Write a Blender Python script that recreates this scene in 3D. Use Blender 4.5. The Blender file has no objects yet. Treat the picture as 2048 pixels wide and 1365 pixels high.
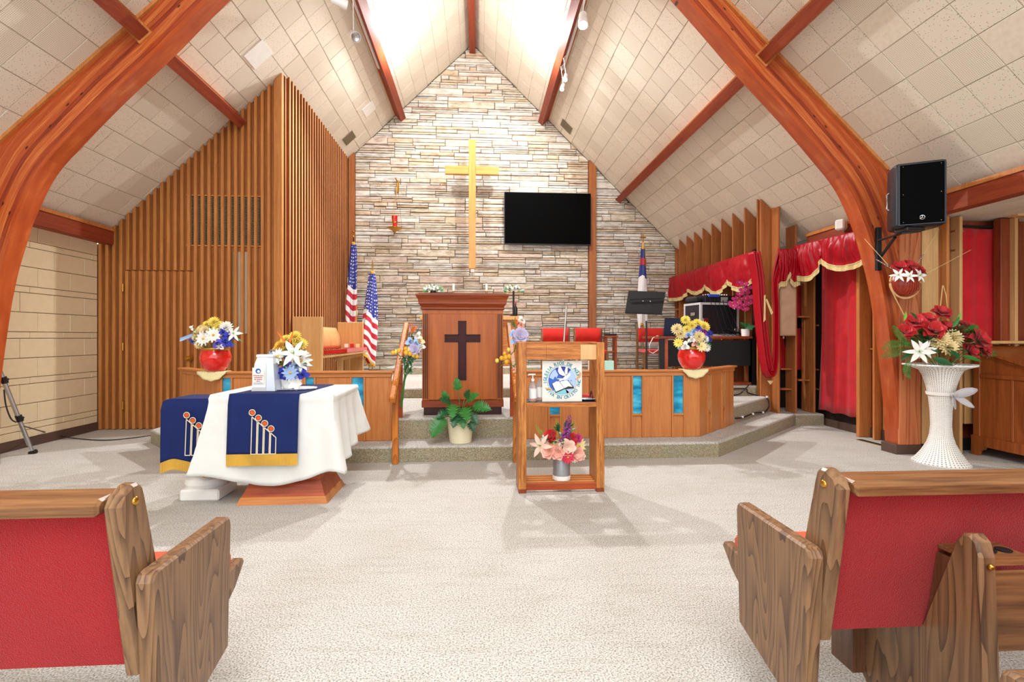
import bpy, math, random
from math import sin, cos, pi, sqrt, radians, floor
from mathutils import Vector, Matrix
import mathutils.noise as mn
rnd = random.Random(7)
scene = bpy.context.scene
COL = scene.collection
# ---------------------------------------------------------------- camera
YAW = 3.776
cam_data = bpy.data.cameras.new('camera')
cam = bpy.data.objects.new('camera', cam_data); COL.objects.link(cam)
cam.location = (0, 0, 1.2)
cam.rotation_euler = (radians(90), 0, radians(-YAW))
cam_data.sensor_width = 36.0
cam_data.lens = 17.578
cam_data.shift_y = -0.00366
cam_data.clip_start = 0.05; cam_data.clip_end = 200
scene.camera = cam
# ---------------------------------------------------------------- view, world, large lights
vs = scene.view_settings
vs.view_transform = 'Standard'; vs.look = 'None'; vs.gamma = 1.0; vs.use_curve_mapping = False
vs.exposure = 0.6
world = bpy.data.worlds.new('world'); scene.world = world; world.use_nodes = True
bg = world.node_tree.nodes['Background']
bg.inputs[0].default_value = (.88, 0.95, 1.0, 1); bg.inputs[1].default_value = 1.9
def light(name, kind, loc, energy, color=(1, 1, 1), **kw):
    d = bpy.data.lights.new(name, kind); d.energy = energy; d.color = color
    rot = kw.pop('rot', None); tgt = kw.pop('target', None)
    for k, v in kw.items(): setattr(d, k, v)
    o = bpy.data.objects.new(name, d); COL.objects.link(o); o.location = loc
    if rot: o.rotation_euler = rot
    if tgt is not None:
        o.rotation_euler = (Vector(tgt) - Vector(loc)).to_track_quat('-Z', 'Y').to_euler()
    return o
light('nave_fill', 'AREA', (0, 0.6, 5.6), 120, (.97, .98, 1), shape='RECTANGLE', size=3.0, size_y=2.0)  # added overhead fill, out of view, no fixture modelled
light('rear_fill', 'AREA', (0, -2.2, 5.2), 90, (.97, .98, 1), shape='RECTANGLE', size=3.0, size_y=2.0, target=(0, 3, 1.5))  # added fill from behind the camera, stands for no particular lamp
LAMPS = [(-1.16, 7.75, 5.66), (0.93, 7.75, 5.68)]
for p in LAMPS:
    light('flood_bulb', 'POINT', (p[0], p[1], p[2] - .02), 72, (.98, .99, 1), shadow_soft_size=0.05)
    light('flood_wash', 'SPOT', (p[0], p[1], p[2] - .06), 140 if p[0] > 0 else 40, (.98, .99, 1), shadow_soft_size=0.03, spot_size=radians(95), spot_blend=.4, target=(-.1, 10.1, 3.4))
    light('flood_beam', 'SPOT', (p[0], p[1], p[2] - .08), 430, (.97, .99, 1), shadow_soft_size=0.05, spot_size=radians(125), spot_blend=.5, target=(p[0] * .3, 4.6, 0))

# ---------------------------------------------------------------- photo measuring: a pixel and one known world coordinate give a point
CT, ST = cos(radians(YAW)), sin(radians(YAW))
def at(u, v, y=None, x=None, z=None):
    U = u - 1024; V = 675 - v
    dx, dy, dz = U * CT + 1000 * ST, 1000 * CT - U * ST, V
    if y is not None: k = y / dy
    elif x is not None: k = x / dx
    else: k = (z - 1.2) / dz
    return Vector((dx * k, dy * k, 1.2 + dz * k))
RX, RZ, SL = -0.13, 7.11, 0.972
NL = sqrt(1 + SL * SL)
def cz(x): return RZ - SL * abs(x - RX)
EAVE = 4.68

# ---------------------------------------------------------------- object helpers
ORG = {}
MATS = {}
def hx(s, k=1.0):
    c = [int(s[i:i + 2], 16) / 255 for i in (0, 2, 4)]
    c = [((v + .055) / 1.055) ** 2.4 if v > .04045 else v / 12.92 for v in c]
    return (c[0] * k, c[1] * k, c[2] * k, 1)
def new_mat(name):
    m = bpy.data.materials.new(name); m.use_nodes = True
    nt = m.node_tree; b = nt.nodes['Principled BSDF']
    MATS[name] = m
    return m, nt, b
def N(nt, t, **kw):
    n = nt.nodes.new(t)
    for k, v in kw.items():
        if k.startswith('i_'): n.inputs[int(k[2:])].default_value = v
        else: setattr(n, k, v)
    return n
def coords(nt, scale=(1, 1, 1), kind='Object', rot=(0, 0, 0)):
    tc = N(nt, 'ShaderNodeTexCoord'); mp = N(nt, 'ShaderNodeMapping')
    mp.inputs['Scale'].default_value = scale; mp.inputs['Rotation'].default_value = rot
    nt.links.new(tc.outputs[kind], mp.inputs[0]); return mp.outputs[0]
def ramp(nt, fac, stops):
    r = N(nt, 'ShaderNodeValToRGB'); cr = r.color_ramp
    while len(cr.elements) < len(stops): cr.elements.new(.5)
    for e, (p, c) in zip(cr.elements, stops): e.position = p; e.color = c
    nt.links.new(fac, r.inputs[0]); return r.outputs[0]
def bump(nt, b, h, strength=.3, dist=.01):
    bn = N(nt, 'ShaderNodeBump'); bn.inputs['Strength'].default_value = strength; bn.inputs['Distance'].default_value = dist
    nt.links.new(h, bn.inputs['Height']); nt.links.new(bn.outputs[0], b.inputs['Normal'])
def plain(name, col, rough=.5, metal=0, coat=0, spec=None, sheen=0, emit=None, estr=0, trans=0, alpha=None):
    m, nt, b = new_mat(name)
    b.inputs['Base Color'].default_value = col; b.inputs['Roughness'].default_value = rough
    b.inputs['Metallic'].default_value = metal; b.inputs['Coat Weight'].default_value = coat
    if sheen: b.inputs['Sheen Weight'].default_value = sheen
    if spec is not None: b.inputs['Specular IOR Level'].default_value = spec
    if emit: b.inputs['Emission Color'].default_value = emit; b.inputs['Emission Strength'].default_value = estr
    if trans: b.inputs['Transmission Weight'].default_value = trans
    if alpha is not None: b.inputs['Alpha'].default_value = alpha
    # faint unevenness so that nothing is perfectly flat
    n = N(nt, 'ShaderNodeTexNoise'); n.inputs['Scale'].default_value = 14
    nt.links.new(coords(nt), n.inputs[0])
    mx = N(nt, 'ShaderNodeMixRGB', blend_type='MULTIPLY'); mx.inputs[0].default_value = .12
    mx.inputs[1].default_value = col; nt.links.new(n.outputs[0], mx.inputs[2]); nt.links.new(mx.outputs[0], b.inputs['Base Color'])
    return m
def wood(name, c1, c2, axis='z', scale=1.0, rough=.4, coat=.15, contrast=1.0, kind='Object', rings=False):
    m, nt, b = new_mat(name)
    s = {'x': (.5, 9, 9), 'y': (9, .5, 9), 'z': (9, 9, .5)}[axis]
    v = coords(nt, tuple(q * scale for q in s), kind)
    n1 = N(nt, 'ShaderNodeTexNoise'); n1.inputs['Scale'].default_value = 2.2; n1.inputs['Detail'].default_value = 6; n1.inputs['Distortion'].default_value = .6
    nt.links.new(v, n1.inputs[0])
    w = N(nt, 'ShaderNodeTexNoise'); w.inputs['Scale'].default_value = 11 if not rings else 5; w.inputs['Detail'].default_value = 3
    nt.links.new(v, w.inputs[0])
    mix = N(nt, 'ShaderNodeMixRGB'); mix.inputs[0].default_value = .45
    nt.links.new(n1.outputs[0], mix.inputs[1]); nt.links.new(w.outputs[0], mix.inputs[2])
    fac = mix.outputs[0]
    if rings:
        cs = {'x': (.4, 3.6, 3.6), 'y': (3.6, .4, 3.6), 'z': (3.6, 3.6, .4)}[axis]
        nb_ = N(nt, 'ShaderNodeTexNoise'); nb_.inputs['Scale'].default_value = 1.3; nb_.inputs['Detail'].default_value = 1.5; nt.links.new(coords(nt, tuple(q * scale for q in cs), kind), nb_.inputs[0])
        rg = N(nt, 'ShaderNodeMath', operation='MULTIPLY'); rg.inputs[1].default_value = 22; nt.links.new(nb_.outputs[0], rg.inputs[0])
        fr0 = N(nt, 'ShaderNodeMath', operation='FRACT'); nt.links.new(rg.outputs[0], fr0.inputs[0])
        fr = N(nt, 'ShaderNodeMath', operation='POWER'); fr.inputs[1].default_value = .45; nt.links.new(fr0.outputs[0], fr.inputs[0])
        f2 = N(nt, 'ShaderNodeMixRGB'); f2.inputs[0].default_value = .6
        nt.links.new(fr.outputs[0], f2.inputs[1]); nt.links.new(w.outputs[0], f2.inputs[2]); fac = f2.outputs[0]
    lo, hi = .5 - .2 / contrast, .5 + .2 / contrast
    if rings: lo, hi = .34, .68
    col = ramp(nt, fac, [(max(lo, 0), c2), (min(hi, 1), c1)])
    nt.links.new(col, b.inputs['Base Color'])
    b.inputs['Roughness'].default_value = rough; b.inputs['Coat Weight'].default_value = coat; b.inputs['Coat Roughness'].default_value = .25; b.inputs['Specular IOR Level'].default_value = .3
    bump(nt, b, fac, .12, .004)
    return m
def fabric(name, col, rough=.85, wv=260, strength=.35, sheen=.25, vary=.25, spec=.2):
    m, nt, b = new_mat(name)
    v = coords(nt)
    n = N(nt, 'ShaderNodeTexNoise'); n.inputs['Scale'].default_value = 6; n.inputs['Detail'].default_value = 5
    nt.links.new(v, n.inputs[0])
    d = tuple(c * (1 - vary) for c in col[:3]) + (1,)
    nt.links.new(ramp(nt, n.outputs[0], [(.3, d), (.65, col)]), b.inputs['Base Color'])
    b.inputs['Roughness'].default_value = rough; b.inputs['Sheen Weight'].default_value = sheen
    b.inputs['Specular IOR Level'].default_value = spec
    vo = N(nt, 'ShaderNodeTexVoronoi'); vo.inputs['Scale'].default_value = wv; nt.links.new(v, vo.inputs[0])
    bump(nt, b, vo.outputs[0], strength, .003)
    return m

def _tag(o, label=None, cat=None, group=None, kind=None):
    if label: o['label'] = label
    if cat: o['category'] = cat
    if group: o['group'] = group
    if kind: o['kind'] = kind
    return o
def empty(name, loc, label=None, cat=None, group=None, kind=None):
    o = bpy.data.objects.new(name, None); COL.objects.link(o); o.location = loc
    o.empty_display_size = .05
    ORG[o.name] = Vector(loc)
    return _tag(o, label, cat, group, kind)

class MB:
    """collects world-space geometry, then links it as ONE mesh object"""
    def __init__(s, M=None):
        s.v = []; s.f = []; s.mi = []; s.uv = []; s.M = M; s.cur = 0
    def _v(s, p):
        p = Vector(p)
        if s.M is not None: p = s.M @ p
        s.v.append(p); return len(s.v) - 1
    def face(s, idx, uv=None):
        s.f.append(tuple(idx)); s.mi.append(s.cur); s.uv.append(uv)
    def poly(s, pts, uv=None): s.face([s._v(p) for p in pts], uv)
    def box(s, x0, x1, y0, y1, z0, z1, R=None):
        P = [(x, y, z) for z in (z0, z1) for y in (y0, y1) for x in (x0, x1)]
        if R is not None: P = [R @ Vector(p) for p in P]
        i = [s._v(p) for p in P]
        for a in ((0, 2, 3, 1), (4, 5, 7, 6), (0, 1, 5, 4), (2, 6, 7, 3), (0, 4, 6, 2), (1, 3, 7, 5)): s.face([i[k] for k in a])
        return s
    def bbox(s, x0, x1, y0, y1, z0, z1, b=.005, R=None):
        """box with chamfered edges"""
        X, Y, Z = (x0, x1), (y0, y1), (z0, z1)
        ids = {}
        for a in (0, 1):
            for c in (0, 1):
                for d in (0, 1):
                    sx, sy, sz = (1, -1)[a], (1, -1)[c], (1, -1)[d]
                    base = Vector((X[a], Y[c], Z[d]))
                    for ax in range(3):
                        o = [sx * b, sy * b, sz * b]; o[ax] = 0
                        p = base + Vector(o)
                        if R is not None: p = R @ p
                        ids[(a, c, d, ax)] = s._v(p)
        g = lambda a, c, d, ax: ids[(a, c, d, ax)]
        for a in (0, 1):
            q = [g(a, 0, 0, 0), g(a, 1, 0, 0), g(a, 1, 1, 0), g(a, 0, 1, 0)]; s.face(q if a else q[::-1])
            q = [g(0, a, 0, 1), g(0, a, 1, 1), g(1, a, 1, 1), g(1, a, 0, 1)]; s.face(q if a else q[::-1])
            q = [g(0, 0, a, 2), g(1, 0, a, 2), g(1, 1, a, 2), g(0, 1, a, 2)]; s.face(q if a else q[::-1])
        for c in (0, 1):
            for d in (0, 1):
                s.face([g(0, c, d, 1), g(1, c, d, 1), g(1, c, d, 2), g(0, c, d, 2)])
                s.face([g(c, 0, d, 0), g(c, 1, d, 0), g(c, 1, d, 2), g(c, 0, d, 2)])
                s.face([g(c, d, 0, 0), g(c, d, 1, 0), g(c, d, 1, 1), g(c, d, 0, 1)])
        for a in (0, 1):
            for c in (0, 1):
                for d in (0, 1): s.face([g(a, c, d, 0), g(a, c, d, 1), g(a, c, d, 2)])
        return s
    def prism(s, pts, axis, a, b, uvf=None):
        """polygon (2D pts) extruded along axis from a to b; pts are in the two other axes in order xyz"""
        def P(p, t):
            return {'x': (t, p[0], p[1]), 'y': (p[0], t, p[1]), 'z': (p[0], p[1], t)}[axis]
        i0 = [s._v(P(p, a)) for p in pts]; i1 = [s._v(P(p, b)) for p in pts]
        n = len(pts)
        s.face(i0[::-1]); s.face(i1)
        for k in range(n): s.face([i0[k], i0[(k + 1) % n], i1[(k + 1) % n], i1[k]])
        return s
    def tube(s, pts, r, seg=8, cap=True, taper=None):
        pts = [Vector(p) for p in pts]; rings = []
        up = Vector((0, 0, 1))
        for k, p in enumerate(pts):
            t = (pts[min(k + 1, len(pts) - 1)] - pts[max(k - 1, 0)])
            if t.length < 1e-9: t = Vector((0, 0, 1))
            t.normalize()
            a = t.cross(up)
            if a.length < .05: a = t.cross(Vector((1, 0, 0)))
            a.normalize(); b = t.cross(a)
            rr = r if not callable(r) else r(k / max(1, len(pts) - 1))
            rings.append([s._v(p + (a * cos(2 * pi * j / seg) + b * sin(2 * pi * j / seg)) * rr) for j in range(seg)])
        for A, B in zip(rings, rings[1:]):
            for j in range(seg): s.face([A[j], A[(j + 1) % seg], B[(j + 1) % seg], B[j]])
        if cap: s.face(rings[0][::-1]); s.face(rings[-1])
        return s
    def lathe(s, prof, c=(0, 0, 0), seg=24, sq=None, R=None, cap=True):
        c = Vector(c); rings = []
        for r, z in prof:
            ring = []
            for j in range(seg):
                a = 2 * pi * j / seg
                rr = r if sq is None else sq(r, z, a)
                p = Vector((rr * cos(a), rr * sin(a), z))
                if R is not None: p = R @ p
                ring.append(s._v(c + p))
            rings.append(ring)
        for k, (A, B) in enumerate(zip(rings, rings[1:])):
            for j in range(seg):
                s.face([A[j], A[(j + 1) % seg], B[(j + 1) % seg], B[j]], [(j / seg, prof[k][1]), ((j + 1) / seg, prof[k][1]), ((j + 1) / seg, prof[k + 1][1]), (j / seg, prof[k + 1][1])])
        if cap: s.face(rings[0][::-1]); s.face(rings[-1])
        return s
    def grid(s, fn, nu, nv, uvf=None, closed=False):
        ids = [[s._v(fn(i / nu, j / nv)) for j in range(nv + 1)] for i in range(nu + 1)]
        for i in range(nu):
            for j in range(nv):
                uv = [(a / nu, b / nv) for a, b in ((i, j), (i + 1, j), (i + 1, j + 1), (i, j + 1))]
                if uvf: uv = [uvf(*q) for q in uv]
                s.face([ids[i][j], ids[i + 1][j], ids[i + 1][j + 1], ids[i][j + 1]], uv)
        return s
    def sphere(s, c, r, seg=12, rings=8, sc=(1, 1, 1)):
        c = Vector(c)
        prof = [(max(r * sin(pi * k / rings), r * .02), -r * cos(pi * k / rings)) for k in range(rings + 1)]
        return s.lathe(prof, c, seg, R=Matrix.Diagonal(sc))
    def build(s, name, mat, parent=None, smooth=False, label=None, cat=None, group=None, kind=None, origin=None, solid=0, sharp=35):
        me = bpy.data.meshes.new(name)
        if parent is not None: O = ORG[parent.name]
        elif origin is not None: O = Vector(origin)
        else:
            lo = [min(p[k] for p in s.v) for k in range(3)]; hi = [max(p[k] for p in s.v) for k in range(3)]
            O = Vector(((lo[0] + hi[0]) / 2, (lo[1] + hi[1]) / 2, lo[2]))
        me.from_pydata([tuple(p - O) for p in s.v], [], s.f)
        mats = mat if isinstance(mat, (list, tuple)) else [mat]
        for m in mats: me.materials.append(m)
        if len(mats) > 1: me.polygons.foreach_set('material_index', s.mi)
        if any(u is not None for u in s.uv):
            uvl = me.uv_layers.new(name='uv'); k = 0
            for f, u in zip(s.f, s.uv):
                for q in range(len(f)):
                    uvl.data[k].uv = u[q] if u is not None else (0, 0); k += 1
        if smooth:
            me.polygons.foreach_set('use_smooth', [True] * len(me.polygons))
            try: me.set_sharp_from_angle(angle=radians(sharp))
            except Exception: pass
        me.update()
        o = bpy.data.objects.new(name, me); COL.objects.link(o)
        if parent is not None: o.parent = parent; o.location = (0, 0, 0)
        else: o.location = O
        ORG[o.name] = O
        if solid:
            md = o.modifiers.new('thickness', 'SOLIDIFY'); md.thickness = solid; md.offset = 0
        return _tag(o, label, cat, group, kind)
def box(name, mat, b, parent=None, bev=.004, **kw):
    m = MB()
    d = min(b[1] - b[0], b[3] - b[2], b[5] - b[4])
    if bev and d > 3 * bev: m.bbox(*b, b=bev)
    else: m.box(*b)
    return m.build(name, mat, parent, **kw)
def copy_tree(o, loc=None, label=None, rotz=None):
    c = o.copy(); COL.objects.link(c)
    if loc is not None: c.location = loc
    if label: c['label'] = label
    if rotz is not None: c.rotation_euler.z = rotz
    for ch in list(o.children):
        d = ch.copy(); COL.objects.link(d); d.parent = c
        for g in list(ch.children):
            e = g.copy(); COL.objects.link(e); e.parent = d
    return c

# ---------------------------------------------------------------- materials
W_SLAT = wood('cedar_slats', hx('CC8C4C'), hx('A0602E'), 'z', 1.2, .45)
W_SLAT_B = wood('cedar_boards', hx('B47238'), hx('884A20'), 'z', 1.0, .5)
W_ARCH = wood('stained_fir_x', hx('BC5626'), hx('7E2A12'), 'x', .8, .38, .3)
W_FIN = wood('fin_wood', hx('B97440'), hx('8C4C24'), 'z', .9, .45)
W_RED = wood('red_stained_wood', hx('9C4A28'), hx('6E2A16'), 'z', .9, .45)
W_BEAM = wood('beam_wood_y', hx('A04A28'), hx('74281A'), 'y', .9, .55, .03)
W_RAIL = wood('rail_oak', hx('D08A4C'), hx('AE6430'), 'z', 1.1, .4)
W_RAILX = wood('rail_oak_x', hx('D08A4C'), hx('AE6430'), 'x', 1.1, .4)
W_PULP = wood('pulpit_maple', hx('B8641A'), hx('8E400C'), 'z', .5, .4, .15, contrast=.9)
W_PULPD = wood('pulpit_trim', hx('9C4818'), hx('6A2408'), 'x', .9, .4, .15)
W_DARK = wood('dark_cross_wood', hx('440806'), hx('1C0202'), 'z', .9, .55, 0)
W_PEW = wood('pew_oak', hx('8C6848'), hx('523826'), 'z', 1.5, .4, .25, contrast=1.1, rings=True)
W_PEWX = wood('pew_oak_x', hx('9A6A40'), hx('5A3820'), 'x', 1.3, .42, .2, contrast=1.2)
W_PEWD = wood('pew_edge_dark', hx('7C5238'), hx('402616'), 'z', 1.2, .28, .5)
W_ORG = wood('organ_wood', hx('A85C2A'), hx('7E3E1A'), 'z', .7, .4, .25)
W_PALE = wood('pale_maple', hx('E0B47C'), hx('C4935C'), 'z', .7, .45)
W_TAN = wood('tan_plywood', hx('D9A66A'), hx('BC8648'), 'z', .6, .45)
W_LAM = wood('laminate_stripes', hx('CC8844'), hx('8A4A1C'), 'z', 3.0, .45, .05, contrast=1.8)
W_LAMX = wood('laminate_stripes_x', hx('C88040'), hx('8A4A1C'), 'x', 3.0, .45, .05, contrast=1.8)
W_OAKC = wood('golden_oak', hx('CC7A2C'), hx('8E4A14'), 'z', 1.0, .5, .0, contrast=1.2, rings=True)
W_CROSS = wood('cross_oak', hx('E0A85C'), hx('C08038'), 'z', .8, .4)
W_CROSSX = wood('cross_oak_x', hx('E0A85C'), hx('C08038'), 'x', .8, .4)
W_CHAIR = wood('chair_wood', hx('8C6038'), hx('5A3A20'), 'z', 1, .4)
CURT = fabric('red_curtain', hx('CE1E28'), .8, 400, .12, .2, .2)
SATIN = plain('red_satin', hx('A40318'), .4, spec=.3)
PEWRED = fabric('pew_red_fabric', hx('A01418'), .9, 330, .6, .2, .12)
CUSH = fabric('cushion_red', hx('C8281E'), .9, 300, .5, .3, .15)
ORANGE = fabric('seat_orange_red', hx('D0501E'), .9, 300, .5, .3, .15)
BLUE = fabric('navy_cloth', hx('16265E'), .75, 300, .12, .04, .15, .2)
LINEN = fabric('white_linen', hx('E2E2DE'), .85, 240, .2, .1, .05)
GOLD = fabric('gold_fringe', hx('E2B040'), .6, 200, .3, .3, .25)
CREAMF = fabric('cream_fringe', hx('E2CC8C'), .7, 200, .3, .3, .25)
LACE = fabric('crochet_cream', hx('F0E2AC'), .8, 150, .6, .2, .2)
WHITE = plain('white_paint', hx('F2F0EC'), .5)
GLOSSW = plain('white_gloss', hx('F4F2EE'), .2, coat=.3)
BLACK = plain('black_plastic', hx('16161A'), .4)
BLACKM = plain('matt_black', hx('08080A'), .75)
SCREEN = plain('screen_black', hx('010101'), .6, spec=.04)
STEEL = plain('brushed_steel', hx('C4C6C8'), .3, metal=.9)
CHROME = plain('chrome', hx('DADADA'), .12, metal=1)
BRASS = plain('brass', hx('C89640'), .28, metal=1)
DARKM = plain('dark_metal', hx('2A2C30'), .4, metal=.6)
BROWNB = plain('brown_rubber_base', hx('5A4238'), .45)
BROWNP = plain('dark_paint', hx('241412'), .6)
REDV = plain('red_glaze', hx('E0201A'), .12, coat=.6)
GREEN = plain('leaf_green', hx('2E7A2E'), .42)
GREEND = plain('leaf_dark', hx('1C5A30'), .4)
GREENL = plain('leaf_light', hx('7CB43C'), .45)
STEM = plain('stem_green', hx('4C7030'), .6)
PIL = {k: plain('petal_' + k, hx(c), .6, sheen=.2) for k, c in dict(red='C41018', white='F6F2EA', cream='F2DCA0', yellow='F4DC60', gold='F0B82C', blue='2438B8', violet='5A50C8', lightblue='A8C4EC', purple='8E2890', magenta='CC2A78', pink='F4B09C', blush='F6D0BC', orange='E87020', lilac='C8BEDC', hot='D82848').items()}
def mat_glass(name, col, rough=.05, alpha=.35):
    m, nt, b = new_mat(name)
    b.inputs['Base Color'].default_value = col; b.inputs['Roughness'].default_value = rough
    b.inputs['Transmission Weight'].default_value = .85; b.inputs['IOR'].default_value = 1.2
    return m
CLEAR = mat_glass('clear_plastic', (.95, .97, 1, 1))
REDGL = plain('red_glass', hx('D01018'), .1, coat=.5)
def mat_blueglass():
    m, nt, b = new_mat('blue_rippled_glass')
    v = coords(nt, (3, 3, 9))
    n = N(nt, 'ShaderNodeTexNoise'); n.inputs['Scale'].default_value = 1.6; n.inputs['Detail'].default_value = 2; nt.links.new(v, n.inputs[0])
    nt.links.new(ramp(nt, n.outputs[0], [(.35, hx('1088B4')), (.5, hx('28B4E0')), (.7, hx('6CDCF4'))]), b.inputs['Base Color'])
    b.inputs['Roughness'].default_value = .15; b.inputs['Transmission Weight'].default_value = .35
    bump(nt, b, n.outputs[0], .3, .01)
    return m
BLUEGL = mat_blueglass()
def mat_carpet():
    m, nt, b = new_mat('beige_carpet')
    v = coords(nt)
    n = N(nt, 'ShaderNodeTexNoise'); n.inputs['Scale'].default_value = 150; n.inputs['Detail'].default_value = 4; nt.links.new(v, n.inputs[0])
    n2 = N(nt, 'ShaderNodeTexNoise'); n2.inputs['Scale'].default_value = 1.6; n2.inputs['Detail'].default_value = 5; nt.links.new(v, n2.inputs[0])
    st = N(nt, 'ShaderNodeTexNoise'); st.inputs['Scale'].default_value = 5; st.inputs['Detail'].default_value = 6
    nt.links.new(coords(nt, (1, 5, 1)), st.inputs[0])
    c = ramp(nt, n.outputs[0], [(.33, hx('827E76')), (.45, hx('B6B2AA')), (.58, hx('D8D5D0'))])
    c2 = ramp(nt, n2.outputs[0], [(.36, (.93, .92, .9, 1)), (.55, (1, 1, 1, 1))])
    c3 = ramp(nt, st.outputs[0], [(.34, (.88, .87, .84, 1)), (.5, (1, 1, 1, 1))])
    mx = N(nt, 'ShaderNodeMixRGB', blend_type='MULTIPLY'); mx.inputs[0].default_value = 1
    nt.links.new(c, mx.inputs[1]); nt.links.new(c2, mx.inputs[2])
    m2 = N(nt, 'ShaderNodeMixRGB', blend_type='MULTIPLY'); m2.inputs[0].default_value = .6
    nt.links.new(mx.outputs[0], m2.inputs[1]); nt.links.new(c3, m2.inputs[2])
    nt.links.new(m2.outputs[0], b.inputs['Base Color']); b.inputs['Roughness'].default_value = .95
    b.inputs['Specular IOR Level'].default_value = .1
    bump(nt, b, n.outputs[0], .7, .01)
    return m
CARPET = mat_carpet()
def mat_riser():  # same carpet as the treads, with the risers' shade put into its colour
    m, nt, b = new_mat('speckled_carpet_shaded')
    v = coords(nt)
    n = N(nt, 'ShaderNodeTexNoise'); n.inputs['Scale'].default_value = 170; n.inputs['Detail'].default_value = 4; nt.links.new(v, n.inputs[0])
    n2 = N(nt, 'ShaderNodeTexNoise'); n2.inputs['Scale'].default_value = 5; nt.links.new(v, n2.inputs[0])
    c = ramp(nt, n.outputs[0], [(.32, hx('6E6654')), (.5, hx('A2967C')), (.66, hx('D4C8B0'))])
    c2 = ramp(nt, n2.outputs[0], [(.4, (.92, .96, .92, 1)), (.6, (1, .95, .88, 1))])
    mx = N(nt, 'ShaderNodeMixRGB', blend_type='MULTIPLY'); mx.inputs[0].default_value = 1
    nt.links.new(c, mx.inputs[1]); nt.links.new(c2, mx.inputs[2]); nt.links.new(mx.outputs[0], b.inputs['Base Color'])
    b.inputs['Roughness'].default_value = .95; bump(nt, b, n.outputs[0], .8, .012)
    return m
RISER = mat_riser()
def mat_tile(name, mode):
    m, nt, b = new_mat(name)
    tc = N(nt, 'ShaderNodeTexCoord'); uv = tc.outputs['UV']
    b.inputs['Roughness'].default_value = .9
    base = hx('E2D8C6')
    if mode == 'plain':
        n = N(nt, 'ShaderNodeTexNoise'); n.inputs['Scale'].default_value = 8; nt.links.new(uv, n.inputs[0])
        nt.links.new(ramp(nt, n.outputs[0], [(.3, hx('DCD0BC')), (.7, hx('E6DCCA'))]), b.inputs['Base Color'])
        return m
    if mode == 'grid':
        mp = N(nt, 'ShaderNodeVectorMath', operation='MULTIPLY'); mp.inputs[1].default_value = (22, 22, 0); nt.links.new(uv, mp.inputs[0])
        fr = N(nt, 'ShaderNodeVectorMath', operation='FRACTION'); nt.links.new(mp.outputs[0], fr.inputs[0])
        sb = N(nt, 'ShaderNodeVectorMath', operation='SUBTRACT'); sb.inputs[1].default_value = (.5, .5, 0); nt.links.new(fr.outputs[0], sb.inputs[0])
        ln = N(nt, 'ShaderNodeVectorMath', operation='LENGTH'); nt.links.new(sb.outputs[0], ln.inputs[0]); d = ln.outputs['Value']
        col = ramp(nt, d, [(.17, hx('9C8C76')), (.24, base)])
    else:
        vo = N(nt, 'ShaderNodeTexVoronoi'); vo.inputs['Scale'].default_value = 17; nt.links.new(uv, vo.inputs[0]); d = vo.outputs['Distance']
        col = ramp(nt, d, [(.13, hx('6E604C')), (.2, base)])
    nt.links.new(col, b.inputs['Base Color'])
    return m
TILES = [mat_tile('tile_dotted_regular', 'grid'), mat_tile('tile_dotted_irregular', 'random'), mat_tile('tile_plain', 'plain')]
CEILBACK = plain('ceiling_backing', hx('CCC0AC'), .9)
def mat_stone(name, a, bb, c):
    m, nt, b = new_mat(name)
    v = coords(nt, (1.2, 1, 4))
    n = N(nt, 'ShaderNodeTexNoise'); n.inputs['Scale'].default_value = 4; n.inputs['Detail'].default_value = 7; n.inputs['Roughness'].default_value = .6; n.inputs['Distortion'].default_value = .8
    nt.links.new(v, n.inputs[0])
    nt.links.new(ramp(nt, n.outputs[0], [(.32, hx(a)), (.5, hx(bb)), (.68, hx(c))]), b.inputs['Base Color'])
    b.inputs['Roughness'].default_value = .85
    n2 = N(nt, 'ShaderNodeTexNoise'); n2.inputs['Scale'].default_value = 22; n2.inputs['Detail'].default_value = 6
    nt.links.new(coords(nt, (1, 1, 2.5)), n2.inputs[0]); bump(nt, b, n2.outputs[0], .6, .02)
    return m
STONES = [mat_stone('stone_beige', 'A8997F', 'CFC2AC', 'E6DCCC'), mat_stone('stone_grey', 'A49E94', 'CAC4BA', 'E8E4DC'), mat_stone('stone_tan', 'A88C6C', 'CAB497', 'E0D0B8'),
          mat_stone('stone_rose', 'AE9888', 'D0BCAC', 'E6DACE'), mat_stone('stone_pale', 'BCB4A6', 'DCD6CA', 'F0ECE4')]
MORTAR = plain('mortar', hx('67625C'), .95)
BLOCK = plain('cream_block_paint', hx('EAD6B0'), .6)
MORTC = plain('cream_joint', hx('DCC8A0'), .7)
# ================================================================ THE SETTING
def struct(mb, name, mat, parent=None, label=None, **kw):
    return mb.build(name, mat, parent, kind=None if parent else 'structure', label=label, **kw)
struct(MB().box(-5.0, 7.3, -3, 10.3, -.1, 0), 'floor', CARPET, label='pale beige speckled carpet over the whole nave floor')
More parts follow.
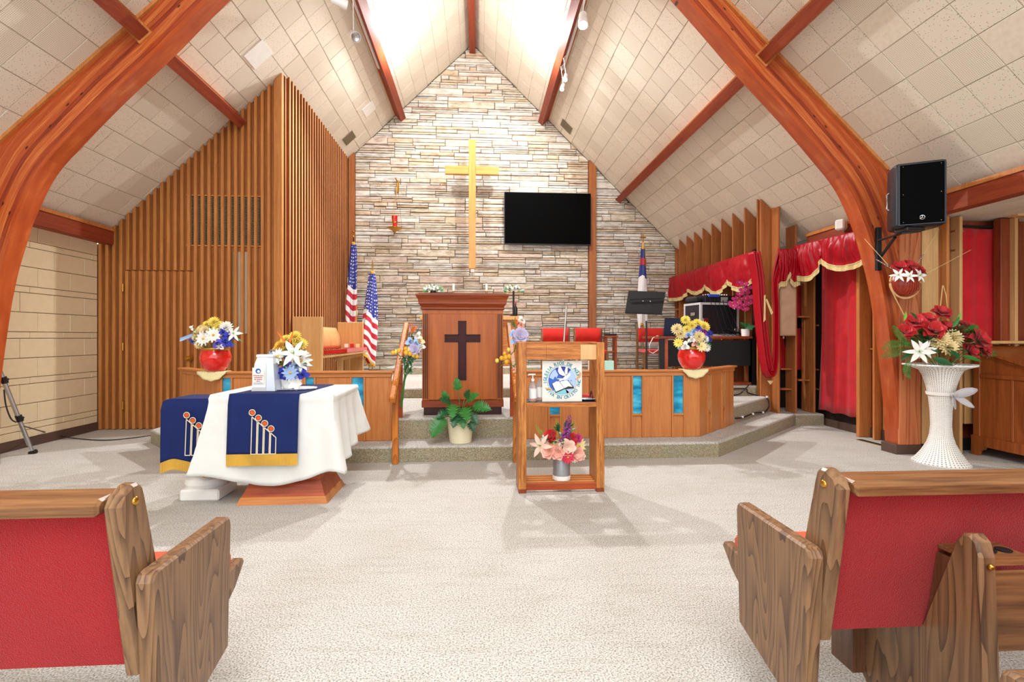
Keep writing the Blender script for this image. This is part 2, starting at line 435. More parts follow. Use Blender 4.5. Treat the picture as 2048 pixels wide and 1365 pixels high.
# ---- steps and platforms of the chancel
def platform(name, pts, z0, z1, label):
    m = MB(); m.cur = 0
    n = len(pts); r = .022
    P = [Vector((p[0], p[1], 0)) for p in pts]
    lo = [m._v((p.x, p.y, z0)) for p in P]
    cen = sum(P, Vector()) / n
    inn = []
    for k in range(n):
        a, b, c = P[k - 1], P[k], P[(k + 1) % n]
        n1 = Vector((b - a).to_2d().orthogonal().to_3d()).normalized() if (b - a).length else Vector(); n2 = Vector((c - b).to_2d().orthogonal().to_3d()).normalized()
        d = (n1 + n2); d = d / max(.3, d.dot(n1)); inn.append(d)
    sgn = 1 if (P[0] + inn[0] * .01 - cen).length < (P[0] - cen).length else -1
    m1 = [m._v((p.x, p.y, z1 - r)) for p in P]
    m2 = [m._v((p.x + sgn * d.x * r * .3, p.y + sgn * d.y * r * .3, z1 - r * .3)) for p, d in zip(P, inn)]
    m3 = [m._v((p.x + sgn * d.x * r, p.y + sgn * d.y * r, z1)) for p, d in zip(P, inn)]
    for A, B in ((lo, m1),):
        for k in range(n): m.face([A[k], A[(k + 1) % n], B[(k + 1) % n], B[k]])
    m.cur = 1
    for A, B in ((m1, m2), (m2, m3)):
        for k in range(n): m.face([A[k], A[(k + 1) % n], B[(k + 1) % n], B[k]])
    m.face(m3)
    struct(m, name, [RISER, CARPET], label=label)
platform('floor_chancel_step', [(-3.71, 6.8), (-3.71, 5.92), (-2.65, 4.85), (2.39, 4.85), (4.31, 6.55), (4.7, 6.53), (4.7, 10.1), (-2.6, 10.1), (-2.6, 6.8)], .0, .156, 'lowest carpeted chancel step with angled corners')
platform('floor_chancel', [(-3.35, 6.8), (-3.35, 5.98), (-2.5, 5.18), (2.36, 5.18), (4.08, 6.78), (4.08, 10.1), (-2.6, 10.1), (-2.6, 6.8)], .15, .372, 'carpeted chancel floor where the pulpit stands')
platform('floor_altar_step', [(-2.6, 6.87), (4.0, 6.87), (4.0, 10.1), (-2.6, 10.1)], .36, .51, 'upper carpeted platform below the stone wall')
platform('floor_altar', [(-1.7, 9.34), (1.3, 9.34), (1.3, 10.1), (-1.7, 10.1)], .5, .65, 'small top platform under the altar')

# ---- roof slopes: s runs down the slope from the ridge, t along the room, n into the room
def slope(side, s, t, n):
    return Vector((RX + side * (s / NL - n * SL / NL), t, RZ - s * SL / NL - n / NL))
def slope_at(u, v):
    d = at(u, v, y=1.0); d = Vector((d.x, 1.0, d.z - 1.2)); side = 1 if d.x > 0 else -1
    k = (RZ - 1.2 + side * SL * RX) / (d.z + side * SL * d.x)
    p = Vector((d.x * k, k, 1.2 + d.z * k))
    return side, (side * (p.x - RX) + (RZ - p.z) * SL) / NL, p.y
def sbox(m, side, s0, s1, t0, t1, n0, n1):
    P = [(s, t, n) for n in (n0, n1) for t in (t0, t1) for s in (s0, s1)]
    i = [m._v(slope(side, *p)) for p in P]
    for a in ((0, 2, 3, 1), (4, 5, 7, 6), (0, 1, 5, 4), (2, 6, 7, 3), (0, 4, 6, 2), (1, 3, 7, 5)): m.face([i[k] for k in a])
    return m
SLEN = EAVE / 1 * NL
T = .311
def tile_mesh(name, mat, size=(T - .003, T - .003)):
    a, b = size[0] / 2, size[1] / 2; c = .003; z = .010
    v = [(-a, -b, 0), (a, -b, 0), (a, b, 0), (-a, b, 0), (-a + c, -b + c, z), (a - c, -b + c, z), (a - c, b - c, z), (-a + c, b - c, z)]
    f = [(4, 5, 6, 7), (0, 1, 5, 4), (1, 2, 6, 5), (2, 3, 7, 6), (3, 0, 4, 7)]
    me = bpy.data.meshes.new(name); me.from_pydata(v, [], f); me.materials.append(mat)
    l = me.uv_layers.new(name='uv'); k = 0
    for q in f:
        for i in q: l.data[k].uv = ((v[i][0] + a) / (2 * a), (v[i][1] + b) / (2 * b)); k += 1
    return me, v, f
TM = [tile_mesh('ceiling_tile', mt) for mt in TILES]
def px(p):
    fx = p.x * ST + p.y * CT
    if fx < .3: return None
    return 1024 + 1000 * (p.x * CT - p.y * ST) / fx, 675 - 1000 * (p.z - 1.2) / fx
def ceiling(side, name, label):
    m = sbox(MB(), side, 0, SLEN + .02, -3, 10.3, -.06, -.012)
    root = struct(m, name, CEILBACK, label=label, origin=(0, 0, 0))
    cells = []
    for col in range(21):
        s = T * (col + .5)
        off = 0
        for bay in (0, 1):
            if bay == 0:
                y0, y1, o = 5.0, 10.1, (col * .37 % 1) * T
            else:
                y0, y1, o = -1.2, 5.0, 0
            t = y1 - o
            spans = []
            if o > .05: spans.append((y1 - o, y1))
            while t > y0 + .01:
                spans.append((max(t - T, y0), t)); t -= T
            for a, b in spans:
                if b - a < .03: continue
                if side < 0 and a > 6.85 and RX + side * (s - T / 2) / NL < -2.75: continue
                c = slope(side, s, (a + b) / 2, 0); q = px(c)
                vis = q is not None and -60 < q[0] < 2108 and -60 < q[1] < 1000
                dd = (c - Vector((0, 0, 1.2))).length
                cells.append((0 if vis else 1, dd, s, a, b, vis))
    cells.sort(key=lambda c: (c[0], c[1]))
    rest = MB(); nparts = 0
    for (_, dd, s, a, b, vis) in cells:
        kind = rnd.choice([0, 0, 1, 1, 1, 2]) if True else 0
        jit = rnd.uniform(0, .004)
        full = abs((b - a) - T) < .01
        X = (slope(side, 1, 0, 0) - slope(side, 0, 0, 0)); Z = slope(side, 0, 0, 1) - slope(side, 0, 0, 0); Y = Z.cross(X)
        c = slope(side, s, (a + b) / 2, -.012 + jit)
        tilt = Matrix.Rotation(rnd.uniform(-.006, .006), 3, 'X') @ Matrix.Rotation(rnd.uniform(-.006, .006), 3, 'Y')
        R = Matrix((X, Y, Z)).transposed() @ tilt
        if vis and full and nparts < 300:
            o = bpy.data.objects.new('ceiling_tile', TM[kind][0]); COL.objects.link(o); o.parent = root
            o.matrix_local = Matrix.Translation(c) @ R.to_4x4(); nparts += 1
        else:
            rest.cur = kind
            sy = (b - a - .006) / (T - .003)
            ids = [rest._v(c + R @ Vector((v[0], v[1] * sy, v[2]))) for v in TM[0][1]]
            for q in TM[0][2]:
                A = (T - .003) / 2
                rest.face([ids[i] for i in q], [((TM[0][1][i][0] + A) / (2 * A), ((TM[0][1][i][1] * sy) + A) / (2 * A)) for i in q])
    rest.build('ceiling_tile', TILES, root, kind='stuff')
    return root
CEL = ceiling(-1, 'ceiling_left', 'sloping ceiling of perforated beige tiles above the slatted wall')
CER = ceiling(1, 'ceiling_right', 'sloping ceiling of perforated beige tiles above the fin screen')

# ---- beams
struct(MB().bbox(RX - .06, RX + .06, -1, 10.08, 6.9, RZ - .02, b=.006), 'beam_ridge', W_BEAM, label='ridge beam along the peak of the ceiling')
def purlin(side, s1, y0, y1, label):
    m = MB(); w, d = .12, .18
    sbox(m, side, s1 - w, s1, y0, y1, 0, d)
    o = struct(m, 'beam_purlin', W_BEAM, label=label)
    sbox(MB(), side, s1 - w - .015, s1 + .015, y0, y1, 0, .02).build('cover_strip', W_RAIL, o)
    return o
purlin(-1, 2.14, -1, 10.08, 'upper purlin on the slope over the slatted wall, carrying a track')
purlin(1, 2.14, -1, 10.08, 'upper purlin on the slope over the television, carrying a track')
purlin(-1, 4.36, 5.03, 6.78, 'lower purlin between the arch and the slatted wall')
purlin(1, 4.36, 5.03, 10.08, 'lower purlin between the arch and the stone wall')
purlin(-1, 4.36, -1, 4.9, 'lower purlin on the near side of the arch, above the cream wall')
purlin(1, 4.36, -1, 4.9, 'lower purlin on the near side of the arch, above the organ')

# ---- the laminated arch
far = [(1340, 0), (1405, 73), (1475, 155), (1556, 243), (1620, 318), (1670, 382), (1704, 458), (1720, 510), (1733, 560), (1744, 620), (1757, 720), (1765, 800)]
inner = [at(u, v, y=5.03) for u, v in far]
inner = [(p.x, p.z) for p in inner]
inner = [(4.30, .05)] + inner[::-1]
def smooth_pts(pts, n=46):
    P = [Vector(p) for p in pts]
    out = []
    for k in range(len(P) - 1):
        p0, p1, p2, p3 = P[max(k - 1, 0)], P[k], P[k + 1], P[min(k + 2, len(P) - 1)]
        for j in range(4):
            t = j / 4
            out.append(.5 * ((2 * p1) + (-p0 + p2) * t + (2 * p0 - 5 * p1 + 4 * p2 - p3) * t * t + (-p0 + 3 * p1 - 3 * p2 + p3) * t ** 3))
    out.append(P[-1]); return out
inner = smooth_pts(inner)
p_last = inner[-1]
inner.append(Vector((RX + .001, RZ - .42)))
def mat_glulam():
    m, nt, b = new_mat('glulam_laminations')
    tc = N(nt, 'ShaderNodeTexCoord'); mp = N(nt, 'ShaderNodeMapping'); mp.inputs['Scale'].default_value = (1.1, 26, 1); nt.links.new(tc.outputs['UV'], mp.inputs[0])
    sx = N(nt, 'ShaderNodeSeparateXYZ'); nt.links.new(mp.outputs[0], sx.inputs[0])
    fl = N(nt, 'ShaderNodeMath', operation='FLOOR'); nt.links.new(sx.outputs[1], fl.inputs[0])
    wn = N(nt, 'ShaderNodeTexWhiteNoise', noise_dimensions='1D'); nt.links.new(fl.outputs[0], wn.inputs['W'])
    n = N(nt, 'ShaderNodeTexNoise'); n.inputs['Scale'].default_value = 3; n.inputs['Detail'].default_value = 6; nt.links.new(mp.outputs[0], n.inputs[0])
    mx = N(nt, 'ShaderNodeMixRGB'); mx.inputs[0].default_value = .62; nt.links.new(wn.outputs[0], mx.inputs[1]); nt.links.new(n.outputs[0], mx.inputs[2])
    c = ramp(nt, mx.outputs[0], [(.22, hx('74200C')), (.42, hx('9E3E16')), (.58, hx('B04E20')), (.78, hx('D07A3C'))])
    # knots
    vo = N(nt, 'ShaderNodeTexVoronoi'); vo.inputs['Scale'].default_value = 1.0
    mp2 = N(nt, 'ShaderNodeMapping'); mp2.inputs['Scale'].default_value = (5, 13, 1); nt.links.new(tc.outputs['UV'], mp2.inputs[0]); nt.links.new(mp2.outputs[0], vo.inputs[0])
    k = ramp(nt, vo.outputs['Distance'], [(.07, (.12, .05, .03, 1)), (.13, (1, 1, 1, 1))])
    m2 = N(nt, 'ShaderNodeMixRGB', blend_type='MULTIPLY'); m2.inputs[0].default_value = 1; nt.links.new(c, m2.inputs[1]); nt.links.new(k, m2.inputs[2])
    nt.links.new(m2.outputs[0], b.inputs['Base Color']); b.inputs['Roughness'].default_value = .36; b.inputs['Coat Weight'].default_value = .3
    bump(nt, b, n.outputs[0], .08, .004)
    return m
GLULAM = mat_glulam()
def arch(side, name, label):
    ya, yb = 4.85, 5.03
    root = empty(name, (RX + side * 4.5, ya, 0), label=label, kind='structure')
    def mir(p): return (RX + side * (p[0] - RX), p[1])
    out = []
    L = 0; Ls = []
    for k, p in enumerate(inner):
        if k: L += (inner[k] - inner[k - 1]).length
        Ls.append(L)
        q = inner[min(k + 1, len(inner) - 1)] - inner[max(k - 1, 0)]; nrm = Vector((q.y, -q.x)).normalized() if p.y > 1.6 else Vector((1, 0))
        if nrm.dot(Vector((1, .6))) < 0: nrm = -nrm
        # hit the outer wall line x = 4.53 or the ceiling underside
        t1 = (4.53 - p.x) / nrm.x if nrm.x > .05 else 9
        den = nrm.y + SL * nrm.x; t2 = (RZ - SL * (p.x - RX) - p.y) / den - .0
        t = min(t1, t2) if p.y < 2.56 else t2
        t = max(0, min(t, .75)); out.append((p + nrm * t, t))
    m = MB()
    fi = [m._v((mir(p)[0], ya, p[1])) for p in inner]; fo = [m._v((mir(q)[0], ya, q[1])) for q, t in out]
    bi = [m._v((mir(p)[0], yb, p[1])) for p in inner]; bo = [m._v((mir(q)[0], yb, q[1])) for q, t in out]
    for k in range(len(inner) - 1):
        u0, u1 = Ls[k], Ls[k + 1]; t0, t1 = out[k][1], out[k + 1][1]
        m.face([fi[k], fi[k + 1], fo[k + 1], fo[k]], [(u0, 0), (u1, 0), (u1, t1), (u0, t0)])
        m.face([bi[k], bo[k], bo[k + 1], bi[k + 1]], [(u0, 0), (u0, t0), (u1, t1), (u1, 0)])
        m.face([fi[k], bi[k], bi[k + 1], fi[k + 1]], [(u0, .005), (u0, .034), (u1, .034), (u1, .005)])
        m.face([fo[k], fo[k + 1], bo[k + 1], bo[k]], [(u0, .005), (u1, .005), (u1, .034), (u0, .034)])
    m.build('arch_rib', GLULAM, root)
    # rubber base wrap
    b = MB()
    x0, x1 = sorted((RX + side * (4.262 - RX - .006), RX + side * (4.535 - RX)))
    b.bbox(x0, x1, ya - .008, yb + .008, 0, .1, b=.004)
    b.build('base_wrap', BROWNB, root)
    # trim round the purlin pocket
    c = MB()
    sbox(c, side, 4.36 - .14, 4.36 + .02, 4.836, 4.85, 0, .2)
    c.build('pocket_trim', W_RAIL, root)
    # thin cover moulding where the arch meets the ceiling
    e = MB(); sbox(e, side, .4, 6.0, 4.825, 4.85, 0, .03); e.build('cover_moulding', W_RAIL, root)
    return root
arch(-1, 'beam_arch_left', 'curved laminated timber arch beside the cream block wall')
arch(1, 'beam_arch_right', 'curved laminated timber arch carrying the black loudspeaker')

# ---- eave beams
for side, y1, nm in ((-1, 6.76, 'cream block wall'), (1, 6.5, 'red curtain wall')):
    m = MB()
    x0, x1 = sorted((RX + side * 4.56, RX + side * 4.68))
    m.bbox(x0, x1, -3, y1, 2.39, 2.6, b=.006)
    o = struct(m, 'beam_eave', W_BEAM, label='eave beam along the foot of the ceiling over the ' + nm)
    m = MB(); xa, xb = sorted((RX + side * 4.545, RX + side * 4.56)); m.box(xa, xb, -3, y1, 2.56, 2.6); m.build('cover_strip', W_RAIL, o)

# ---- the stone gable wall
def clip(poly, fn):
    out = []
    for k in range(len(poly)):
        a, b = poly[k - 1], poly[k]; fa, fb = fn(a), fn(b)
        if fa >= 0: 
            if not out or out[-1] != a: pass
        if (fa >= 0) != (fb >= 0):
            t = fa / (fa - fb); out.append((a[0] + (b[0] - a[0]) * t, a[1] + (b[1] - a[1]) * t))
        if fb >= 0: out.append(b)
    return out
m = MB(); m.prism([(-2.65, .4), (4.1, .4), (4.1, cz(4.1) + .02), (RX, RZ + .02), (-2.65, cz(-2.65) + .02)], 'y', 10.12, 10.25)
WS = struct(m, 'wall_back', MORTAR, label='gable wall of long narrow ledgestones with recessed joints', origin=(0, 10.12, 0))
cells = []
def stones(x0, x1, zb, zt):
    z = zb
    while z < zt:
        H = rnd.uniform(.115, .145)
        x = x0 - rnd.uniform(0, .2)
        while x < x1:
            L = rnd.uniform(.3, .95)
            xa, xb = max(x, x0), min(x + L, x1)
            if x1 - xb < .12: xb = x1; L = 99
            if xb - xa > .04:
                r = rnd.random()
                if r < .14: cells.append((xa, xb, z, z + H))
                elif r < .72:
                    h = H * rnd.uniform(.3, .7)
                    for za, zc in ((z, z + h), (z + h, z + H)):
                        if rnd.random() < .42 and xb - xa > .3:
                            xm = xa + (xb - xa) * rnd.uniform(.25, .75); cells.append((xa, xm, za, zc)); cells.append((xm, xb, za, zc))
                        else: cells.append((xa, xb, za, zc))
                else:
                    h1 = H * rnd.uniform(.25, .36); h2 = H * rnd.uniform(.6, .72)
                    for za, zc in ((z, z + h1), (z + h1, z + h2), (z + h2, z + H)): cells.append((xa, xb, za, zc))
            x += L
        z += H
stones(-2.45, 2.23, .5, 7.1); stones(2.38, 4.05, .5, 4.8)
out = []
for (a, b, c, d) in cells:
    g = .005
    P = [(a + g, c + g), (b - g, c + g), (b - g, d - g), (a + g, d - g)]
    P = clip(P, lambda p: (RZ - .015) - SL * (p[0] - RX) - p[1]); 
    if len(P) >= 3: P = clip(P, lambda p: (RZ - .015) + SL * (p[0] - RX) - p[1])
    if len(P) < 3: continue
    A = abs(sum(P[k - 1][0] * P[k][1] - P[k][0] * P[k - 1][1] for k in range(len(P)))) / 2
    if A < .0008: continue
    out.append((A, P))
out.sort(key=lambda t: -t[0])
rest = MB()
def add_stone(m, P):
    d = rnd.uniform(.012, .05); cx = sum(p[0] for p in P) / len(P); cz_ = sum(p[1] for p in P) / len(P)
    w = max(p[0] for p in P) - min(p[0] for p in P); h = max(p[1] for p in P) - min(p[1] for p in P)
    kx, kz = max(.3, 1 - .016 / max(w, .02)), max(.3, 1 - .016 / max(h, .02))
    tz = rnd.uniform(-.06, .06); tx = rnd.uniform(-.02, .02)
    b0 = [m._v((p[0], 10.125, p[1])) for p in P]
    b1 = [m._v((p[0], 10.12 - d * .75, p[1])) for p in P]
    b2 = [m._v((cx + (p[0] - cx) * kx, 10.12 - d + tz * (p[1] - cz_) + tx * (p[0] - cx), cz_ + (p[1] - cz_) * kz)) for p in P]
    n = len(P)
    for A, B in ((b0, b1), (b1, b2)):
        for k in range(n): m.face([A[k], A[(k + 1) % n], B[(k + 1) % n], B[k]])
    m.face(b2)
for k, (A, P) in enumerate(out):
    if k < 300:
        m = MB(); add_stone(m, P); m.build('stone', STONES[rnd.choice([0, 0, 1, 2, 3, 4, 4])], WS)
    else:
        rest.cur = rnd.choice([0, 0, 1, 2, 3, 4, 4]); add_stone(rest, P)
rest.build('stone', STONES, WS, kind='stuff')
for x0, x1, lb in ((-2.56, -2.45, 'narrow brown post between the slats and the stone'), (2.235, 2.374, 'brown post in the stone wall beside the television'), (4.05, 4.12, 'brown post at the edge of the stone next to the fins')):
    m = MB(); m.prism([(x0, .5), (x1, .5), (x1, cz(x1) - .01), (x0, cz(x0) - .01)], 'y', 10.02, 10.12)
    struct(m, 'trim_post', W_FIN, label=lb)

# ---- slatted front wall on the left
YS = 6.80
m = MB(); m.prism([(-4.97, 0), (-2.6, 0), (-2.6, cz(-2.6)), (-4.97, cz(-4.97))], 'y', YS + .06, YS + .16)
WL = struct(m, 'wall_slatted_front', W_SLAT_B, label='tall wall of upright cedar battens facing the pews', origin=(-4, YS, 0))
dx0, dx1 = at(247, 700, y=YS).x, at(392, 700, y=YS).x; dz1 = at(300, 541, y=YS).z
gx0, gx1, gz0, gz1 = at(372, 400, y=YS).x, at(519, 400, y=YS).x, at(400, 489, y=YS).z, at(400, 391, y=YS).z
wx0, wx1, wz0, wz1 = at(465, 600, y=YS).x, at(496, 600, y=YS).x, at(480, 668, y=YS).z, at(480, 503, y=YS).z
nb = 27; step = (dx0 + 4.92) / 3.0
step = 2.29 / nb
DOOR = empty('door_1', (dx0, YS, 0), label='flush door hidden in the cedar battens, brass knob and three hinges', kind='structure')
box('door_panel', W_SLAT_B, (dx0 + .012, dx1 - .004, YS + .035, YS + .06, .012, dz1 - .008), DOOR)
x = -4.915; k = 0
while x < -2.66:
    w = step * .46
    for (za, zb, par, yy) in ([(.01, dz1 - .012, DOOR, YS - .014), (dz1 + .004, None, WL, YS)] if dx0 - .01 < x < dx1 - w else [(.01, None, WL, YS)]):
        m = MB()
        t0 = zb or cz(x) - .005; t1 = zb or cz(x + w) - .005
        q = .006
        base = [(x, za), (x + w, za), (x + w, t1), (x, t0)]
        m.prism(base, 'y', yy + .008, YS + .062)
        fr = [(x + q, za), (x + w - q, za), (x + w - q, t1), (x + q, t0)]
        a = [m._v((p[0], yy + .008, p[1])) for p in base]; b = [m._v((p[0], yy, p[1])) for p in fr]
        for i in range(4): m.face([a[i], a[(i + 1) % 4], b[(i + 1) % 4], b[i]])
        m.face(b)
        m.build('slat', W_SLAT, par)
    x += step; k += 1
for hz in (at(247, 576, y=YS).z, at(247, 694, y=YS).z, at(247, 811, y=YS).z):
    MB().tube([(dx0 + .005, YS - .018, hz - .05), (dx0 + .005, YS - .018, hz + .05)], .009).build('hinge', BRASS, DOOR, smooth=True)
kp = at(381, 717, y=YS)
R = Matrix.Rotation(radians(90), 3, 'X')
MB().lathe([(.001, .075), (.02, .073), (.028, .06), (.024, .045), (.012, .035), (.012, .012), (.032, .01), (.034, 0)], (kp.x, YS - .014, kp.z), 20, R=R).build('door_knob', BRASS, DOOR, smooth=True)
# louvred grille and slot window behind the battens
m = MB().box(gx0, gx1, YS + .05, YS + .058, gz0, gz1); G = m.build('grille_recess', BLACKM, WL)
m = MB(); z = gz0 + .01
while z < gz1 - .01:
    m.box(gx0 + .01, gx1 - .01, YS + .032, YS + .05, z, z + .006); z += .0185
m.build('louvre', plain('louvre_metal', hx('9C8C6C'), .4, metal=.5), WL, kind='stuff')
m = MB(); m.box(gx0 - .02, gx1 + .02, YS + .03, YS + .06, gz1, gz1 + .018); m.build('grille_frame', W_SLAT, WL)
m = MB(); m.box(gx0 - .02, gx1 + .02, YS + .03, YS + .06, gz0 - .018, gz0); m.build('grille_frame', W_SLAT, WL)
box('slot_pane', plain('ribbed_grey_glass', hx('B0A088'), .3), (wx0, wx1, YS + .04, YS + .056, wz0, wz1), WL, bev=0)
box('slot_frame', plain('bronze_frame', hx('8A7A50'), .4), (wx0 - .01, wx0 + .03, YS + .03, YS + .056, wz0, wz1), WL, bev=0)
# corner boards
m = MB(); m.prism([(-2.675, 0), (-2.6, 0), (-2.6, cz(-2.6) - .01), (-2.675, cz(-2.675) - .01)], 'y', YS - .01, YS + .1); m.build('corner_board', W_SLAT, WL)
W_DKS = wood('fin_side_shaded', hx('9A5028'), hx('6E3014'), 'z', 1, .6, 0); W_EDGE = wood('fin_edge_lit', hx('E8AC70'), hx('C88448'), 'z', 1, .45, .1)  # one cedar: lamp light painted into the edges, shade into the sides
# ---- slatted side wall running back to the stone
m = MB(); m.box(-2.7, -2.62, YS + .1, 10.12, 0, cz(-2.6))
WV = struct(m, 'wall_slatted_side', wood('dark_gap_wood', hx('5A2614'), hx('3A140A'), 'z', 1, .6, 0), label='receding wall of thin upright cedar fins beside the flags', origin=(-2.6, 8.5, 0))
y = YS + .17
while y < 10.02:
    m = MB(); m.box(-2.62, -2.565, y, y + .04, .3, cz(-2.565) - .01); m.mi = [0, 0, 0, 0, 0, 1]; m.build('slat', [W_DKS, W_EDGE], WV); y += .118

# ---- cream block wall
m = MB().box(-5.1, -4.965, -3, 6.86, 0, 2.6)
WB = struct(m, 'wall_left', MORTC, label='cream painted concrete block wall under the eave beam', origin=(-4.97, 5, 0))
zs = []; z = -.025
seq = [.214, .071, .214, .214, .071, .214, .214, .071, .214, .214, .071, .214, .214, .071, .214]
z = -.025; courses = []
for h in seq:
    courses.append((z, z + h)); z += h
z0 = -.025; tall = 0
for ci, (za, zb) in enumerate(courses):
    if zb < .1: continue
    L = .436; off = [0, .1, .218][ci % 3] if zb - za < .1 else (0 if tall % 2 else .218)
    if zb - za > .1: tall += 1
    y = 6.80 - off
    spans = [(y, 6.80)] if off > .02 else []
    while y > 4.6: spans.append((y - L, y)); y -= L
    for a, b in spans:
        m = MB(); g = .003
        m.bbox(-4.975, -4.92 + rnd.uniform(-.0012, .0012), a + g, b - g, max(za, .1) + g, min(zb, 2.57) - g, b=.004)
        if min(zb, 2.57) - za > .02: m.build('block', BLOCK, WB)
struct(MB().bbox(-4.93, -4.908, -3, 6.8, 0, .1, b=.003), 'baseboard_left', BROWNB, label='brown baseboard along the cream block wall')

# ---- right side beyond the arch: curtain wall
struct(MB().box(4.72, 4.85, 5.03, 10.2, 0, 2.62), 'wall_right', BROWNP, label='dark wall behind the red curtain and fins')
struct(MB().bbox(4.69, 4.72, 5.03, 6.5, 0, .1, b=.003), 'baseboard_right', BROWNB, label='brown baseboard under the red curtain')
# panels and posts between curtain and arch
yc = at(1730, 870, x=4.64).y
P0 = empty('trim_post_panel', (4.68, 5.4, 0), label='oak posts and panels between the red curtain and the arch', kind='structure')
m = MB().bbox(4.55, 4.72, yc - .02, yc + .03, 0, 2.39); m.build('post', W_RAIL, P0)
m = MB().bbox(4.6, 4.70, yc - .19, yc - .16, 0, 2.39); m.build('post', W_RAIL, P0)
m = MB().bbox(4.695, 4.715, yc - .16, yc - .02, .15, 2.39); m.build('panel', W_RED, P0)
m = MB().bbox(4.66, 4.72, yc - .17, yc - .02, 1.05, 1.07); m.build('shelf', W_RAIL, P0)
m = MB().bbox(4.69, 4.715, 5.05, yc - .2, .12, 2.39); m.build('panel', W_TAN, P0)
m = MB().bbox(4.68, 4.72, 5.05, yc - .03, 0, .12); m.build('plinth', BROWNB, P0)
# wall right of the arch
WN = empty('wall_near_right', (5, 4.87, 0), label='timber wall with upright boards beside the arch, behind the wicker vase', kind='structure')
m = MB().box(4.53, 7.3, 5.03, 5.12, 0, 2.5); m.build('backing', W_RED, WN)
def nx(u, y=4.87): return at(u, 600, y=y).x
def planks(us, y, mat, z0=.1, z1=2.44):
    for a, b in zip(us, us[1:]):
        m = MB(); m.bbox(nx(a, y) + .001, nx(b, y) - .001, y + rnd.uniform(0, .004), y + .03, z0, z1, b=.003); m.build('plank', rnd.choice(mat), WN)
W_CEDAR = wood('red_cedar_plank', hx('CC7C50'), hx('9E4A28'), 'z', .6, .4, .2, rings=True)
planks([1839, 1863], 4.90, [W_CEDAR]); planks([1800, 1822, 1842], 4.83 - .0, [W_CEDAR], z0=.1)
planks([1844, 1866, 1878], 4.86, [W_PALE], z0=.1)
planks([1879, 1893], 4.88, [W_CEDAR, W_RED])
for u, d in ((1897, .16), (1923, .2), (2034, .25)):
    x = nx(u, 4.8); m = MB().bbox(x - .016, x + .016, 4.8, 5.03, 0, 2.44); m.build('post', W_PALE if u > 1900 else W_RAIL, WN)
    m = MB().bbox(x - .12, x - .018, 4.9 if u < 2000 else 4.85, 4.93, .1, 2.44); m.build('board', W_RED, WN)
for v in (466, 504):
    p = at(1900, v, y=4.9); m = MB().bbox(p.x, nx(1918, 4.9), 4.84, 5.0, p.z, p.z + .02); m.build('cross_shelf', W_FIN, WN)
m = MB().bbox(nx(2002, 4.9), nx(2031, 4.9), 4.86, 4.9, .1, 2.44); m.build('board', W_RED, WN)
z = at(2040, 434, y=4.75).z; m = MB().bbox(nx(2026, 4.75), 6.2, 4.7, 4.8, z, z + .03); m.build('lintel', W_PALE, WN)
z = at(2000, 688, y=4.8).z; m = MB().bbox(nx(1930, 4.8), 6.4, 4.75, 4.95, z, z + .03); m.build('ledge', W_PALE, WN)
m = MB().bbox(nx(1930, 4.86), 6.4, 4.86, 4.9, .3, z); m.build('board', W_TAN, WN)
m = MB().box(4.53, 7.3, 4.98, 5.03, 0, .12); m.build('plinth', BLACKM, WN)
for u in (2012, 2030):
    a = at(u, 710, y=4.82); b = at(u + 8, 690, y=4.82); m = MB().tube([(a.x, 4.83, a.z - .1), (b.x, 4.83, b.z)], .012); m.build('brace', W_PALE, WN)
struct(MB().box(7.2, 7.3, -3, 5.1, 0, 2.6), 'wall_side_aisle', BLOCK, label='wall of the side aisle beyond the organ')
m = MB().box(4.56, 7.3, -3, 5.1, 2.46, 2.56)
SA = struct(m, 'ceiling_side_aisle', CEILBACK, label='low flat tiled ceiling over the organ', origin=(5, 3, 2.46))
for i in range(5):
    for j in range(9):
        x, y = 4.58 + i * T, 5.03 - (j + 1) * T
        m = MB().box(x + .003, x + T - .003, y + .003, y + T - .003, 2.45, 2.46); m.cur = 0
        m.uv = [[(0, 0), (0, 1), (1, 1), (1, 0)]] + [None] * 5
        m.build('ceiling_tile', TILES[rnd.choice([0, 1, 2])], SA)

# ---- fin screen on the right of the chancel
FS = empty('trim_fin_screen', (4.08, 8.4, .5), label='row of upright oak fins from the stone wall to the corner post', kind='structure')
for u in (1359, 1374, 1389, 1406, 1424, 1444, 1466, 1490):
    y = at(u, 500, x=3.95).y
    m = MB(); m.prism([(3.95, .5), (4.16, .5), (4.16, cz(4.16) - .01), (3.95, cz(3.95) - .01)], 'y', y, y + .028); m.build('fin', W_FIN, FS)
m = MB(); y = 6.82; m.prism([(3.93, .372), (4.1, .372), (4.1, cz(4.1) - .01), (3.93, cz(3.93) - .01)], 'y', y, y + .03); m.build('fin', W_FIN, FS)
for zz in (1.75,):
    m = MB().bbox(4.0, 4.03, 6.9, 10.0, zz if zz < 2 else zz - .0, (zz if zz < 2 else zz) + .03); 
    if zz < 2.9: m.build('cross_rail', W_FIN, FS)
m = MB().bbox(4.17, 4.19, 6.9, 10.0, .5, 2.4); m.build('back_board', W_RED, FS)
CP = empty('trim_corner_post', (4.15, 6.78, .15), label='tall oak corner post rising to the ceiling between the two red swags', kind='structure')
a, b = at(1524, 600, y=6.74).x, at(1543, 600, y=6.74).x
m = MB(); m.prism([(a, .156), (b, .156), (b, cz(b) - .01), (a, cz(a) - .01)], 'y', 6.76, 6.8); m.build('post_board', W_FIN, CP)
a2 = at(1557, 600, y=6.7).x
m = MB(); m.prism([(b, .156), (a2, .156), (a2, cz(a2) - .01), (b, cz(b) - .01)], 'y', 6.7, 6.78); m.build('post_board', W_SLAT, CP)
S2 = empty('trim_front_screen', (4.45, 6.6, .15), label='open screen of oak uprights and small shelves beside the red curtain', kind='structure')
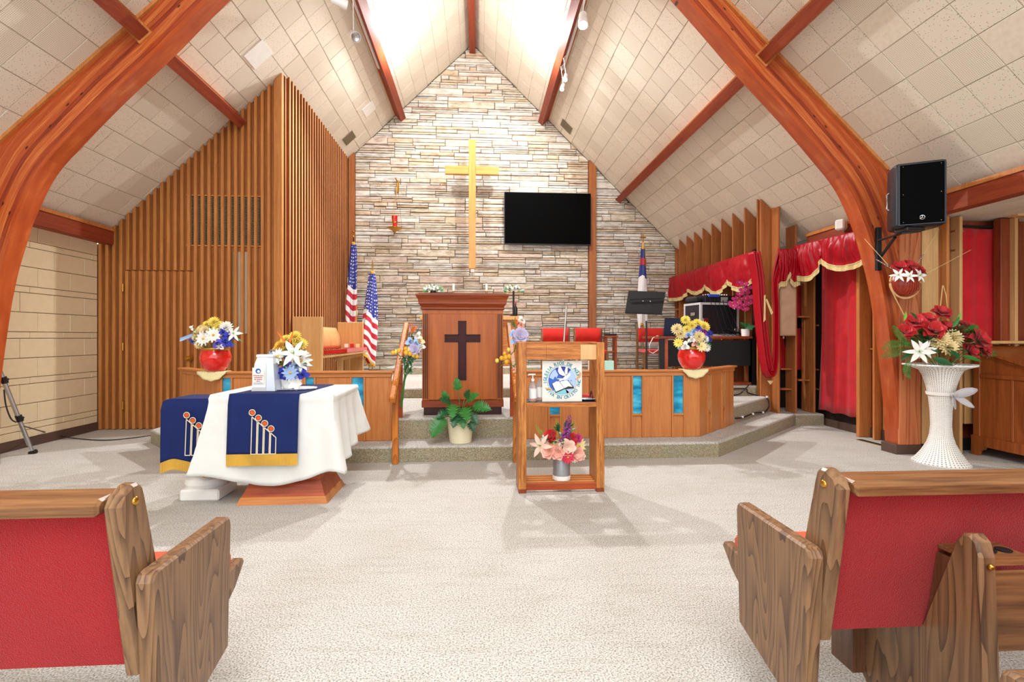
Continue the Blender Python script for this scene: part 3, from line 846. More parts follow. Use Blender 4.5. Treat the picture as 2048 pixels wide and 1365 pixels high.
for u, y1, top in ((1557, 6.85, None), (1591, 6.8, at(1591, 455, y=6.6).z), (1628, 6.85, 2.39), (1654, 6.8, 2.39)):
    x = at(u, 600, y=6.6).x; zt = min(top or 9, cz(x) - .01)
    if u == 1591: zt = cz(x) - .02
    m = MB().bbox(x - .016, x + .012, 6.58, y1, .156, zt); m.build('upright', W_FIN, S2)
for ua, ub, v in ((1557, 1589, 740), (1557, 1589, 780), (1592, 1617, 636), (1592, 1617, 762), (1630, 1643, 653), (1630, 1643, 741), (1630, 1643, 780)):
    p = at(ua, v, y=6.72); m = MB().bbox(p.x, at(ub, v, y=6.72).x, 6.66, 6.78, p.z, p.z + .022); m.build('shelf', W_FIN, S2)
for u, v0, v1 in ((1578, 742, 780), (1609, 640, 760), (1641, 657, 740)):
    p, q = at(u, v0, y=6.75), at(u, v1, y=6.75); m = MB().bbox(p.x - .008, p.x + .008, 6.74, 6.77, q.z, p.z); m.build('divider', W_FIN, S2)
m = MB().box(4.06, 4.72, 7.15, 7.2, .15, 2.5); m.build('dark_backing', BROWNP, S2)
for ua, ub, va, vb, ba in ((1557, 1577, 675, 738, 1567), (1592, 1606, 560, 634, 1606), (1593, 1608, 657, 740, 1601), (1630, 1643, 675, 738, 1634)):
    a_, b_ = at(ua, vb, y=7.0), at(ub, va, y=7.0)
    m = MB(); m.prism([(a_.x, a_.z), (b_.x, a_.z), (at(ba, va, y=7.0).x, b_.z), (a_.x, b_.z)], 'y', 7.0, 7.02); m.build('red_cloth', CURT, S2)
# ================================================================ FURNITURE
def lerp(a, b, t): return a + (b - a) * t
# ---- altar rail, two bent runs on the lowest step
RL, RH = .156, .861
def rail(pts, glass, label, endcap):
    """pts: floor polyline; glass: list of (segment, t0, t1)"""
    root = empty('altar_rail', (pts[0][0], pts[0][1], RL), label, 'altar rail', 'two wings of the altar rail')
    for si, (a, b) in enumerate(zip(pts, pts[1:])):
        A, B = Vector((a[0], a[1], 0)), Vector((b[0], b[1], 0)); d = (B - A); L = d.length; d.normalize(); n = Vector((d.y, -d.x, 0))
        if n.y > 0: n = -n
        M = Matrix.Translation(A) @ Matrix((d, n, Vector((0, 0, 1)))).transposed().to_4x4()
        # local: x along, y toward the nave, z up
        h = RH
        m = MB(M); m.bbox(-.02, L + .02, -.075, .035, h - .02, h, b=.004); m.build('cap', W_RAILX, root)
        m = MB(M); m.bbox(0, L, -.045, .012, h - .062, h - .02, b=.003); m.build('rail_head', W_RAILX, root)
        xs = sorted([g for g in glass if g[0] == si], key=lambda g: g[1])
        cur = 0.0
        zt, zg0 = h - .062, RL + .25
        for (_, g0, g1) in xs + [(si, L, L)]:
            if g0 - cur > .02:
                m = MB(M); m.bbox(cur + .001, g0 - .001, -.03, -.002, RL + .002, zt, b=.002); m.build('panel', W_RAIL, root)
            if g1 > g0:
                for xx in (g0, g1 - .018):
                    m = MB(M); m.bbox(xx, xx + .018, -.04, .012, RL + .002, zt, b=.002); m.build('stile', W_RAIL, root)
                m = MB(M); m.bbox(g0 + .018, g1 - .018, -.04, .01, zg0 - .02, zg0, b=.002); m.build('cross_bar', W_RAILX, root)
                m = MB(M); m.box(g0 + .018, g1 - .018, -.03, -.01, RL + .002, zg0 - .02); m.build('lower_panel', W_RAIL, root)
                m = MB(M); m.box(g0 + .016, g1 - .016, -.022, -.014, zg0, zt); m.build('glass_pane', BLUEGL, root)
            cur = g1
    return root
def gx(u, y=5.1): return at(u, 790, y=y).x
xl0, xl1 = -2.57, at(783, 800, y=5.1).x
xr0, xr1 = at(1044, 800, y=5.1).x, 2.31
gl = [(u0, u1) for u0, u1 in ((441, 466), (524, 548), (608, 632), (700, 731))]
rail([(-3.31, 5.81), (xl0, 5.1), (xl1, 5.1)], [(0, .12, .22), (0, .38, .48)] + [(1, gx(a) - xl0, gx(b) - xl0) for a, b in gl if gx(a) > xl0 + .03], 'left wing of the oak altar rail with blue glass slots behind the draped table', 0)
gr = [(u0, u1) for u0, u1 in ((1096, 1123), (1178, 1204), (1262, 1287), (1343, 1370))]
rail([(xr0, 5.1), (xr1, 5.1), (3.05, 5.81)], [(0, gx(a) - xr0, gx(b) - xr0) for a, b in gr] + [(1, .2, .31), (1, .62, .73)], 'right wing of the oak altar rail with blue glass slots, angled at its far end', 0)

# ---- handrails either side of the pulpit steps
def handrail(u0, label, u1, ub):
    xb = at(u0, 797, y=4.72).x; xt = at(u1, 652, y=5.8).x
    root = empty('stair_handrail', (xb, 4.79, 0), label, 'handrail', 'slanted oak handrails at the pulpit steps')
    A, B = Vector((xb, 4.62, .62)), Vector((xt, 5.85, 1.345))
    m = MB(); d = (B - A).normalized(); up = Vector((1, 0, 0)).cross(d).normalized(); R = Matrix((Vector((1, 0, 0)), d, up)).transposed().to_4x4()
    m.M = Matrix.Translation(A) @ R; m.bbox(-.03, .03, 0, (B - A).length, -.035, .035, b=.012); m.build('rail', W_OAKC, root)
    m = MB(); m.bbox(xb - .028, xb + .028, 4.77, 4.82, 0, .70, b=.004); m.build('post', W_OAKC, root)
    m = MB(); xc = lerp(xb, xt, .55); m.bbox(xc - .028, xc + .028, 5.2, 5.25, .372, .95, b=.004); m.build('post', W_ARCH, root)
    return root
HL = handrail(788, 'slanted oak handrail on the pulpit side near the draped table, flowers tied to it', 812, 0)
HR = handrail(1033, 'slanted oak handrail between the pulpit and the display stand, flowers tied to it', 1018, 0)

# ---- pulpit
PX0, PX1, PY = -.605, .262, 5.33
pc = (PX0 + PX1) / 2
PU = empty('pulpit', (pc, PY + .25, .372), 'tall reddish maple pulpit with a dark inset cross', 'pulpit')
zt = 1.657
box('plinth', wood('pulpit_plinth', hx('3C140E'), hx('200A08'), 'x', 1, .35), (PX0 + .02, PX1 - .02, PY + .02, PY + .52, .372, .46), PU)
box('base_board', W_PULPD, (PX0, PX1, PY, PY + .54, .455, .53), PU)
box('body', W_PULP, (PX0 + .005, PX1 - .005, PY + .012, PY + .53, .53, 1.50), PU)
box('front_panel', W_PULP, (PX0 + .075, PX1 - .075, PY + .002, PY + .02, .535, 1.45), PU)
for s, xx in ((1, PX0), (-1, PX1)):
    for k in range(3):
        xa = xx + s * (.018 + .018 * k)
        box('flute', W_DARK, (min(xa, xa + s * .008), max(xa, xa + s * .008), PY + .006, PY + .016, .55, 1.45), PU, bev=0)
prof = [(0, 1.49), (.012, 1.5), (.012, 1.515), (.004, 1.52), (.016, 1.54), (.03, 1.555), (.03, 1.57), (.036, 1.6), (.052, 1.63), (.06, 1.64), (.06, 1.657)]
m = MB(); rings = []
for o, z in prof:
    rings.append([m._v(p) for p in ((PX0 - o, PY - o, z), (PX1 + o, PY - o, z), (PX1 + o, PY + .54 + o, z), (PX0 - o, PY + .54 + o, z))])
for A, B in zip(rings, rings[1:]):
    for k in range(4): m.face([A[k], A[(k + 1) % 4], B[(k + 1) % 4], B[k]])
m.face(rings[0][::-1]); m.face(rings[-1]); m.build('cornice', W_PULPD, PU)
def P5(u, v, y=PY): return at(u, v, y=y)
c0, c1 = P5(917, 643), P5(932, 760); a0, a1 = P5(890, 670), P5(960, 684)
y0, y1 = PY - .004, PY + .004
cr = [(c0.x, c1.z), (c1.x, c1.z), (c1.x, a1.z), (a1.x, a1.z), (a1.x, a0.z), (c1.x, a0.z), (c1.x, c0.z), (c0.x, c0.z), (c0.x, a0.z), (a0.x, a0.z), (a0.x, a1.z), (c0.x, a1.z)]
m = MB()
a = [m._v((p[0], PY + .004, p[1])) for p in cr]; cx_, cz_ = (c0.x + c1.x) / 2, (a0.z + a1.z) / 2
m.face([m._v((p[0], PY - .001, p[1])) for p in cr]); CR = m.build('inset_cross', W_DARK, PU)
m = MB()
for k in range(12):
    p, q = Vector((cr[k][0], 0, cr[k][1])), Vector((cr[(k + 1) % 12][0], 0, cr[(k + 1) % 12][1]))
    m.box(min(p.x, q.x) - .004, max(p.x, q.x) + .004, PY - .008, PY + .004, min(p.z, q.z) - .004, max(p.z, q.z) + .004)
m.build('cross_moulding', W_DARK, CR)
box('reading_top', W_PULPD, (PX0 - .03, PX1 + .03, PY - .02, PY + .5, 1.657, 1.668), PU)

# ---- altar behind the pulpit
AL = empty('altar', (-.1, 9.6, .65), 'wooden altar table showing behind the pulpit edge', 'altar')
ax0, ax1 = -1.1, at(1046, 650, y=9.45).x
box('altar_top', W_TAN, (ax0, ax1, 9.42, 9.9, 1.53, 1.60), AL)
box('altar_front', W_LAMX, (ax0 + .06, ax1 - .05, 9.48, 9.86, .65, 1.53), AL)

# ---- pews
def pew(ox, sgn, oy, label, L, rack, legs, grp='pews nearest the chancel'):
    root = empty('pew', (ox, oy + 1.4, 0), label, 'pew')
    def X(a, b): return (min(ox + sgn * a, ox + sgn * b), max(ox + sgn * a, ox + sgn * b))
    def yz(name, pts, a, b, mat, par=root, q=.007):
        x0, x1 = X(a, b); m = MB(); n = len(pts)
        P = [Vector((p[0] + oy, p[1])) for p in pts]; c = sum(P, Vector((0, 0))) / n
        I = []
        for k in range(n):
            e1 = (P[k] - P[k - 1]).normalized(); e2 = (P[(k + 1) % n] - P[k]).normalized()
            n1 = Vector((-e1.y, e1.x)); n2 = Vector((-e2.y, e2.x)); d = n1 + n2; d = d / max(.5, d.dot(n1))
            if d.dot(c - P[k]) < 0 and (n1.dot(c - P[k]) < 0): d = -d
            I.append(P[k] + d * q)
        r0 = [m._v((x0, p.x, p.y)) for p in I]; r1 = [m._v((x0 + q, p.x, p.y)) for p in P]; r2 = [m._v((x1 - q, p.x, p.y)) for p in P]; r3 = [m._v((x1, p.x, p.y)) for p in I]
        for A, B in ((r0, r1), (r1, r2), (r2, r3)):
            for k in range(n): m.face([A[k], A[(k + 1) % n], B[(k + 1) % n], B[k]])
        m.face(r0[::-1]); m.face(r3)
        return m.build(name, mat, par)
    # arm end panel
    A = yz('end_panel', [(1.33, .10), (1.45, .16), (1.67, .218), (1.687, .60), (1.682, .622), (1.668, .63), (1.32, .624), (1.303, .618), (1.296, .60)], 0, .045, W_PEW)
    # stile with rounded head
    pts = [(1.36, .33), (1.39, .33), (1.385, .60), (1.345, .80), (1.338, .825), (1.32, .84), (1.30, .842), (1.268, .828), (1.25, .80), (1.252, .785), (1.31, .40)]
    yz('stile', [(1.39, .36), (1.405, .56), (1.345, .80), (1.336, .828), (1.318, .842), (1.298, .842), (1.265, .826), (1.25, .80), (1.30, .5), (1.325, .36)], .045, .085, W_PEW)
    x0, x1 = X(.038, .047); yk = oy + 1.305; m = MB(); m.sphere((ox + sgn * .045, yk, .80), .011, 12, 8, (.6, 1, 1)); m.build('button', BRASS, root, smooth=True)
    yz('top_rail', [(1.238, .785), (1.34, .785), (1.345, .80), (1.335, .823), (1.25, .823), (1.236, .81)], .085, L, W_PEWX)
    # red back panel, leaning
    yz('back_panel', [(1.355, .37), (1.385, .37), (1.33, .785), (1.29, .785)], .085, L, PEWRED, q=.004)
    yz('seat_cushion', [(1.38, .40), (1.38, .46), (1.79, .475), (1.82, .455), (1.82, .40)], .06, L, ORANGE, q=.012)
    yz('seat_board', [(1.40, .30), (1.70, .285), (1.80, .34), (1.865, .40), (1.862, .415), (1.84, .425), (1.40, .39)], .04, .075, W_PEW)
    yz('seat_board', [(1.38, .37), (1.38, .40), (1.82, .40), (1.82, .37)], .075, L, W_PEWX)
    for la in legs:
        yz('leg', [(1.16, 0), (1.185, .64), (1.195, .675), (1.215, .69), (1.235, .685), (1.255, .66), (1.345, .37), (1.62, .37), (1.66, .2), (1.62, .12), (1.5, 0)], la, la + .045, W_PEW)
        yz('leg_stretcher', [(1.56, .1), (1.66, .1), (1.66, .37), (1.56, .37)], la - .05, la, W_PEWD, q=.004)
        m = MB(); xb = ox + sgn * (la + .02); m.sphere((xb, oy + 1.178, .62), .008, 10, 6); m.build('plug', BRASS, root, smooth=True)
    if rack:
        a, b = rack
        R = yz('book_rack', [(1.21, .385), (1.225, .385), (1.20, .60), (1.185, .60)], a, b, W_PEWX, q=.003)
        yz('rack_end', [(1.22, .40), (1.35, .40), (1.32, .60), (1.20, .60)], a, a + .016, W_PEWD, R, q=.002)
        cup = yz('cup_shelf', [(1.20, .612), (1.315, .612), (1.315, .624), (1.20, .624)], a, a + .17, W_PEWX, R, q=.002)
        for k in range(3):
            m = MB(); m.lathe([(.017, .6242), (.019, .626), (.019, .6275), (.014, .6275)], (ox + sgn * (a + .045 + .045 * k), oy + 1.26, 0), 14); m.build('cup_hole', BLACKM, R, smooth=True)
    return root
pew(.893, 1, .0, 'dark oak pew with red fabric back, the one with the wooden book rack', 3.3, (.385, 3.0), [.375, 2.6])
pew(-.793, -1, -.025, 'dark oak pew with red fabric back on the side of the cream block wall', 3.3, None, [.82, 2.7])
pew(.90, 1, -.872, 'rounded oak arm of the next pew back, peeping in at the very bottom edge', 3.3, None, [2.6])

# ---- communion table with linen cloth
CT_ = empty('communion_table', (-1.47, 4.0, 0), 'table on a flared wooden base under the white linen cloth', 'table')
tx0, tx1, ty0, ty1, tz = -1.90, -1.06, 3.70, 4.40, .79
box('table_top', W_TAN, (tx0 + .02, tx1 - .02, ty0 + .02, ty1 - .02, tz - .04, tz - .004), CT_)
m = MB()
bx0, bx1, by0, by1 = -1.725, -1.09, 3.68, 4.15
def ring(o, z): return [(bx0 + o, by0 + o, z), (bx1 - o, by0 + o, z), (bx1 - o, by1 - o, z), (bx0 + o, by1 - o, z)]
def stack(m, rs):
    I = [[m._v(p) for p in r] for r in rs]
    for A, B in zip(I, I[1:]):
        for k in range(4): m.face([A[k], A[(k + 1) % 4], B[(k + 1) % 4], B[k]])
    m.face(I[0][::-1]); m.face(I[-1])
stack(m, [ring(0, 0), ring(.004, .01), ring(.018, .045), ring(.022, .05)]); m.build('base_moulding', W_RAILX, CT_)
m = MB(); stack(m, [ring(.025, .05), ring(.07, .16), ring(.10, .3), ring(.12, .755)]); m.build('pedestal', W_ARCH, CT_)
def cloth_drape(name, mat, x0, x1, y0, y1, z, hem, flare, label, cat, folds=0, n=180, seed=1, rows=22, crease=.012):
    """draped cloth: flat top and a skirt following the rounded-rectangle edge"""
    r = .02
    def edge(t):
        # perimeter point, outward normal, side parameter
        W, H = x1 - x0, y1 - y0; per = 2 * (W + H); d = (t % 1) * per
        if d < W: return Vector((x0 + d, y0, 0)), Vector((0, -1, 0)), 0, d / W
        d -= W
        if d < H: return Vector((x1, y0 + d, 0)), Vector((1, 0, 0)), 1, d / H
        d -= H
        if d < W: return Vector((x1 - d, y1, 0)), Vector((0, 1, 0)), 2, d / W
        d -= W; return Vector((x0, y1 - d, 0)), Vector((-1, 0, 0)), 3, d / H
    m = MB()
    loops = []
    c = Vector(((x0 + x1) / 2, (y0 + y1) / 2, 0))
    for j in range(rows + 1):
        q = j / rows; lp = []
        for i in range(n):
            t = i / n; p, nr, side, sp = edge(t)
            k = min(sp, 1 - sp); cornerness = max(0, 1 - k / .3)
            rad = (p - c).normalized(); nn = nr.lerp(rad, cornerness * .8).normalized()
            zh = hem(side, sp)
            drop = q * (z - zh)
            out = flare(side, sp) * (q ** 1.25) + crease * sin(t * 2 * pi * folds + seed) * q * (0.35 + cornerness) + .010 * q * mn.noise(Vector((t * 34, q * 3, seed))) + .003 * mn.noise(Vector((t * 90, q * 14, seed)))
            if q < .06: out = .012 * sin(q / .06 * pi / 2); 
            lp.append(m._v(p + nn * (out + .012) + Vector((0, 0, z - drop - (0.0 if q > 0 else 0)))))
        loops.append(lp)
    for A, B in zip(loops, loops[1:]):
        for i in range(n): m.face([A[i], A[(i + 1) % n], B[(i + 1) % n], B[i]])
    inner_ = [m._v(c + (edge(i / n)[0] - c) * .98 + Vector((0, 0, z + .003))) for i in range(n)]
    for i in range(n): m.face([inner_[i], inner_[(i + 1) % n], loops[0][(i + 1) % n], loops[0][i]])
    m.face(inner_)
    o = m.build(name, mat, None, smooth=True, label=label, cat=cat, solid=.003, sharp=60)
    return o
def hemT(side, s):
    if side == 0: return .24 - .10 * sin(pi * min(1, max(0, (s - .05) / .9)))
    if side == 1: return .21 + .20 * s
    if side == 2: return .42
    return .35 - .1 * s
def flT(side, s):
    base = .05
    k = min(s, 1 - s)
    cn = max(0, 1 - k / .28)
    if side == 0: return .02 + .10 * cn * (1.2 if s < .5 else .35)
    if side == 1: return .03 + .12 * cn * (.3 if s < .5 else .5) + .03 * sin(s * 7 * pi)
    if side == 3: return .02 + .02 * cn * (1 - s) + (.08 * max(0, (s - .8) / .2))
    return .05
cloth_drape('tablecloth', LINEN, tx0, tx1, ty0, ty1, tz, hemT, flT, 'white linen cloth draped over the communion table', 'tablecloth', folds=14, seed=2)
# blue paraments
def fringe_part(par, mat, x0, x1, y, z0, z1, n, lean=0, yf=None):
    m = MB(); w = (x1 - x0) / n
    for k in range(n):
        x = x0 + k * w; yy = y if yf is None else yf((k + .5) / n)
        zt = z0 if not callable(z0) else z0((k + .5) / n); zb = z1 if not callable(z1) else z1((k + .5) / n)
        m.box(x + w * .1, x + w * .9, yy - .003, yy + .003, zb + rnd.uniform(0, .006), zt)
    return m.build('fringe', mat, par, kind='stuff')
def emblem(par, cx, y, zc, s):
    """four candle strokes under four flame discs"""
    W_ = plain('emblem_thread', hx('E8DCC0'), .7) if 'emblem_thread' not in MATS else MATS['emblem_thread']
    O_ = plain('emblem_flame', hx('E0541C'), .6) if 'emblem_flame' not in MATS else MATS['emblem_flame']
    K_ = plain('emblem_core', hx('3A0C08'), .7) if 'emblem_core' not in MATS else MATS['emblem_core']
    def yy(z): return y(z) if callable(y) else y
    m = MB()
    for k in range(4):
        xa = cx - .085 * s + k * .044 * s; xb = xa + .036 * s; zt = zc + (.10 - .038 * k) * s; z2 = zt - .032 * s; zb = zc - .16 * s
        P = [(xa, zb), (xa, zt), (xb, z2), (xb, zb)]
        for i in range(4):
            p, q = P[i], P[(i + 1) % 4]
            m.tube([(p[0], yy(p[1]) - .002, p[1]), ((p[0] + q[0]) / 2, yy((p[1] + q[1]) / 2) - .002, (p[1] + q[1]) / 2), (q[0], yy(q[1]) - .002, q[1])], .0034 * s, 4)
        c = (xa + .002, yy(zt + .03 * s) - .003, zt + .03 * s)
        m.tube([(c[0] + .021 * s * cos(a / 16 * 2 * pi), c[1] - .002, c[2] + .021 * s * sin(a / 16 * 2 * pi)) for a in range(17)], .0032 * s, 4, cap=False)
    E = m.build('embroidered_emblem', W_, par)
    R = Matrix.Rotation(radians(90), 3, 'X')
    for k in range(4):
        xa = cx - .085 * s + k * .044 * s + .002; zt = zc + (.13 - .038 * k) * s
        m = MB(); m.lathe([(.019 * s, 0), (.019 * s, .002)], (xa, yy(zt) - .0005, zt), 16, R=R); m.build('flame_ground', K_, E)
        m = MB(); m.lathe([(.0145 * s, 0), (.0145 * s, .002)], (xa, yy(zt) - .003, zt), 16, R=R); m.build('flame', O_, E)
# runner over the table
r0, r1 = at(457, 800, y=3.66).x, at(598, 800, y=3.66).x
zr = at(520, 908, y=3.64).z
m = MB()
def run(i, j):
    x = lerp(r0, r1, i); s = j
    if s < .45:
        y = lerp(4.36, 3.69, s / .45); k = 0; z = tz + .0075
        x = lerp(r0 + .02, r1 + .02, i) + (1 - s / .45) * .03
    else:
        q = (s - .45) / .55; y = 3.672 - .016 * min(1, q * 6) - .028 * q + .002 * sin(i * 9) * q; z = tz + .0075 - (tz + .0075 - zr) * max(0, q) - .004 * sin(pi * min(1, q * 6)) * 0
    return (x, y, z)
m.grid(run, 16, 40)
RUN = m.build('table_runner', BLUE, None, smooth=True, label='navy blue parament over the white tablecloth, gold fringe and candle emblem', cat='altar cloth', group='navy blue paraments', solid=.003)
fringe_part(RUN, GOLD, r0, r1, 3.626, zr, zr - .085, 90)
emblem(RUN, at(527, 850, y=3.65).x + .01, lambda z: 3.672 - .016 - .028 * (tz - z) / (tz - zr) - .004, at(527, 862, y=3.65).z, 1.0)

# ---- column pedestal with the second blue cloth
PD = empty('column_pedestal', (-2.02, 3.93, 0), 'white fluted plaster column on a square foot under the blue drape', 'pedestal')
m = MB(); m.bbox(-2.18, -1.90, 3.79, 4.08, 0, .085, b=.012); m.build('foot', GLOSSW, PD)
cc = (-2.06, 3.95, 0)
m = MB(); m.lathe([(.135, .085), (.145, .11), (.14, .145), (.115, .165), (.10, .17)], cc, 36, sq=lambda r, z, a: r * (1 + .05 * abs(sin(a * 9 + z * 20)))); m.build('torus_ring', WHITE, PD, smooth=True)
m = MB(); m.lathe([(.11, .17), (.108, .19), (.095, .20), (.098, .215), (.085, .225), (.08, .24)], cc, 32); m.build('neck_ring', WHITE, PD, smooth=True)
m = MB(); m.lathe([(.082, .24), (.075, .45), (.072, .66)], cc, 48, sq=lambda r, z, a: r * (1 + .04 * cos(a * 16))); m.build('shaft', WHITE, PD, smooth=True)
m = MB(); m.lathe([(.076, .66), (.08, .70), (.085, .705), (.085, .73)], cc, 32); m.build('capital', WHITE, PD, smooth=True)
PZ = .745
def cloth2(i, j):
    # strip of cloth from the back, over the round top, down the front
    x = lerp(-2.31, -1.965, i)
    s = j
    if s < .3:
        y = lerp(4.12, 3.84, s / .3); z = PZ - .0 + .0
        d = max(0, abs(x + 2.10) - .15); z -= d * d * 7
    else:
        q = (s - .3) / .7; d = max(0, abs(x + 2.10) - .15)
        zz = PZ - d * d * 7; z = lerp(zz, .285 + .03 * sin(i * 5), q); y = 3.84 - .02 * min(1, q * 8) - .03 * q + .012 * sin(i * 11) * q
    return (x - .02 * (1 - s), y, z)
m = MB(); m.grid(cloth2, 24, 40)
PAR = m.build('pedestal_drape', BLUE, None, smooth=True, label='navy blue cloth with gold fringe hung over the white column', cat='altar cloth', group='navy blue paraments', solid=.003)
fringe_part(PAR, GOLD, -2.31, -1.965, 3.79, lambda t: .285 + .03 * sin(t * 5), lambda t: .205 + .03 * sin(t * 5), 52, yf=lambda t: 3.79 + .012 * sin(t * 11))
emblem(PAR, at(398, 860, y=3.8).x, lambda z: 3.82 - .03 * (PZ - z) / .46 - .016, at(398, 866, y=3.8).z, 1.0)

# ---- display stand with the round church sign
SX0, SX1, SY0, SY1 = at(1037, 900, y=3.82).x, at(1209, 900, y=3.82).x, 3.82, 4.08
ZT = 1.16
DS = empty('display_stand', ((SX0 + SX1) / 2, 3.95, 0), 'open laminated oak stand with a shelf and slatted bottom', 'stand')
for a in (SX0, SX1 - .062):
    m = MB(); m.bbox(a, a + .062, SY0, SY1, .03, ZT, b=.003); s_ = m.build('side_panel', W_LAM, DS)
    m = MB(); m.box(a + .002, a + .06, SY0 + .003, SY1, 0, .03); m.build('foot', W_RED, DS)
z0, z1 = at(1100, 720, y=SY0).z, at(1100, 690, y=SY0).z
xa, xb = SX0 + .062, SX1 - .062
spl = [xa, lerp(xa, xb, .28), lerp(xa, xb, .77), xb]
for k, mt in enumerate((W_LAMX, W_LAMX, W_PALE)):
    m = MB(); m.bbox(spl[k] + .0003, spl[k + 1] - .0003, SY0 + .004, SY0 + .04, z0, z1, b=.001); m.build('head_board', mt, DS)
zs = at(1120, 815, y=SY0).z; zs1 = at(1120, 806, y=SY0).z
m = MB(); m.bbox(xa, xb, SY0 + .003, SY1 - .003, zs, zs1, b=.002); m.build('shelf', W_LAMX, DS)
m = MB(); m.box(xa, xb, SY0 + .02, SY1 - .01, zs1, zs1 + .003); m.build('shelf_liner', plain('dark_liner', hx('2A3040'), .25), DS)
zb = at(1120, 968, y=SY0).z
for k in range(5):
    y = SY0 + .006 + k * .058; m = MB(); m.bbox(xa, xb, y, y + .016, zb - .05 if k == 0 else zb - .016, zb, b=.002); m.build('bottom_slat', W_ARCH if k == 0 else W_RAILX, DS)
m = MB(); m.bbox(SX0 + .01, SX1 - .01, SY1 - .03, SY1, ZT - .06, ZT + .004); m.build('back_rail', W_LAMX, DS)
# the church sign standing on the shelf
def text_polys(s, size):
    cu = bpy.data.curves.new('lettering', 'FONT'); cu.body = s; cu.size = size; cu.align_x = 'CENTER'; cu.offset = size * .035
    cu.resolution_u = 2
    o = bpy.data.objects.new('lettering', cu); COL.objects.link(o)
    dg = bpy.context.evaluated_depsgraph_get(); me = o.evaluated_get(dg).to_mesh()
    V = [v.co.copy() for v in me.vertices]; F = [tuple(p.vertices) for p in me.polygons]
    o.evaluated_get(dg).to_mesh_clear(); bpy.data.objects.remove(o); bpy.data.curves.remove(cu)
    return V, F
def add_text(m, s, size, fn):
    V, F = text_polys(s, size); ids = [m._v(fn(v)) for v in V]
    for f in F: m.face([ids[i] for i in f])
SYF = SY0 + .05
s0, s1 = at(1084.5, 801, y=SYF), at(1164, 722, y=SYF)
sx, sz, sr = (s0.x + s1.x) / 2, (s0.z + s1.z) / 2, (s1.x - s0.x) / 2
zsh = zs1 + .003
SG = box('church_sign', plain('sign_board_white', hx('ECE6DC'), .5), (s0.x, s1.x, SYF, SYF + .006, zsh, s1.z), None, bev=.001, label='square white board with a round dove, globe and open book emblem', cat='sign')
def disc(par, name, col, r, y, cx=0, cz0=0, n=40):
    R = Matrix.Rotation(radians(90), 3, 'X'); m = MB(); m.lathe([(r, 0), (r, .0012)], (sx + cx, y, sz + cz0), n, R=R); return m.build(name, col, par)
def flat(par, name, col, pts, y, th=.001):
    m = MB(); m.prism([(sx + p[0] * sr, sz + p[1] * sr) for p in pts], 'y', y - th, y); return m.build(name, col, par)
c_teal, c_dk, c_mid, c_lt = plain('ink_teal', hx('1E8C9C'), .5), plain('ink_navy', hx('20288C'), .5), plain('ink_blue', hx('2C5CB8'), .5), plain('ink_pale_blue', hx('A8C0E4'), .5)
c_wh, c_blk, c_tan, c_aq = plain('ink_white', hx('F2EEE4'), .5), plain('ink_black', hx('1A1614'), .5), plain('ink_tan', hx('D89A5C'), .5), plain('ink_aqua', hx('7CC4D4'), .5)
yy = SYF
disc(SG, 'globe_rim', c_teal, sr * .76, yy); disc(SG, 'globe_ring', c_wh, sr * .735, yy - .0008); disc(SG, 'globe', c_mid, sr * .70, yy - .0016)
def arcpts(r, a0, a1, n=14): return [(r * cos(radians(a0 + (a1 - a0) * k / n)), r * sin(radians(a0 + (a1 - a0) * k / n))) for k in range(n + 1)]
y3 = yy - .0029
flat(SG, 'globe_light', c_lt, arcpts(.69, -70, 50) + [(.2, .3), (.05, -.1)], y3)
flat(SG, 'globe_dark', c_dk, arcpts(.69, 52, 118) + [(-.2, .3), (.1, .1), (.25, .3)], y3)
flat(SG, 'land', c_lt, arcpts(.66, 122, 168) + [(-.45, .05), (-.36, .22), (-.3, .12), (-.2, .3), (-.28, .42)], y3)
flat(SG, 'water', c_aq, arcpts(.69, 228, 300) + [(.1, -.35), (-.2, -.3)], y3)
y4 = y3 - .0012
flat(SG, 'book_cover', c_blk, [(-.53, -.17), (-.33, -.62), (.1, -.44), (.6, -.4), (.56, -.3), (.3, .0), (.02, -.05)], y4)
flat(SG, 'book_page', c_wh, [(-.5, -.16), (-.32, -.56), (.1, -.38), (-.16, -.06), (-.3, -.04)], y4 - .0012)
flat(SG, 'book_page', c_wh, [(.12, -.38), (.3, -.29), (.52, -.32), (.28, -.01), (-.02, -.03), (-.12, -.07)], y4 - .0012)
flat(SG, 'dove_wing', c_wh, [(.18, .22), (.02, .24), (-.14, .32), (-.22, .46), (-.2, .6), (-.16, .74), (-.08, .7), (0, .52), (.1, .4)], y4)
flat(SG, 'dove_wing', c_wh, [(.16, .26), (.12, .48), (.18, .66), (.27, .7), (.27, .5), (.26, .34)], y4)
flat(SG, 'dove_body', c_wh, [(-.32, .1), (-.12, .04), (-.2, -.06), (.02, .02), (.2, .04), (.3, .14), (.4, .26), (.42, .34), (.34, .36), (.26, .28), (.14, .22), (.02, .1), (-.1, .1)], y4 - .0012)
for pts in ([(-.88, -.34), (-.78, -.44), (-.5, -.46), (-.5, -.4), (-.74, -.38)], [(.62, .02), (.9, .14), (.96, .34), (.84, .52), (.88, .34), (.8, .2)], [(.24, -.02), (.3, .01), (.36, -.02), (.3, -.03)], [(.42, -.02), (.45, .03), (.47, -.04)]):
    flat(SG, 'wave', c_tan if abs(pts[0][0]) > .5 else c_blk, pts, y4 - .0012)
m = MB()
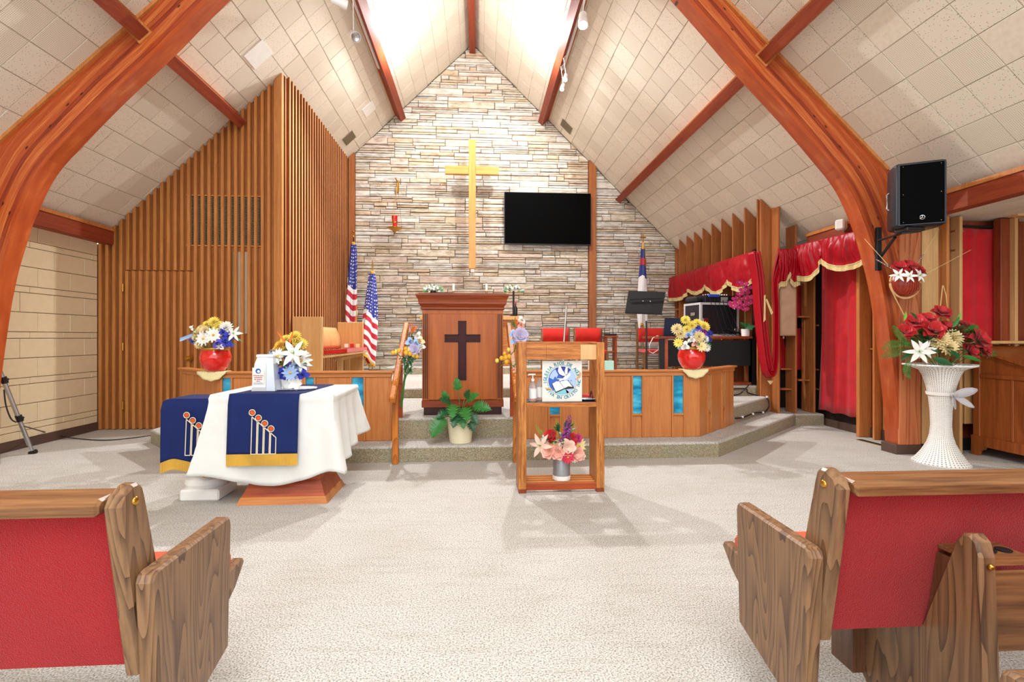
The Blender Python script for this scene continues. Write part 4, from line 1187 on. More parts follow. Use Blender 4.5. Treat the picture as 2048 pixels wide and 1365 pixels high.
def arc_text(m, s, a0, a1, inward, r, size):
    n = len(s)
    for k, ch in enumerate(s):
        if ch == ' ': continue
        a = radians(a0 + (a1 - a0) * k / (n - 1))
        d = Vector((cos(a), sin(a))); t = Vector((sin(a), -cos(a))) if not inward else Vector((-sin(a), cos(a))); up = d if not inward else -d
        rr = r if not inward else r + size * .7
        add_text(m, ch, size, lambda v: (sx + d.x * rr + t.x * v.x + up.x * v.y, SYF - .0015, sz + d.y * rr + t.y * v.x + up.y * v.y))
arc_text(m, 'IGLESIA RIOS DE AGUA', 187, 14, False, sr * .79, sr * .22)
arc_text(m, 'VIVA EN CRISTO INC', 212, 358, True, sr * .78, sr * .21)
m.build('ring_lettering', c_teal, SG)
# other things on the shelf
def bottle(name, cx, cy, z, r, h, label, pump=True):
    root = empty(name, (cx, cy, z), label, 'bottle')
    m = MB(); m.lathe([(r * .9, 0), (r, .005), (r, h * .52), (r * .8, h * .62), (r * .35, h * .7), (r * .35, h * .76)], (cx, cy, z), 20); m.build('body', CLEAR, root, smooth=True)
    m = MB(); m.lathe([(r * 1.01, h * .1), (r * 1.01, h * .45)], (cx, cy, z), 20, cap=False); m.build('label', WHITE, root, smooth=True)
    if pump:
        m = MB(); m.lathe([(r * .42, h * .74), (r * .42, h * .82), (r * .15, h * .83), (r * .15, h * .97)], (cx, cy, z), 14); m.tube([(cx + r * .6, cy, z + h * .985), (cx - r * .9, cy, z + h * .985), (cx - r * 1.1, cy, z + h * .95)], r * .16, 8); m.build('pump', GLOSSW, root, smooth=True)
    return root
b1 = at(1065.5, 805, y=3.93); bottle('sanitizer_bottle', b1.x, 3.93, zsh, .033, .21, 'clear pump bottle with a printed label next to the emblem board')
bottle('sanitizer_bottle', b1.x + .062, 3.99, zsh, .03, .23, 'second clear bottle half hidden by the emblem board', pump=False)
d = at(1175, 803, y=3.97)
m = MB(); m.lathe([(.05, 0), (.09, .006), (.105, .018), (.1, .02), (.05, .008)], (d.x, 3.96, zsh), 28); m.build('dish', STEEL, None, smooth=True, label='flat steel dish on the stand shelf', cat='dish')
m = MB(); m.tube([(d.x - .05, 3.96, zsh + .035), (d.x + .045, 3.96, zsh + .028)], .013, 10); m.build('red_marker', PIL['red'], None, smooth=True, label='red rolled packet lying in the steel dish', cat='packet')
t = at(1183, 790, y=3.92)
m = MB(); 
for a in (-.02, .02): m.tube([(t.x, 3.93, zsh + .075), (t.x + a, 3.92 + abs(a), zsh)], .003, 6)
m.tube([(t.x, 3.93, zsh + .075), (t.x, 3.96, zsh)], .003, 6); m.build('small_easel', BLACK, None, label='tiny black easel beside the steel dish', cat='easel')
# grey vase on the bottom slats is built with the flowers

# ---- silver tube and paper boxes on the rail
p0, p1 = at(1127.5, 690, y=5.45), at(1133, 612, y=5.6)
pb = Vector((p0.x - .03, 5.35, .372))
MIC = empty('boom_stand', pb, 'slim silver pole leaning up behind the display stand', 'stand')
m = MB(); m.tube([pb + Vector((0, 0, .02)), p0, p1], .011, 10); m.build('pole', STEEL, MIC, smooth=True)
m = MB(); m.lathe([(.12, 0), (.12, .015), (.02, .03)], pb, 24); m.build('base', BLACK, MIC, smooth=True)
def rail_box(u0, u1, v, mat, label, w=.06):
    a, b = at(u0, v, y=5.1), at(u1, v, y=5.1); return box('paper_box', mat, (a.x, b.x, 5.065, 5.065 + w, RH, a.z), None, bev=.001, label=label, cat='box')
rail_box(1177, 1187, 722, WHITE, 'small white paper box on the rail behind the stand post')
rail_box(1208, 1226, 722, plain('mint_print', hx('B8E0D0'), .5), 'pale mint printed paper box on the rail beside the stand')

# ---- chairs on the platform
def chair(x, y, z, rot, label):
    root = empty('altar_chair', (x, y, z), label, 'chair', 'red upholstered chairs before the stone wall')
    M0 = Matrix.Translation((x, y, z)) @ Matrix.Rotation(rot, 4, 'Z')
    def B(name, mat, b, bev=.006): m = MB(M0); m.bbox(*b, b=bev); return m.build(name, mat, root)
    for sx_ in (-.25, .25):
        B('leg', W_CHAIR, (sx_ - .018, sx_ + .018, .2, .24, 0, .86)); B('leg', W_CHAIR, (sx_ - .018, sx_ + .018, -.24, -.2, 0, .43))
        B('side_stretcher', W_CHAIR, (sx_ - .012, sx_ + .012, -.2, .2, .2, .23))
    B('seat', CUSH, (-.24, .24, -.25, .2, .40, .47), .02)
    m = MB(M0); m.grid(lambda i, j: (lerp(-.235, .235, i), .19 + .03 * cos((i - .5) * pi) + 0, lerp(.6, .86, j)), 8, 2); o = m.build('backrest', CUSH, root, smooth=True, solid=.035)
    return root
zc3 = .51
YC = 8.9
for u0, u1, lb in ((1088, 1141, 'red padded chair directly behind the silver pole'), (1154, 1208, 'red padded chair next to the brown stone-wall post'), (1284, 1334, 'red padded chair behind the music stand')):
    a, b = at(u0, 660, y=YC), at(u1, 660, y=YC); chair((a.x + b.x) / 2, YC, zc3, pi if False else 0, lb)
# small side table with router
t0, t1 = at(1209, 672, y=9.1), at(1231, 672, y=9.1)
ST_ = empty('side_table', ((t0.x + t1.x) / 2, 9.1, zc3), 'narrow wooden side table beside the padded chairs', 'table')
box('table_top', W_ARCH, (t0.x - .02, t1.x + .02, 8.98, 9.25, t0.z - .025, t0.z), ST_)
zmid = at(1220, 705, y=9.1).z
box('shelf', W_ARCH, (t0.x, t1.x - .02, 9.0, 9.22, zmid, zmid + .02), ST_)
for xx in (t0.x, t1.x - .03):
    box('leg', W_RED if xx == t0.x else W_ARCH, (xx, xx + .03, 9.0, 9.22, zc3, t0.z - .025), ST_)
RT = empty('router', ((t0.x + t1.x) / 2, 9.1, t0.z), 'black network box with two antennas on the side table', 'router')
box('case', BLACK, (t0.x, t1.x, 9.02, 9.15, t0.z, t0.z + .04), RT)
for xx in (t0.x + .01, t1.x - .04): m = MB(); m.tube([(xx, 9.12, t0.z + .04), (xx - .01, 9.12, t0.z + .15)], .006, 8); m.build('antenna', BLACK, RT)

# ---- clergy bench at the slatted side wall
BN = empty('clergy_bench', (-2.1, 7.6, zc3), 'pale plywood clergy bench with tall ends and a red seat pad', 'bench')
q0, q1 = at(577, 634, y=7.0), at(641, 634, y=7.0)
box('end_panel', W_TAN, (max(q0.x, -2.54), q1.x, 7.0, 7.03, zc3, q0.z), BN)
box('edge_strip', W_PALE, (q1.x - .004, q1.x + .03, 6.995, 7.035, zc3, q0.z), BN)
r0_, r1_ = at(675, 645, y=8.3), at(724, 645, y=8.3)
box('end_panel', W_TAN, (r0_.x, r1_.x, 8.3, 8.33, zc3, r0_.z), BN)
box('edge_strip', W_PALE, (r1_.x - .004, r1_.x + .02, 8.295, 8.335, zc3, r0_.z), BN)
bk = [at(u, v, y=yy_) for u, v, yy_ in ((646, 653, 7.05), (680, 655, 8.1), (690, 694, 8.1), (646, 697, 7.05))]
m = MB()
xb_ = at(660, 670, y=7.05).x
xb_ = -2.33; P = [(-2.33, 7.04, 1.345), (-2.33, 8.28, 1.345), (-2.25, 8.28, 1.03), (-2.25, 7.04, 1.03)]
m.grid(lambda i, j: Vector(P[0]).lerp(Vector(P[1]), i).lerp(Vector(P[3]).lerp(Vector(P[2]), i), j) + Vector((.03 * sin(pi * j), 0, 0)), 6, 6); m.build('backrest', W_PALE, BN, smooth=True, solid=.03)
sA = -2.24
m = MB(); m.prism([(sA, .90), (sA + .44, .955), (sA + .44, .98), (sA, .935)], 'y', 7.04, 8.29); m.build('seat', W_PALE, BN)
m = MB(); m.prism([(sA, .955), (sA + .42, .985), (sA + .42, 1.04), (sA, 1.01)], 'y', 7.05, 8.28); m.build('seat_pad', CUSH, BN)
for yy_ in (7.5, 7.9):
    m = MB(); m.prism([(sA + .16, zc3), (sA + .24, zc3), (sA + .24, .86), (sA + .40, .92), (sA + .05, .90), (sA + .16, .84)], 'y', yy_, yy_ + .03); m.build('support', W_PALE, BN)
# small cards standing on the bench
for k, c in enumerate(('white', 'red', 'cream')):
    box('card', PIL[c], (sA + .08 + k * .09, sA + .14 + k * .09, 8.2, 8.206, 1.035, 1.095), None, bev=0, label=('little white card', 'little red card', 'little cream card')[k] + ' standing on the far end of the bench', cat='card')

# ---- television, cross, sanctuary lamp on the stone wall
a, b = at(1008.5, 489, y=9.93), at(1182, 387, y=9.93)
TV = empty('television', ((a.x + b.x) / 2, 9.95, a.z), 'large black flat television hung on the stone wall', 'television')
box('bezel', BLACK, (a.x, b.x, 9.93, 9.98, a.z, b.z), TV, bev=.006)
box('screen', SCREEN, (a.x + .012, b.x - .012, 9.927, 9.934, a.z + .02, b.z - .012), TV, bev=0)
box('wall_mount', DARKM, (a.x + .6, b.x - .6, 9.98, 10.09, a.z + .3, b.z - .3), TV)
YX = 9.62
a, b = at(937.5, 537, y=YX), at(951.5, 279, y=YX); c, d = at(890, 347, y=YX), at(998, 333, y=YX)
XR = empty('wall_cross', ((a.x + b.x) / 2, YX, a.z), 'tall golden oak cross standing off the stone wall', 'cross')
box('upright', W_CROSS, (a.x, b.x, YX, YX + .10, a.z, b.z), XR)
box('crossbar', W_CROSSX, (c.x, a.x, YX + .01, YX + .09, c.z, d.z), XR); box('crossbar', W_CROSSX, (b.x, d.x, YX + .01, YX + .09, c.z, d.z), XR)
for zz in (a.z + .5, b.z - .4): box('standoff', DARKM, ((a.x + b.x) / 2 - .02, (a.x + b.x) / 2 + .02, YX + .1, 10.09, zz, zz + .04), XR, bev=0)
e = at(945, 541, y=10.05); box('wall_socket', WHITE, (e.x - .035, e.x + .035, 10.04, 10.09, e.z - .04, e.z + .03), None, bev=.003, label='small white socket just below the foot of the wall cross', cat='socket')
SL_ = empty('sanctuary_lamp', at(789, 465, y=9.8), 'red glass sanctuary lamp in a brass tray hung on chains', 'lamp')
c = at(789.5, 458, y=9.8)
m = MB(); m.lathe([(.004, -.09), (.02, -.075), (.03, -.05), (.09, -.015), (.15, .01), (.155, .018), (.09, .01), (.04, .004)], c, 28); m.build('brass_tray', BRASS, SL_, smooth=True)
m = MB(); m.lathe([(.045, .005), (.048, .1), (.046, .11), (.052, .125), (.056, .24), (.056, .25)], c, 20); m.build('red_glass', REDGL, SL_, smooth=True)
m = MB(); m.lathe([(.056, .112), (.058, .12), (.056, .128)], c, 20, cap=False); m.build('glass_band', BRASS, SL_, smooth=True)
top = at(795, 366, y=9.75)
for k in range(3):
    an = k * 2.09 + .4; m = MB(); m.tube([c + Vector((.14 * cos(an), .14 * sin(an), .01)), top], .0035, 5); m.build('chain', BRASS, SL_)
wb = at(796, 372, y=10.06)
m = MB(); m.bbox(wb.x - .02, wb.x + .02, 10.03, 10.07, wb.z - .13, wb.z + .1); m.build('wall_plate', BRASS, SL_)
m = MB(); m.tube([(wb.x, 10.05, wb.z + .08), (wb.x - .02, 9.85, wb.z + .09), top], .008, 8); m.build('arm', BRASS, SL_)
# ---- flags
def mat_flag(name, kind):
    m, nt, b = new_mat(name)
    tc = N(nt, 'ShaderNodeTexCoord'); sp = N(nt, 'ShaderNodeSeparateXYZ'); nt.links.new(tc.outputs['UV'], sp.inputs[0])
    b.inputs['Roughness'].default_value = .5; b.inputs['Sheen Weight'].default_value = .3
    if kind == 'stripes':
        # u around the drape, v down it (0 top .. 1 bottom)
        a = N(nt, 'ShaderNodeMath', operation='MULTIPLY'); a.inputs[1].default_value = .16; nt.links.new(sp.outputs[0], a.inputs[0])
        s = N(nt, 'ShaderNodeMath', operation='SUBTRACT'); nt.links.new(sp.outputs[1], s.inputs[0]); nt.links.new(a.outputs[0], s.inputs[1])
        f = N(nt, 'ShaderNodeMath', operation='MULTIPLY'); f.inputs[1].default_value = 8.5; nt.links.new(s.outputs[0], f.inputs[0])
        fr = N(nt, 'ShaderNodeMath', operation='FRACT'); nt.links.new(f.outputs[0], fr.inputs[0])
        g = N(nt, 'ShaderNodeMath', operation='GREATER_THAN'); g.inputs[1].default_value = .5; nt.links.new(fr.outputs[0], g.inputs[0])
        mx = N(nt, 'ShaderNodeMixRGB'); nt.links.new(g.outputs[0], mx.inputs[0]); mx.inputs[1].default_value = hx('F0ECEC'); mx.inputs[2].default_value = hx('C01830')
        # blue canton with stars
        can = N(nt, 'ShaderNodeMath', operation='LESS_THAN'); can.inputs[1].default_value = .36; nt.links.new(s.outputs[0], can.inputs[0])
        vo = N(nt, 'ShaderNodeTexVoronoi'); vo.inputs['Scale'].default_value = 24; vo.inputs['Randomness'].default_value = .25
        mp = N(nt, 'ShaderNodeMapping'); mp.inputs['Scale'].default_value = (.6, 1.1, 1); nt.links.new(tc.outputs['UV'], mp.inputs[0]); nt.links.new(mp.outputs[0], vo.inputs[0])
        st = ramp(nt, vo.outputs['Distance'], [(.2, hx('F4F4F8')), (.26, hx('1C2888'))])
        m2 = N(nt, 'ShaderNodeMixRGB'); nt.links.new(can.outputs[0], m2.inputs[0]); nt.links.new(mx.outputs[0], m2.inputs[1]); nt.links.new(st, m2.inputs[2])
        nt.links.new(m2.outputs[0], b.inputs['Base Color'])
    else:
        r = N(nt, 'ShaderNodeValToRGB'); r.color_ramp.interpolation = 'CONSTANT'
        nt.links.new(sp.outputs[1], r.inputs[0]); cr = r.color_ramp
        while len(cr.elements) < 4: cr.elements.new(.5)
        for e, (p, c) in zip(cr.elements, [(0, hx('1C2A78')), (.13, hx('B01C28')), (.22, hx('1C2A78')), (.36, hx('F0F0F0'))]): e.position = p; e.color = c
        nt.links.new(r.outputs[0], b.inputs['Base Color'])
    return m
FLAGM = mat_flag('stars_and_stripes_cloth', 'stripes'); FLAGC = mat_flag('christian_flag_cloth', 'c')
def flag(pole, ztop, zbot, zbase, mat, label, w0, w1, gold=True, finial='eagle', seed=0, lean=0, grp=None):
    x, y = pole
    root = empty('flag', (x, y, zbase), label, 'flag', grp)
    m = MB(); m.tube([(x + lean, y, zbase + .02), (x, y, ztop + .1)], .011, 10); m.build('pole', W_DARK if finial == 'eagle' else BRASS, root, smooth=True)
    m = MB(); m.lathe([(.13, 0), (.12, .03), (.04, .06), (.02, .1)], (x + lean, y, zbase), 20); m.build('base', DARKM, root, smooth=True)
    m = MB()
    if finial == 'eagle':
        m.lathe([(.004, .1), (.02, .12), (.008, .15), (.014, .17)], (x, y, ztop), 12); m.poly([(x - .06, y, ztop + .24), (x, y - .01, ztop + .17), (x + .06, y, ztop + .24), (x, y, ztop + .2)])
        m.poly([(x - .06, y, ztop + .24), (x, y + .01, ztop + .2), (x, y - .01, ztop + .17)])
        m.sphere((x, y, ztop + .22), .018)
    elif finial == 'cross':
        m.bbox(x - .01, x + .01, y - .01, y + .01, ztop + .1, ztop + .28); m.bbox(x - .06, x + .06, y - .01, y + .01, ztop + .19, ztop + .215)
    else: m.lathe([(.012, .1), (.016, .12), (.003, .22)], (x, y, ztop), 10)
    m.build('finial', BRASS, root, smooth=True)
    def fn(i, j):
        a = i * 2 * pi * .93 + .3; w = lerp(w0, w1, min(1, j * 1.4) ** .8) * (1 if j < .75 else 1 - .5 * (j - .75) / .25 * (.6 + .4 * sin(a)))
        r = w * (1 + .28 * sin(a * 4 + seed + j * 3) + .1 * sin(a * 9 + seed))
        zb = zbot + .22 * (.5 + .5 * sin(a * 1.5 + 1 + seed))
        return Vector((x - .6 * w * (1 if finial != 'cross' else .2) * j + r * cos(a), y + .6 * r * sin(a), lerp(ztop, zb, j)))
    m = MB(); m.grid(fn, 64, 40, uvf=lambda u, v: (u, v)); fl = m.build('cloth', mat, root, smooth=True, sharp=80, solid=.002)
    if gold:
        m = MB(); m.grid(lambda i, j: fn(i, 1) + Vector((0, 0, -.045 * j + .01)) + (Vector((0, -.004, 0))), 64, 1); m.build('gold_fringe', GOLD, fl, solid=.006)
        m = MB(); m.grid(lambda i, j: fn(.0 + i * .03, j) + Vector((0, -.01, 0)), 1, 40); m.build('gold_edge', GOLD, fl, solid=.005)
        m = MB(); m.lathe([(w0 * .9, -.01), (w0 * 1.0, .03), (w0 * .5, .045)], (x, y, ztop - .02), 16); m.build('gold_cap', GOLD, fl, smooth=True)
    return root
p = at(745, 545, y=9.0); flag((p.x, 9.0), p.z, at(745, 722, y=9.0).z - .08, zc3, FLAGM, 'American flag with gold fringe on the shorter pole, standing clear of the bench', .045, .125, seed=1, finial='spear')
p = at(707, 487, y=9.55); flag((p.x, 9.55), p.z, 1.2, zc3, FLAGM, 'American flag on the taller pole, tucked in the corner by the slatted wall', .04, .10, seed=2.5, finial='eagle')
p = at(1286, 496, y=9.5); flag((p.x, 9.5), p.z, at(1286, 660, y=9.5).z - .1, zc3, FLAGC, 'white flag with blue canton and gold cross finial behind the music stand', .035, .085, seed=.4, finial='cross')

# ---- music stand
MS = empty('music_stand', at(1294, 742, y=6.6), 'black folding music stand with a wide desk', 'music stand')
mx, my = at(1294, 700, y=6.6).x, 6.6
m = MB(); m.tube([(mx, my, .372), (mx - .01, my, 1.42)], .012, 10); m.build('pole', BLACK, MS, smooth=True)
for k in range(3):
    a = k * 2.09 + .5; m = MB(); m.tube([(mx, my, .6), (mx + .25 * cos(a), my + .25 * sin(a), .38)], .009, 8); m.build('leg', BLACK, MS)
a, b, c, d = at(1250, 626, y=6.5), at(1323, 629, y=6.5), at(1331, 585, y=6.7), at(1257, 583, y=6.7)
m = MB()
m.grid(lambda i, j: a.lerp(b, i).lerp(d.lerp(c, i), j), 2, 2); m.build('desk', BLACKM, MS, solid=.02)
m = MB(); e0, e1 = a.lerp(d, .6) + Vector((.03, -.03, 0)), b.lerp(c, .72) + Vector((-.03, -.03, 0)); m.tube([e0, e1], .006, 6); m.tube([a + Vector((0, -.03, 0)), b + Vector((0, -.03, 0))], .012, 6); m.build('ledge', BLACK, MS)
for t in (.42, .62):
    q = a.lerp(b, t).lerp(d.lerp(c, t), .55); m = MB(); m.sphere((q.x, q.y - .022, q.z), .012, 10, 6); m.build('rivet', CHROME, MS, smooth=True)

# ---- sound desk with rack case, laptop, mixer, orchid
DY0, DY1 = 6.95, 7.7
zt_ = at(1400, 673, y=DY0).z
d0, d1 = at(1318, 673, y=DY0).x, at(1516, 673, y=DY0).x
d1 = min(d1, 3.93)
DK = empty('sound_desk', ((d0 + d1) / 2, 7.4, zc3), 'dark desk with a black modesty panel carrying the sound gear', 'desk')
box('desk_top', W_RED, (d0, d1, DY0, DY1, zt_ - .035, zt_), DK)
box('modesty_panel', BLACKM, (at(1336, 700, y=DY0 + .05).x, at(1503, 700, y=DY0 + .05).x, DY0 + .04, DY0 + .06, at(1400, 733, y=DY0).z, at(1400, 681, y=DY0).z), DK)
for u0, u1, mt in ((1320, 1329, DARKM), (1329, 1336, W_ARCH), (1503, 1508, W_RED), (1508, 1515, BLACK)):
    box('leg', mt, (at(u0, 700, y=DY0 + .03).x, min(at(u1, 700, y=DY0 + .03).x, 3.92), DY0 + .02, DY0 + .09, zc3, zt_ - .035), DK)
box('foot_bar', W_RED, (d0 + .02, d1, DY0 + .02, DY1, zc3, zc3 + .04), DK)
# laptop seen from behind
l0, l1 = at(1329, 672, y=7.0), at(1383, 637, y=7.02)
LP = empty('laptop', (l0.x + .2, 7.35, zt_), 'dark blue laptop open on the desk end by the padded chair', 'laptop')
box('keyboard', DARKM, (l0.x, l1.x, 7.045, 7.22, zt_, zt_ + .016), LP)
m = MB(); m.prism([(7.035, zt_ + .002), (7.045, zt_ + .002), (6.995, l1.z), (6.985, l1.z)], 'x', l0.x, l1.x); m.build('lid', plain('laptop_blue', hx('1E2C48'), .35, metal=.3), LP)
# rack case: visible corner toward the nave
R0, R1, R2 = at(1374, 668, y=7.5), at(1401, 671, y=7.1), at(1478, 671, y=7.22)
rz1 = at(1401, 605, y=7.1).z
RC = empty('rack_case', ((R1.x + R2.x) / 2, 7.45, zt_), 'black flight case with aluminium edges on the sound desk', 'case')
dd = (R2 - R1); dd.z = 0; L = dd.length; dd.normalize(); nn_ = Vector((-dd.y, dd.x, 0))
M_ = Matrix.Translation((R1.x, R1.y, zt_)) @ Matrix((dd, nn_, Vector((0, 0, 1)))).transposed().to_4x4()
H = rz1 - zt_; D_ = .42
m = MB(M_); m.bbox(.008, L - .008, .008, D_ - .008, .006, H - .006, b=.002); m.build('panel', plain('laminate_black', hx('1C1E24'), .3), RC)
m = MB(M_); t_ = .032
for (x0, x1) in ((0, t_), (L - t_, L)):
    for (y0_, y1_) in ((0, t_), (D_ - t_, D_)): m.box(x0, x1, y0_, y1_, 0, H)
for zz in (0, H - t_):
    for y0_ in (0, D_ - t_): m.box(t_, L - t_, y0_, y0_ + t_, zz, zz + t_)
    for x0 in (0, L - t_): m.box(x0, x0 + t_, t_, D_ - t_, zz, zz + t_)
m.build('edge_frame', plain('aluminium_edge', hx('C8CACC'), .35, metal=.2), RC)
for px_, pz_ in ((.09, .42),):
    m = MB(M_); m.bbox(px_ - .045, px_ + .045, .002, .012, H * .35, H * .35 + .09); m.build('latch', CHROME, RC)
for pz_ in (H * .16, H * .8):
    m = MB(M_); m.bbox(L - .075, L - .045, .002, .012, pz_, pz_ + .035); m.build('hinge', CHROME, RC)
m = MB(M_)
for px_, zz in ((.2, .36), (.2, .62), (.2, .2)): m.bbox(-.006, .004, px_ - .06, px_ + .04, H * zz, H * zz + .05)
m.build('catch_plate', CHROME, RC)
mz = zt_ + H
MX = empty('mixer', (R1.x + .3, 7.4, mz), 'black rack mixer with rows of white knobs on the flight case', 'mixer')
m = MB(M_); m.prism([(.04, 0), (.36, 0), (.36, .13), (.30, .14), (.04, .12)], 'x', .14, L - .03) ; 
m = MB(M_); m.bbox(.12, L - .02, .05, .3, .0 + H, .115 + H, b=.004); m.build('chassis', BLACK, MX)
m = MB(M_); m.bbox(-.02, .1, .1, .38, H, .1 + H, b=.03); m.build('side_cheek', BLACKM, MX)
m = MB(M_)
for i in range(9):
    for j in range(3): m.lathe([(.009, 0), (.008, .02)], (.2 + i * .04, .1 + j * .06, .115 + H), 8)
m.build('knob', WHITE, MX, kind='stuff')
m = MB(M_); m.bbox(.16, .34, .02, .05, H + .085, H + .125, b=.003); m.build('blue_label', plain('label_blue', hx('2450B0'), .4), MX)
m = MB(M_)
for k in range(6): m.box(.38, .5, .048, .0495, H + .02 + k * .012, H + .024 + k * .012)
m.build('print_rows', WHITE, MX)
for k in range(5):
    x0_ = .16 + k * .07
    pts = [M_ @ Vector(q) for q in ((x0_, -.012, H + .05), (x0_ + .01, -.022, H * .9), (x0_ + .05 + .02 * k, -.03, H * .4), (x0_ + .1 + .02 * k, -.06, .03), (x0_ + .22, -.05, .012))]
    m = MB(); m.tube(pts, .0045, 6); m.build('cable', BLACK, None, smooth=True, label='bundle of thin black cables' if False else ('first', 'second', 'third', 'fourth', 'fifth')[k] + ' thin black cable from the laptop end hanging over the flight case', cat='cable', group='black cables over the flight case')
m = MB(); a_ = M_ @ Vector((.4, -.08, .1)); b_ = M_ @ Vector((.75, -.06, .012)); m.tube([a_, b_], .014, 8); m.tube([M_ @ Vector((.37, -.08, .107)), a_], .02, 8)
m.build('microphone', BLACKM, None, smooth=True, label='black microphone on a short boom lying against the flight case', cat='microphone')
m = MB(); c0_ = at(1300, 682, y=7.1); m.tube([at(1316, 672, y=7.2), at(1306, 676, y=7.1), at(1299, 690, y=7.1), at(1299, 704, y=7.1), at(1306, 707, y=7.1), at(1317, 700, y=7.15), at(1318, 684, y=7.2)], .006, 8)
m.build('white_cable', WHITE, None, smooth=True, label='loop of white cable hanging off the desk end', cat='cable')

# ---- speaker column, loudspeaker with bracket
a, b = at(1557, 672, y=6.52), at(1589, 545, y=6.52)
CS = empty('column_speaker', ((a.x + b.x) / 2, 6.5, a.z), 'beige column speaker box hanging below the fringed swag', 'speaker')
box('cabinet', plain('beige_cabinet', hx('B08C68'), .5), (a.x, b.x, 6.48, 6.57, a.z, b.z), CS, bev=.004)
box('grille', fabric('beige_grille', hx('C0A080'), .8, 400, .4), (a.x + .015, b.x - .02, 6.474, 6.482, a.z + .02, b.z - .02), CS, bev=0)
kp = at(1569, 675, y=6.5); m = MB(); m.lathe([(.012, -.03), (.015, 0)], (kp.x, 6.52, kp.z + .012), 12); m.build('knob', CHROME, CS, smooth=True)

SPx0 = at(1792, 390, y=4.25); SA_ = radians(28); wS = .3
while px(SPx0 + Vector((cos(SA_), -sin(SA_), 0)) * wS)[0] < 1893: wS += .002
SPx1 = SPx0 + Vector((cos(SA_), -sin(SA_), 0)) * wS
s_t, s_b = at(1792, 328, y=4.25).z, at(1792, 456, y=4.25).z
SK = empty('loudspeaker', ((SPx0.x + SPx1.x) / 2, 4.2, s_b), 'black loudspeaker bracketed to the laminated arch', 'speaker')
rotS = Matrix.Rotation(-SA_, 4, 'Z')
MS_ = Matrix.Translation((SPx0.x, 4.25, s_b)) @ rotS
hS = s_t - s_b
m = MB(MS_)
oct_ = [(0, .0), (wS, 0), (wS, .12), (wS - .1, .36), (.1, .36), (-.015, .22), (-.015, .06)]
def chamf(m, poly, z0, z1, q):
    n = len(poly); c = Vector((sum(p[0] for p in poly) / n, sum(p[1] for p in poly) / n))
    def sc(k): return [(c.x + (p[0] - c.x) * k, c.y + (p[1] - c.y) * k) for p in poly]
    lv = [(z0, sc(1 - q * 4)), (z0 + q * .4, sc(1 - q)), (z0 + q, sc(1)), (z1 - q, sc(1)), (z1 - q * .4, sc(1 - q)), (z1, sc(1 - q * 4))]
    I = [[m._v((p[0], p[1], z)) for p in r] for z, r in lv]
    for A, B in zip(I, I[1:]):
        for k in range(n): m.face([A[k], A[(k + 1) % n], B[(k + 1) % n], B[k]])
    m.face(I[0][::-1]); m.face(I[-1])
chamf(m, oct_, 0, hS, .03); m.build('cabinet', plain('speaker_shell', hx('1C1E26'), .35), SK, smooth=True, sharp=50)
m = MB(MS_); m.bbox(.03, wS - .018, -.010, .004, .025, hS - .025, b=.006); m.build('grille', SCREEN, SK)
m = MB(MS_); fr = .014
m.bbox(.012, .03, -.008, .01, .02, hS - .02, b=.003); m.bbox(wS - .018, wS - .004, -.008, .01, .02, hS - .02, b=.003); m.bbox(.012, wS - .004, -.008, .01, .012, .026, b=.003); m.bbox(.012, wS - .004, -.008, .01, hS - .026, hS - .012, b=.003)
m.build('grille_frame', DARKM, SK)
R90 = Matrix.Rotation(radians(90), 3, 'X')
m = MB(MS_); ec = (wS * .52, -.011, .075)
m.tube([(ec[0] + .018 * cos(k / 16 * 2 * pi), ec[1], ec[2] + .018 * sin(k / 16 * 2 * pi)) for k in range(17)], .0025, 5, cap=False)
for k in range(3):
    a_ = k * 2 * pi / 3 + pi / 2; m.tube([(ec[0], ec[1], ec[2]), (ec[0] + .016 * cos(a_), ec[1], ec[2] + .016 * sin(a_))], .002, 5)
m.build('round_emblem', CHROME, SK)
m = MB(MS_); m.tube([(-.02, .14, hS * .33), (-.035, .14, hS * .36), (-.035, .14, hS * .58), (-.02, .14, hS * .6)], .008, 8); m.build('carry_handle', STEEL, SK, smooth=True)
for kx in (.05, wS - .04):
    for kz in (.04, hS - .04, hS / 2): m = MB(MS_); m.sphere((kx, -.011, kz), .004, 8, 6); m.build('screw', CHROME, SK)
# bracket
BK = empty('speaker_bracket', at(1760, 560, y=4.84), 'black steel bracket holding the loudspeaker to the timber', 'bracket')
a, b = at(1754, 541, y=4.82), at(1763, 455, y=4.82)
box('wall_plate', DARKM, (a.x, b.x, 4.815, 4.849, a.z, b.z), BK, bev=.002)
k0, k1, k2 = at(1758, 481, y=4.8), at(1806, 466, y=4.3), at(1842, 462, y=4.25)
m = MB(); m.tube([k0, k1, k2], .012, 8); m.build('upper_arm', BLACK, BK)
m = MB(); m.tube([at(1762, 513, y=4.8), at(1790, 475, y=4.45)], .014, 8); m.build('brace', BLACK, BK)
m = MB(); q = at(1822, 461, y=4.26); m.bbox(q.x - .09, q.x + .08, 4.2, 4.34, s_b - .03, s_b - .001, b=.004); m.build('cradle', BLACK, BK)
# white emergency beacon box on the eave
q = at(1682, 450, x=4.36); BX = empty('wall_alarm', q, 'small white rounded box at the eave above the swag', 'alarm')
m = MB(Matrix.Translation(q) @ Matrix.Rotation(radians(35), 4, 'Z')); m.bbox(-.055, .055, -.05, .05, -.065, .06, b=.016); m.build('housing', WHITE, BX, smooth=True)
m = MB(Matrix.Translation(q) @ Matrix.Rotation(radians(35), 4, 'Z')); m.bbox(.02, .058, -.056, -.03, -.045, .05, b=.008); m.build('lens', PIL['cream'], BX)
m = MB(); m.tube([q + Vector((.03, .02, .0)), q + Vector((.2, .05, .06))], .02, 8); m.build('mount_arm', BLACK, BX)
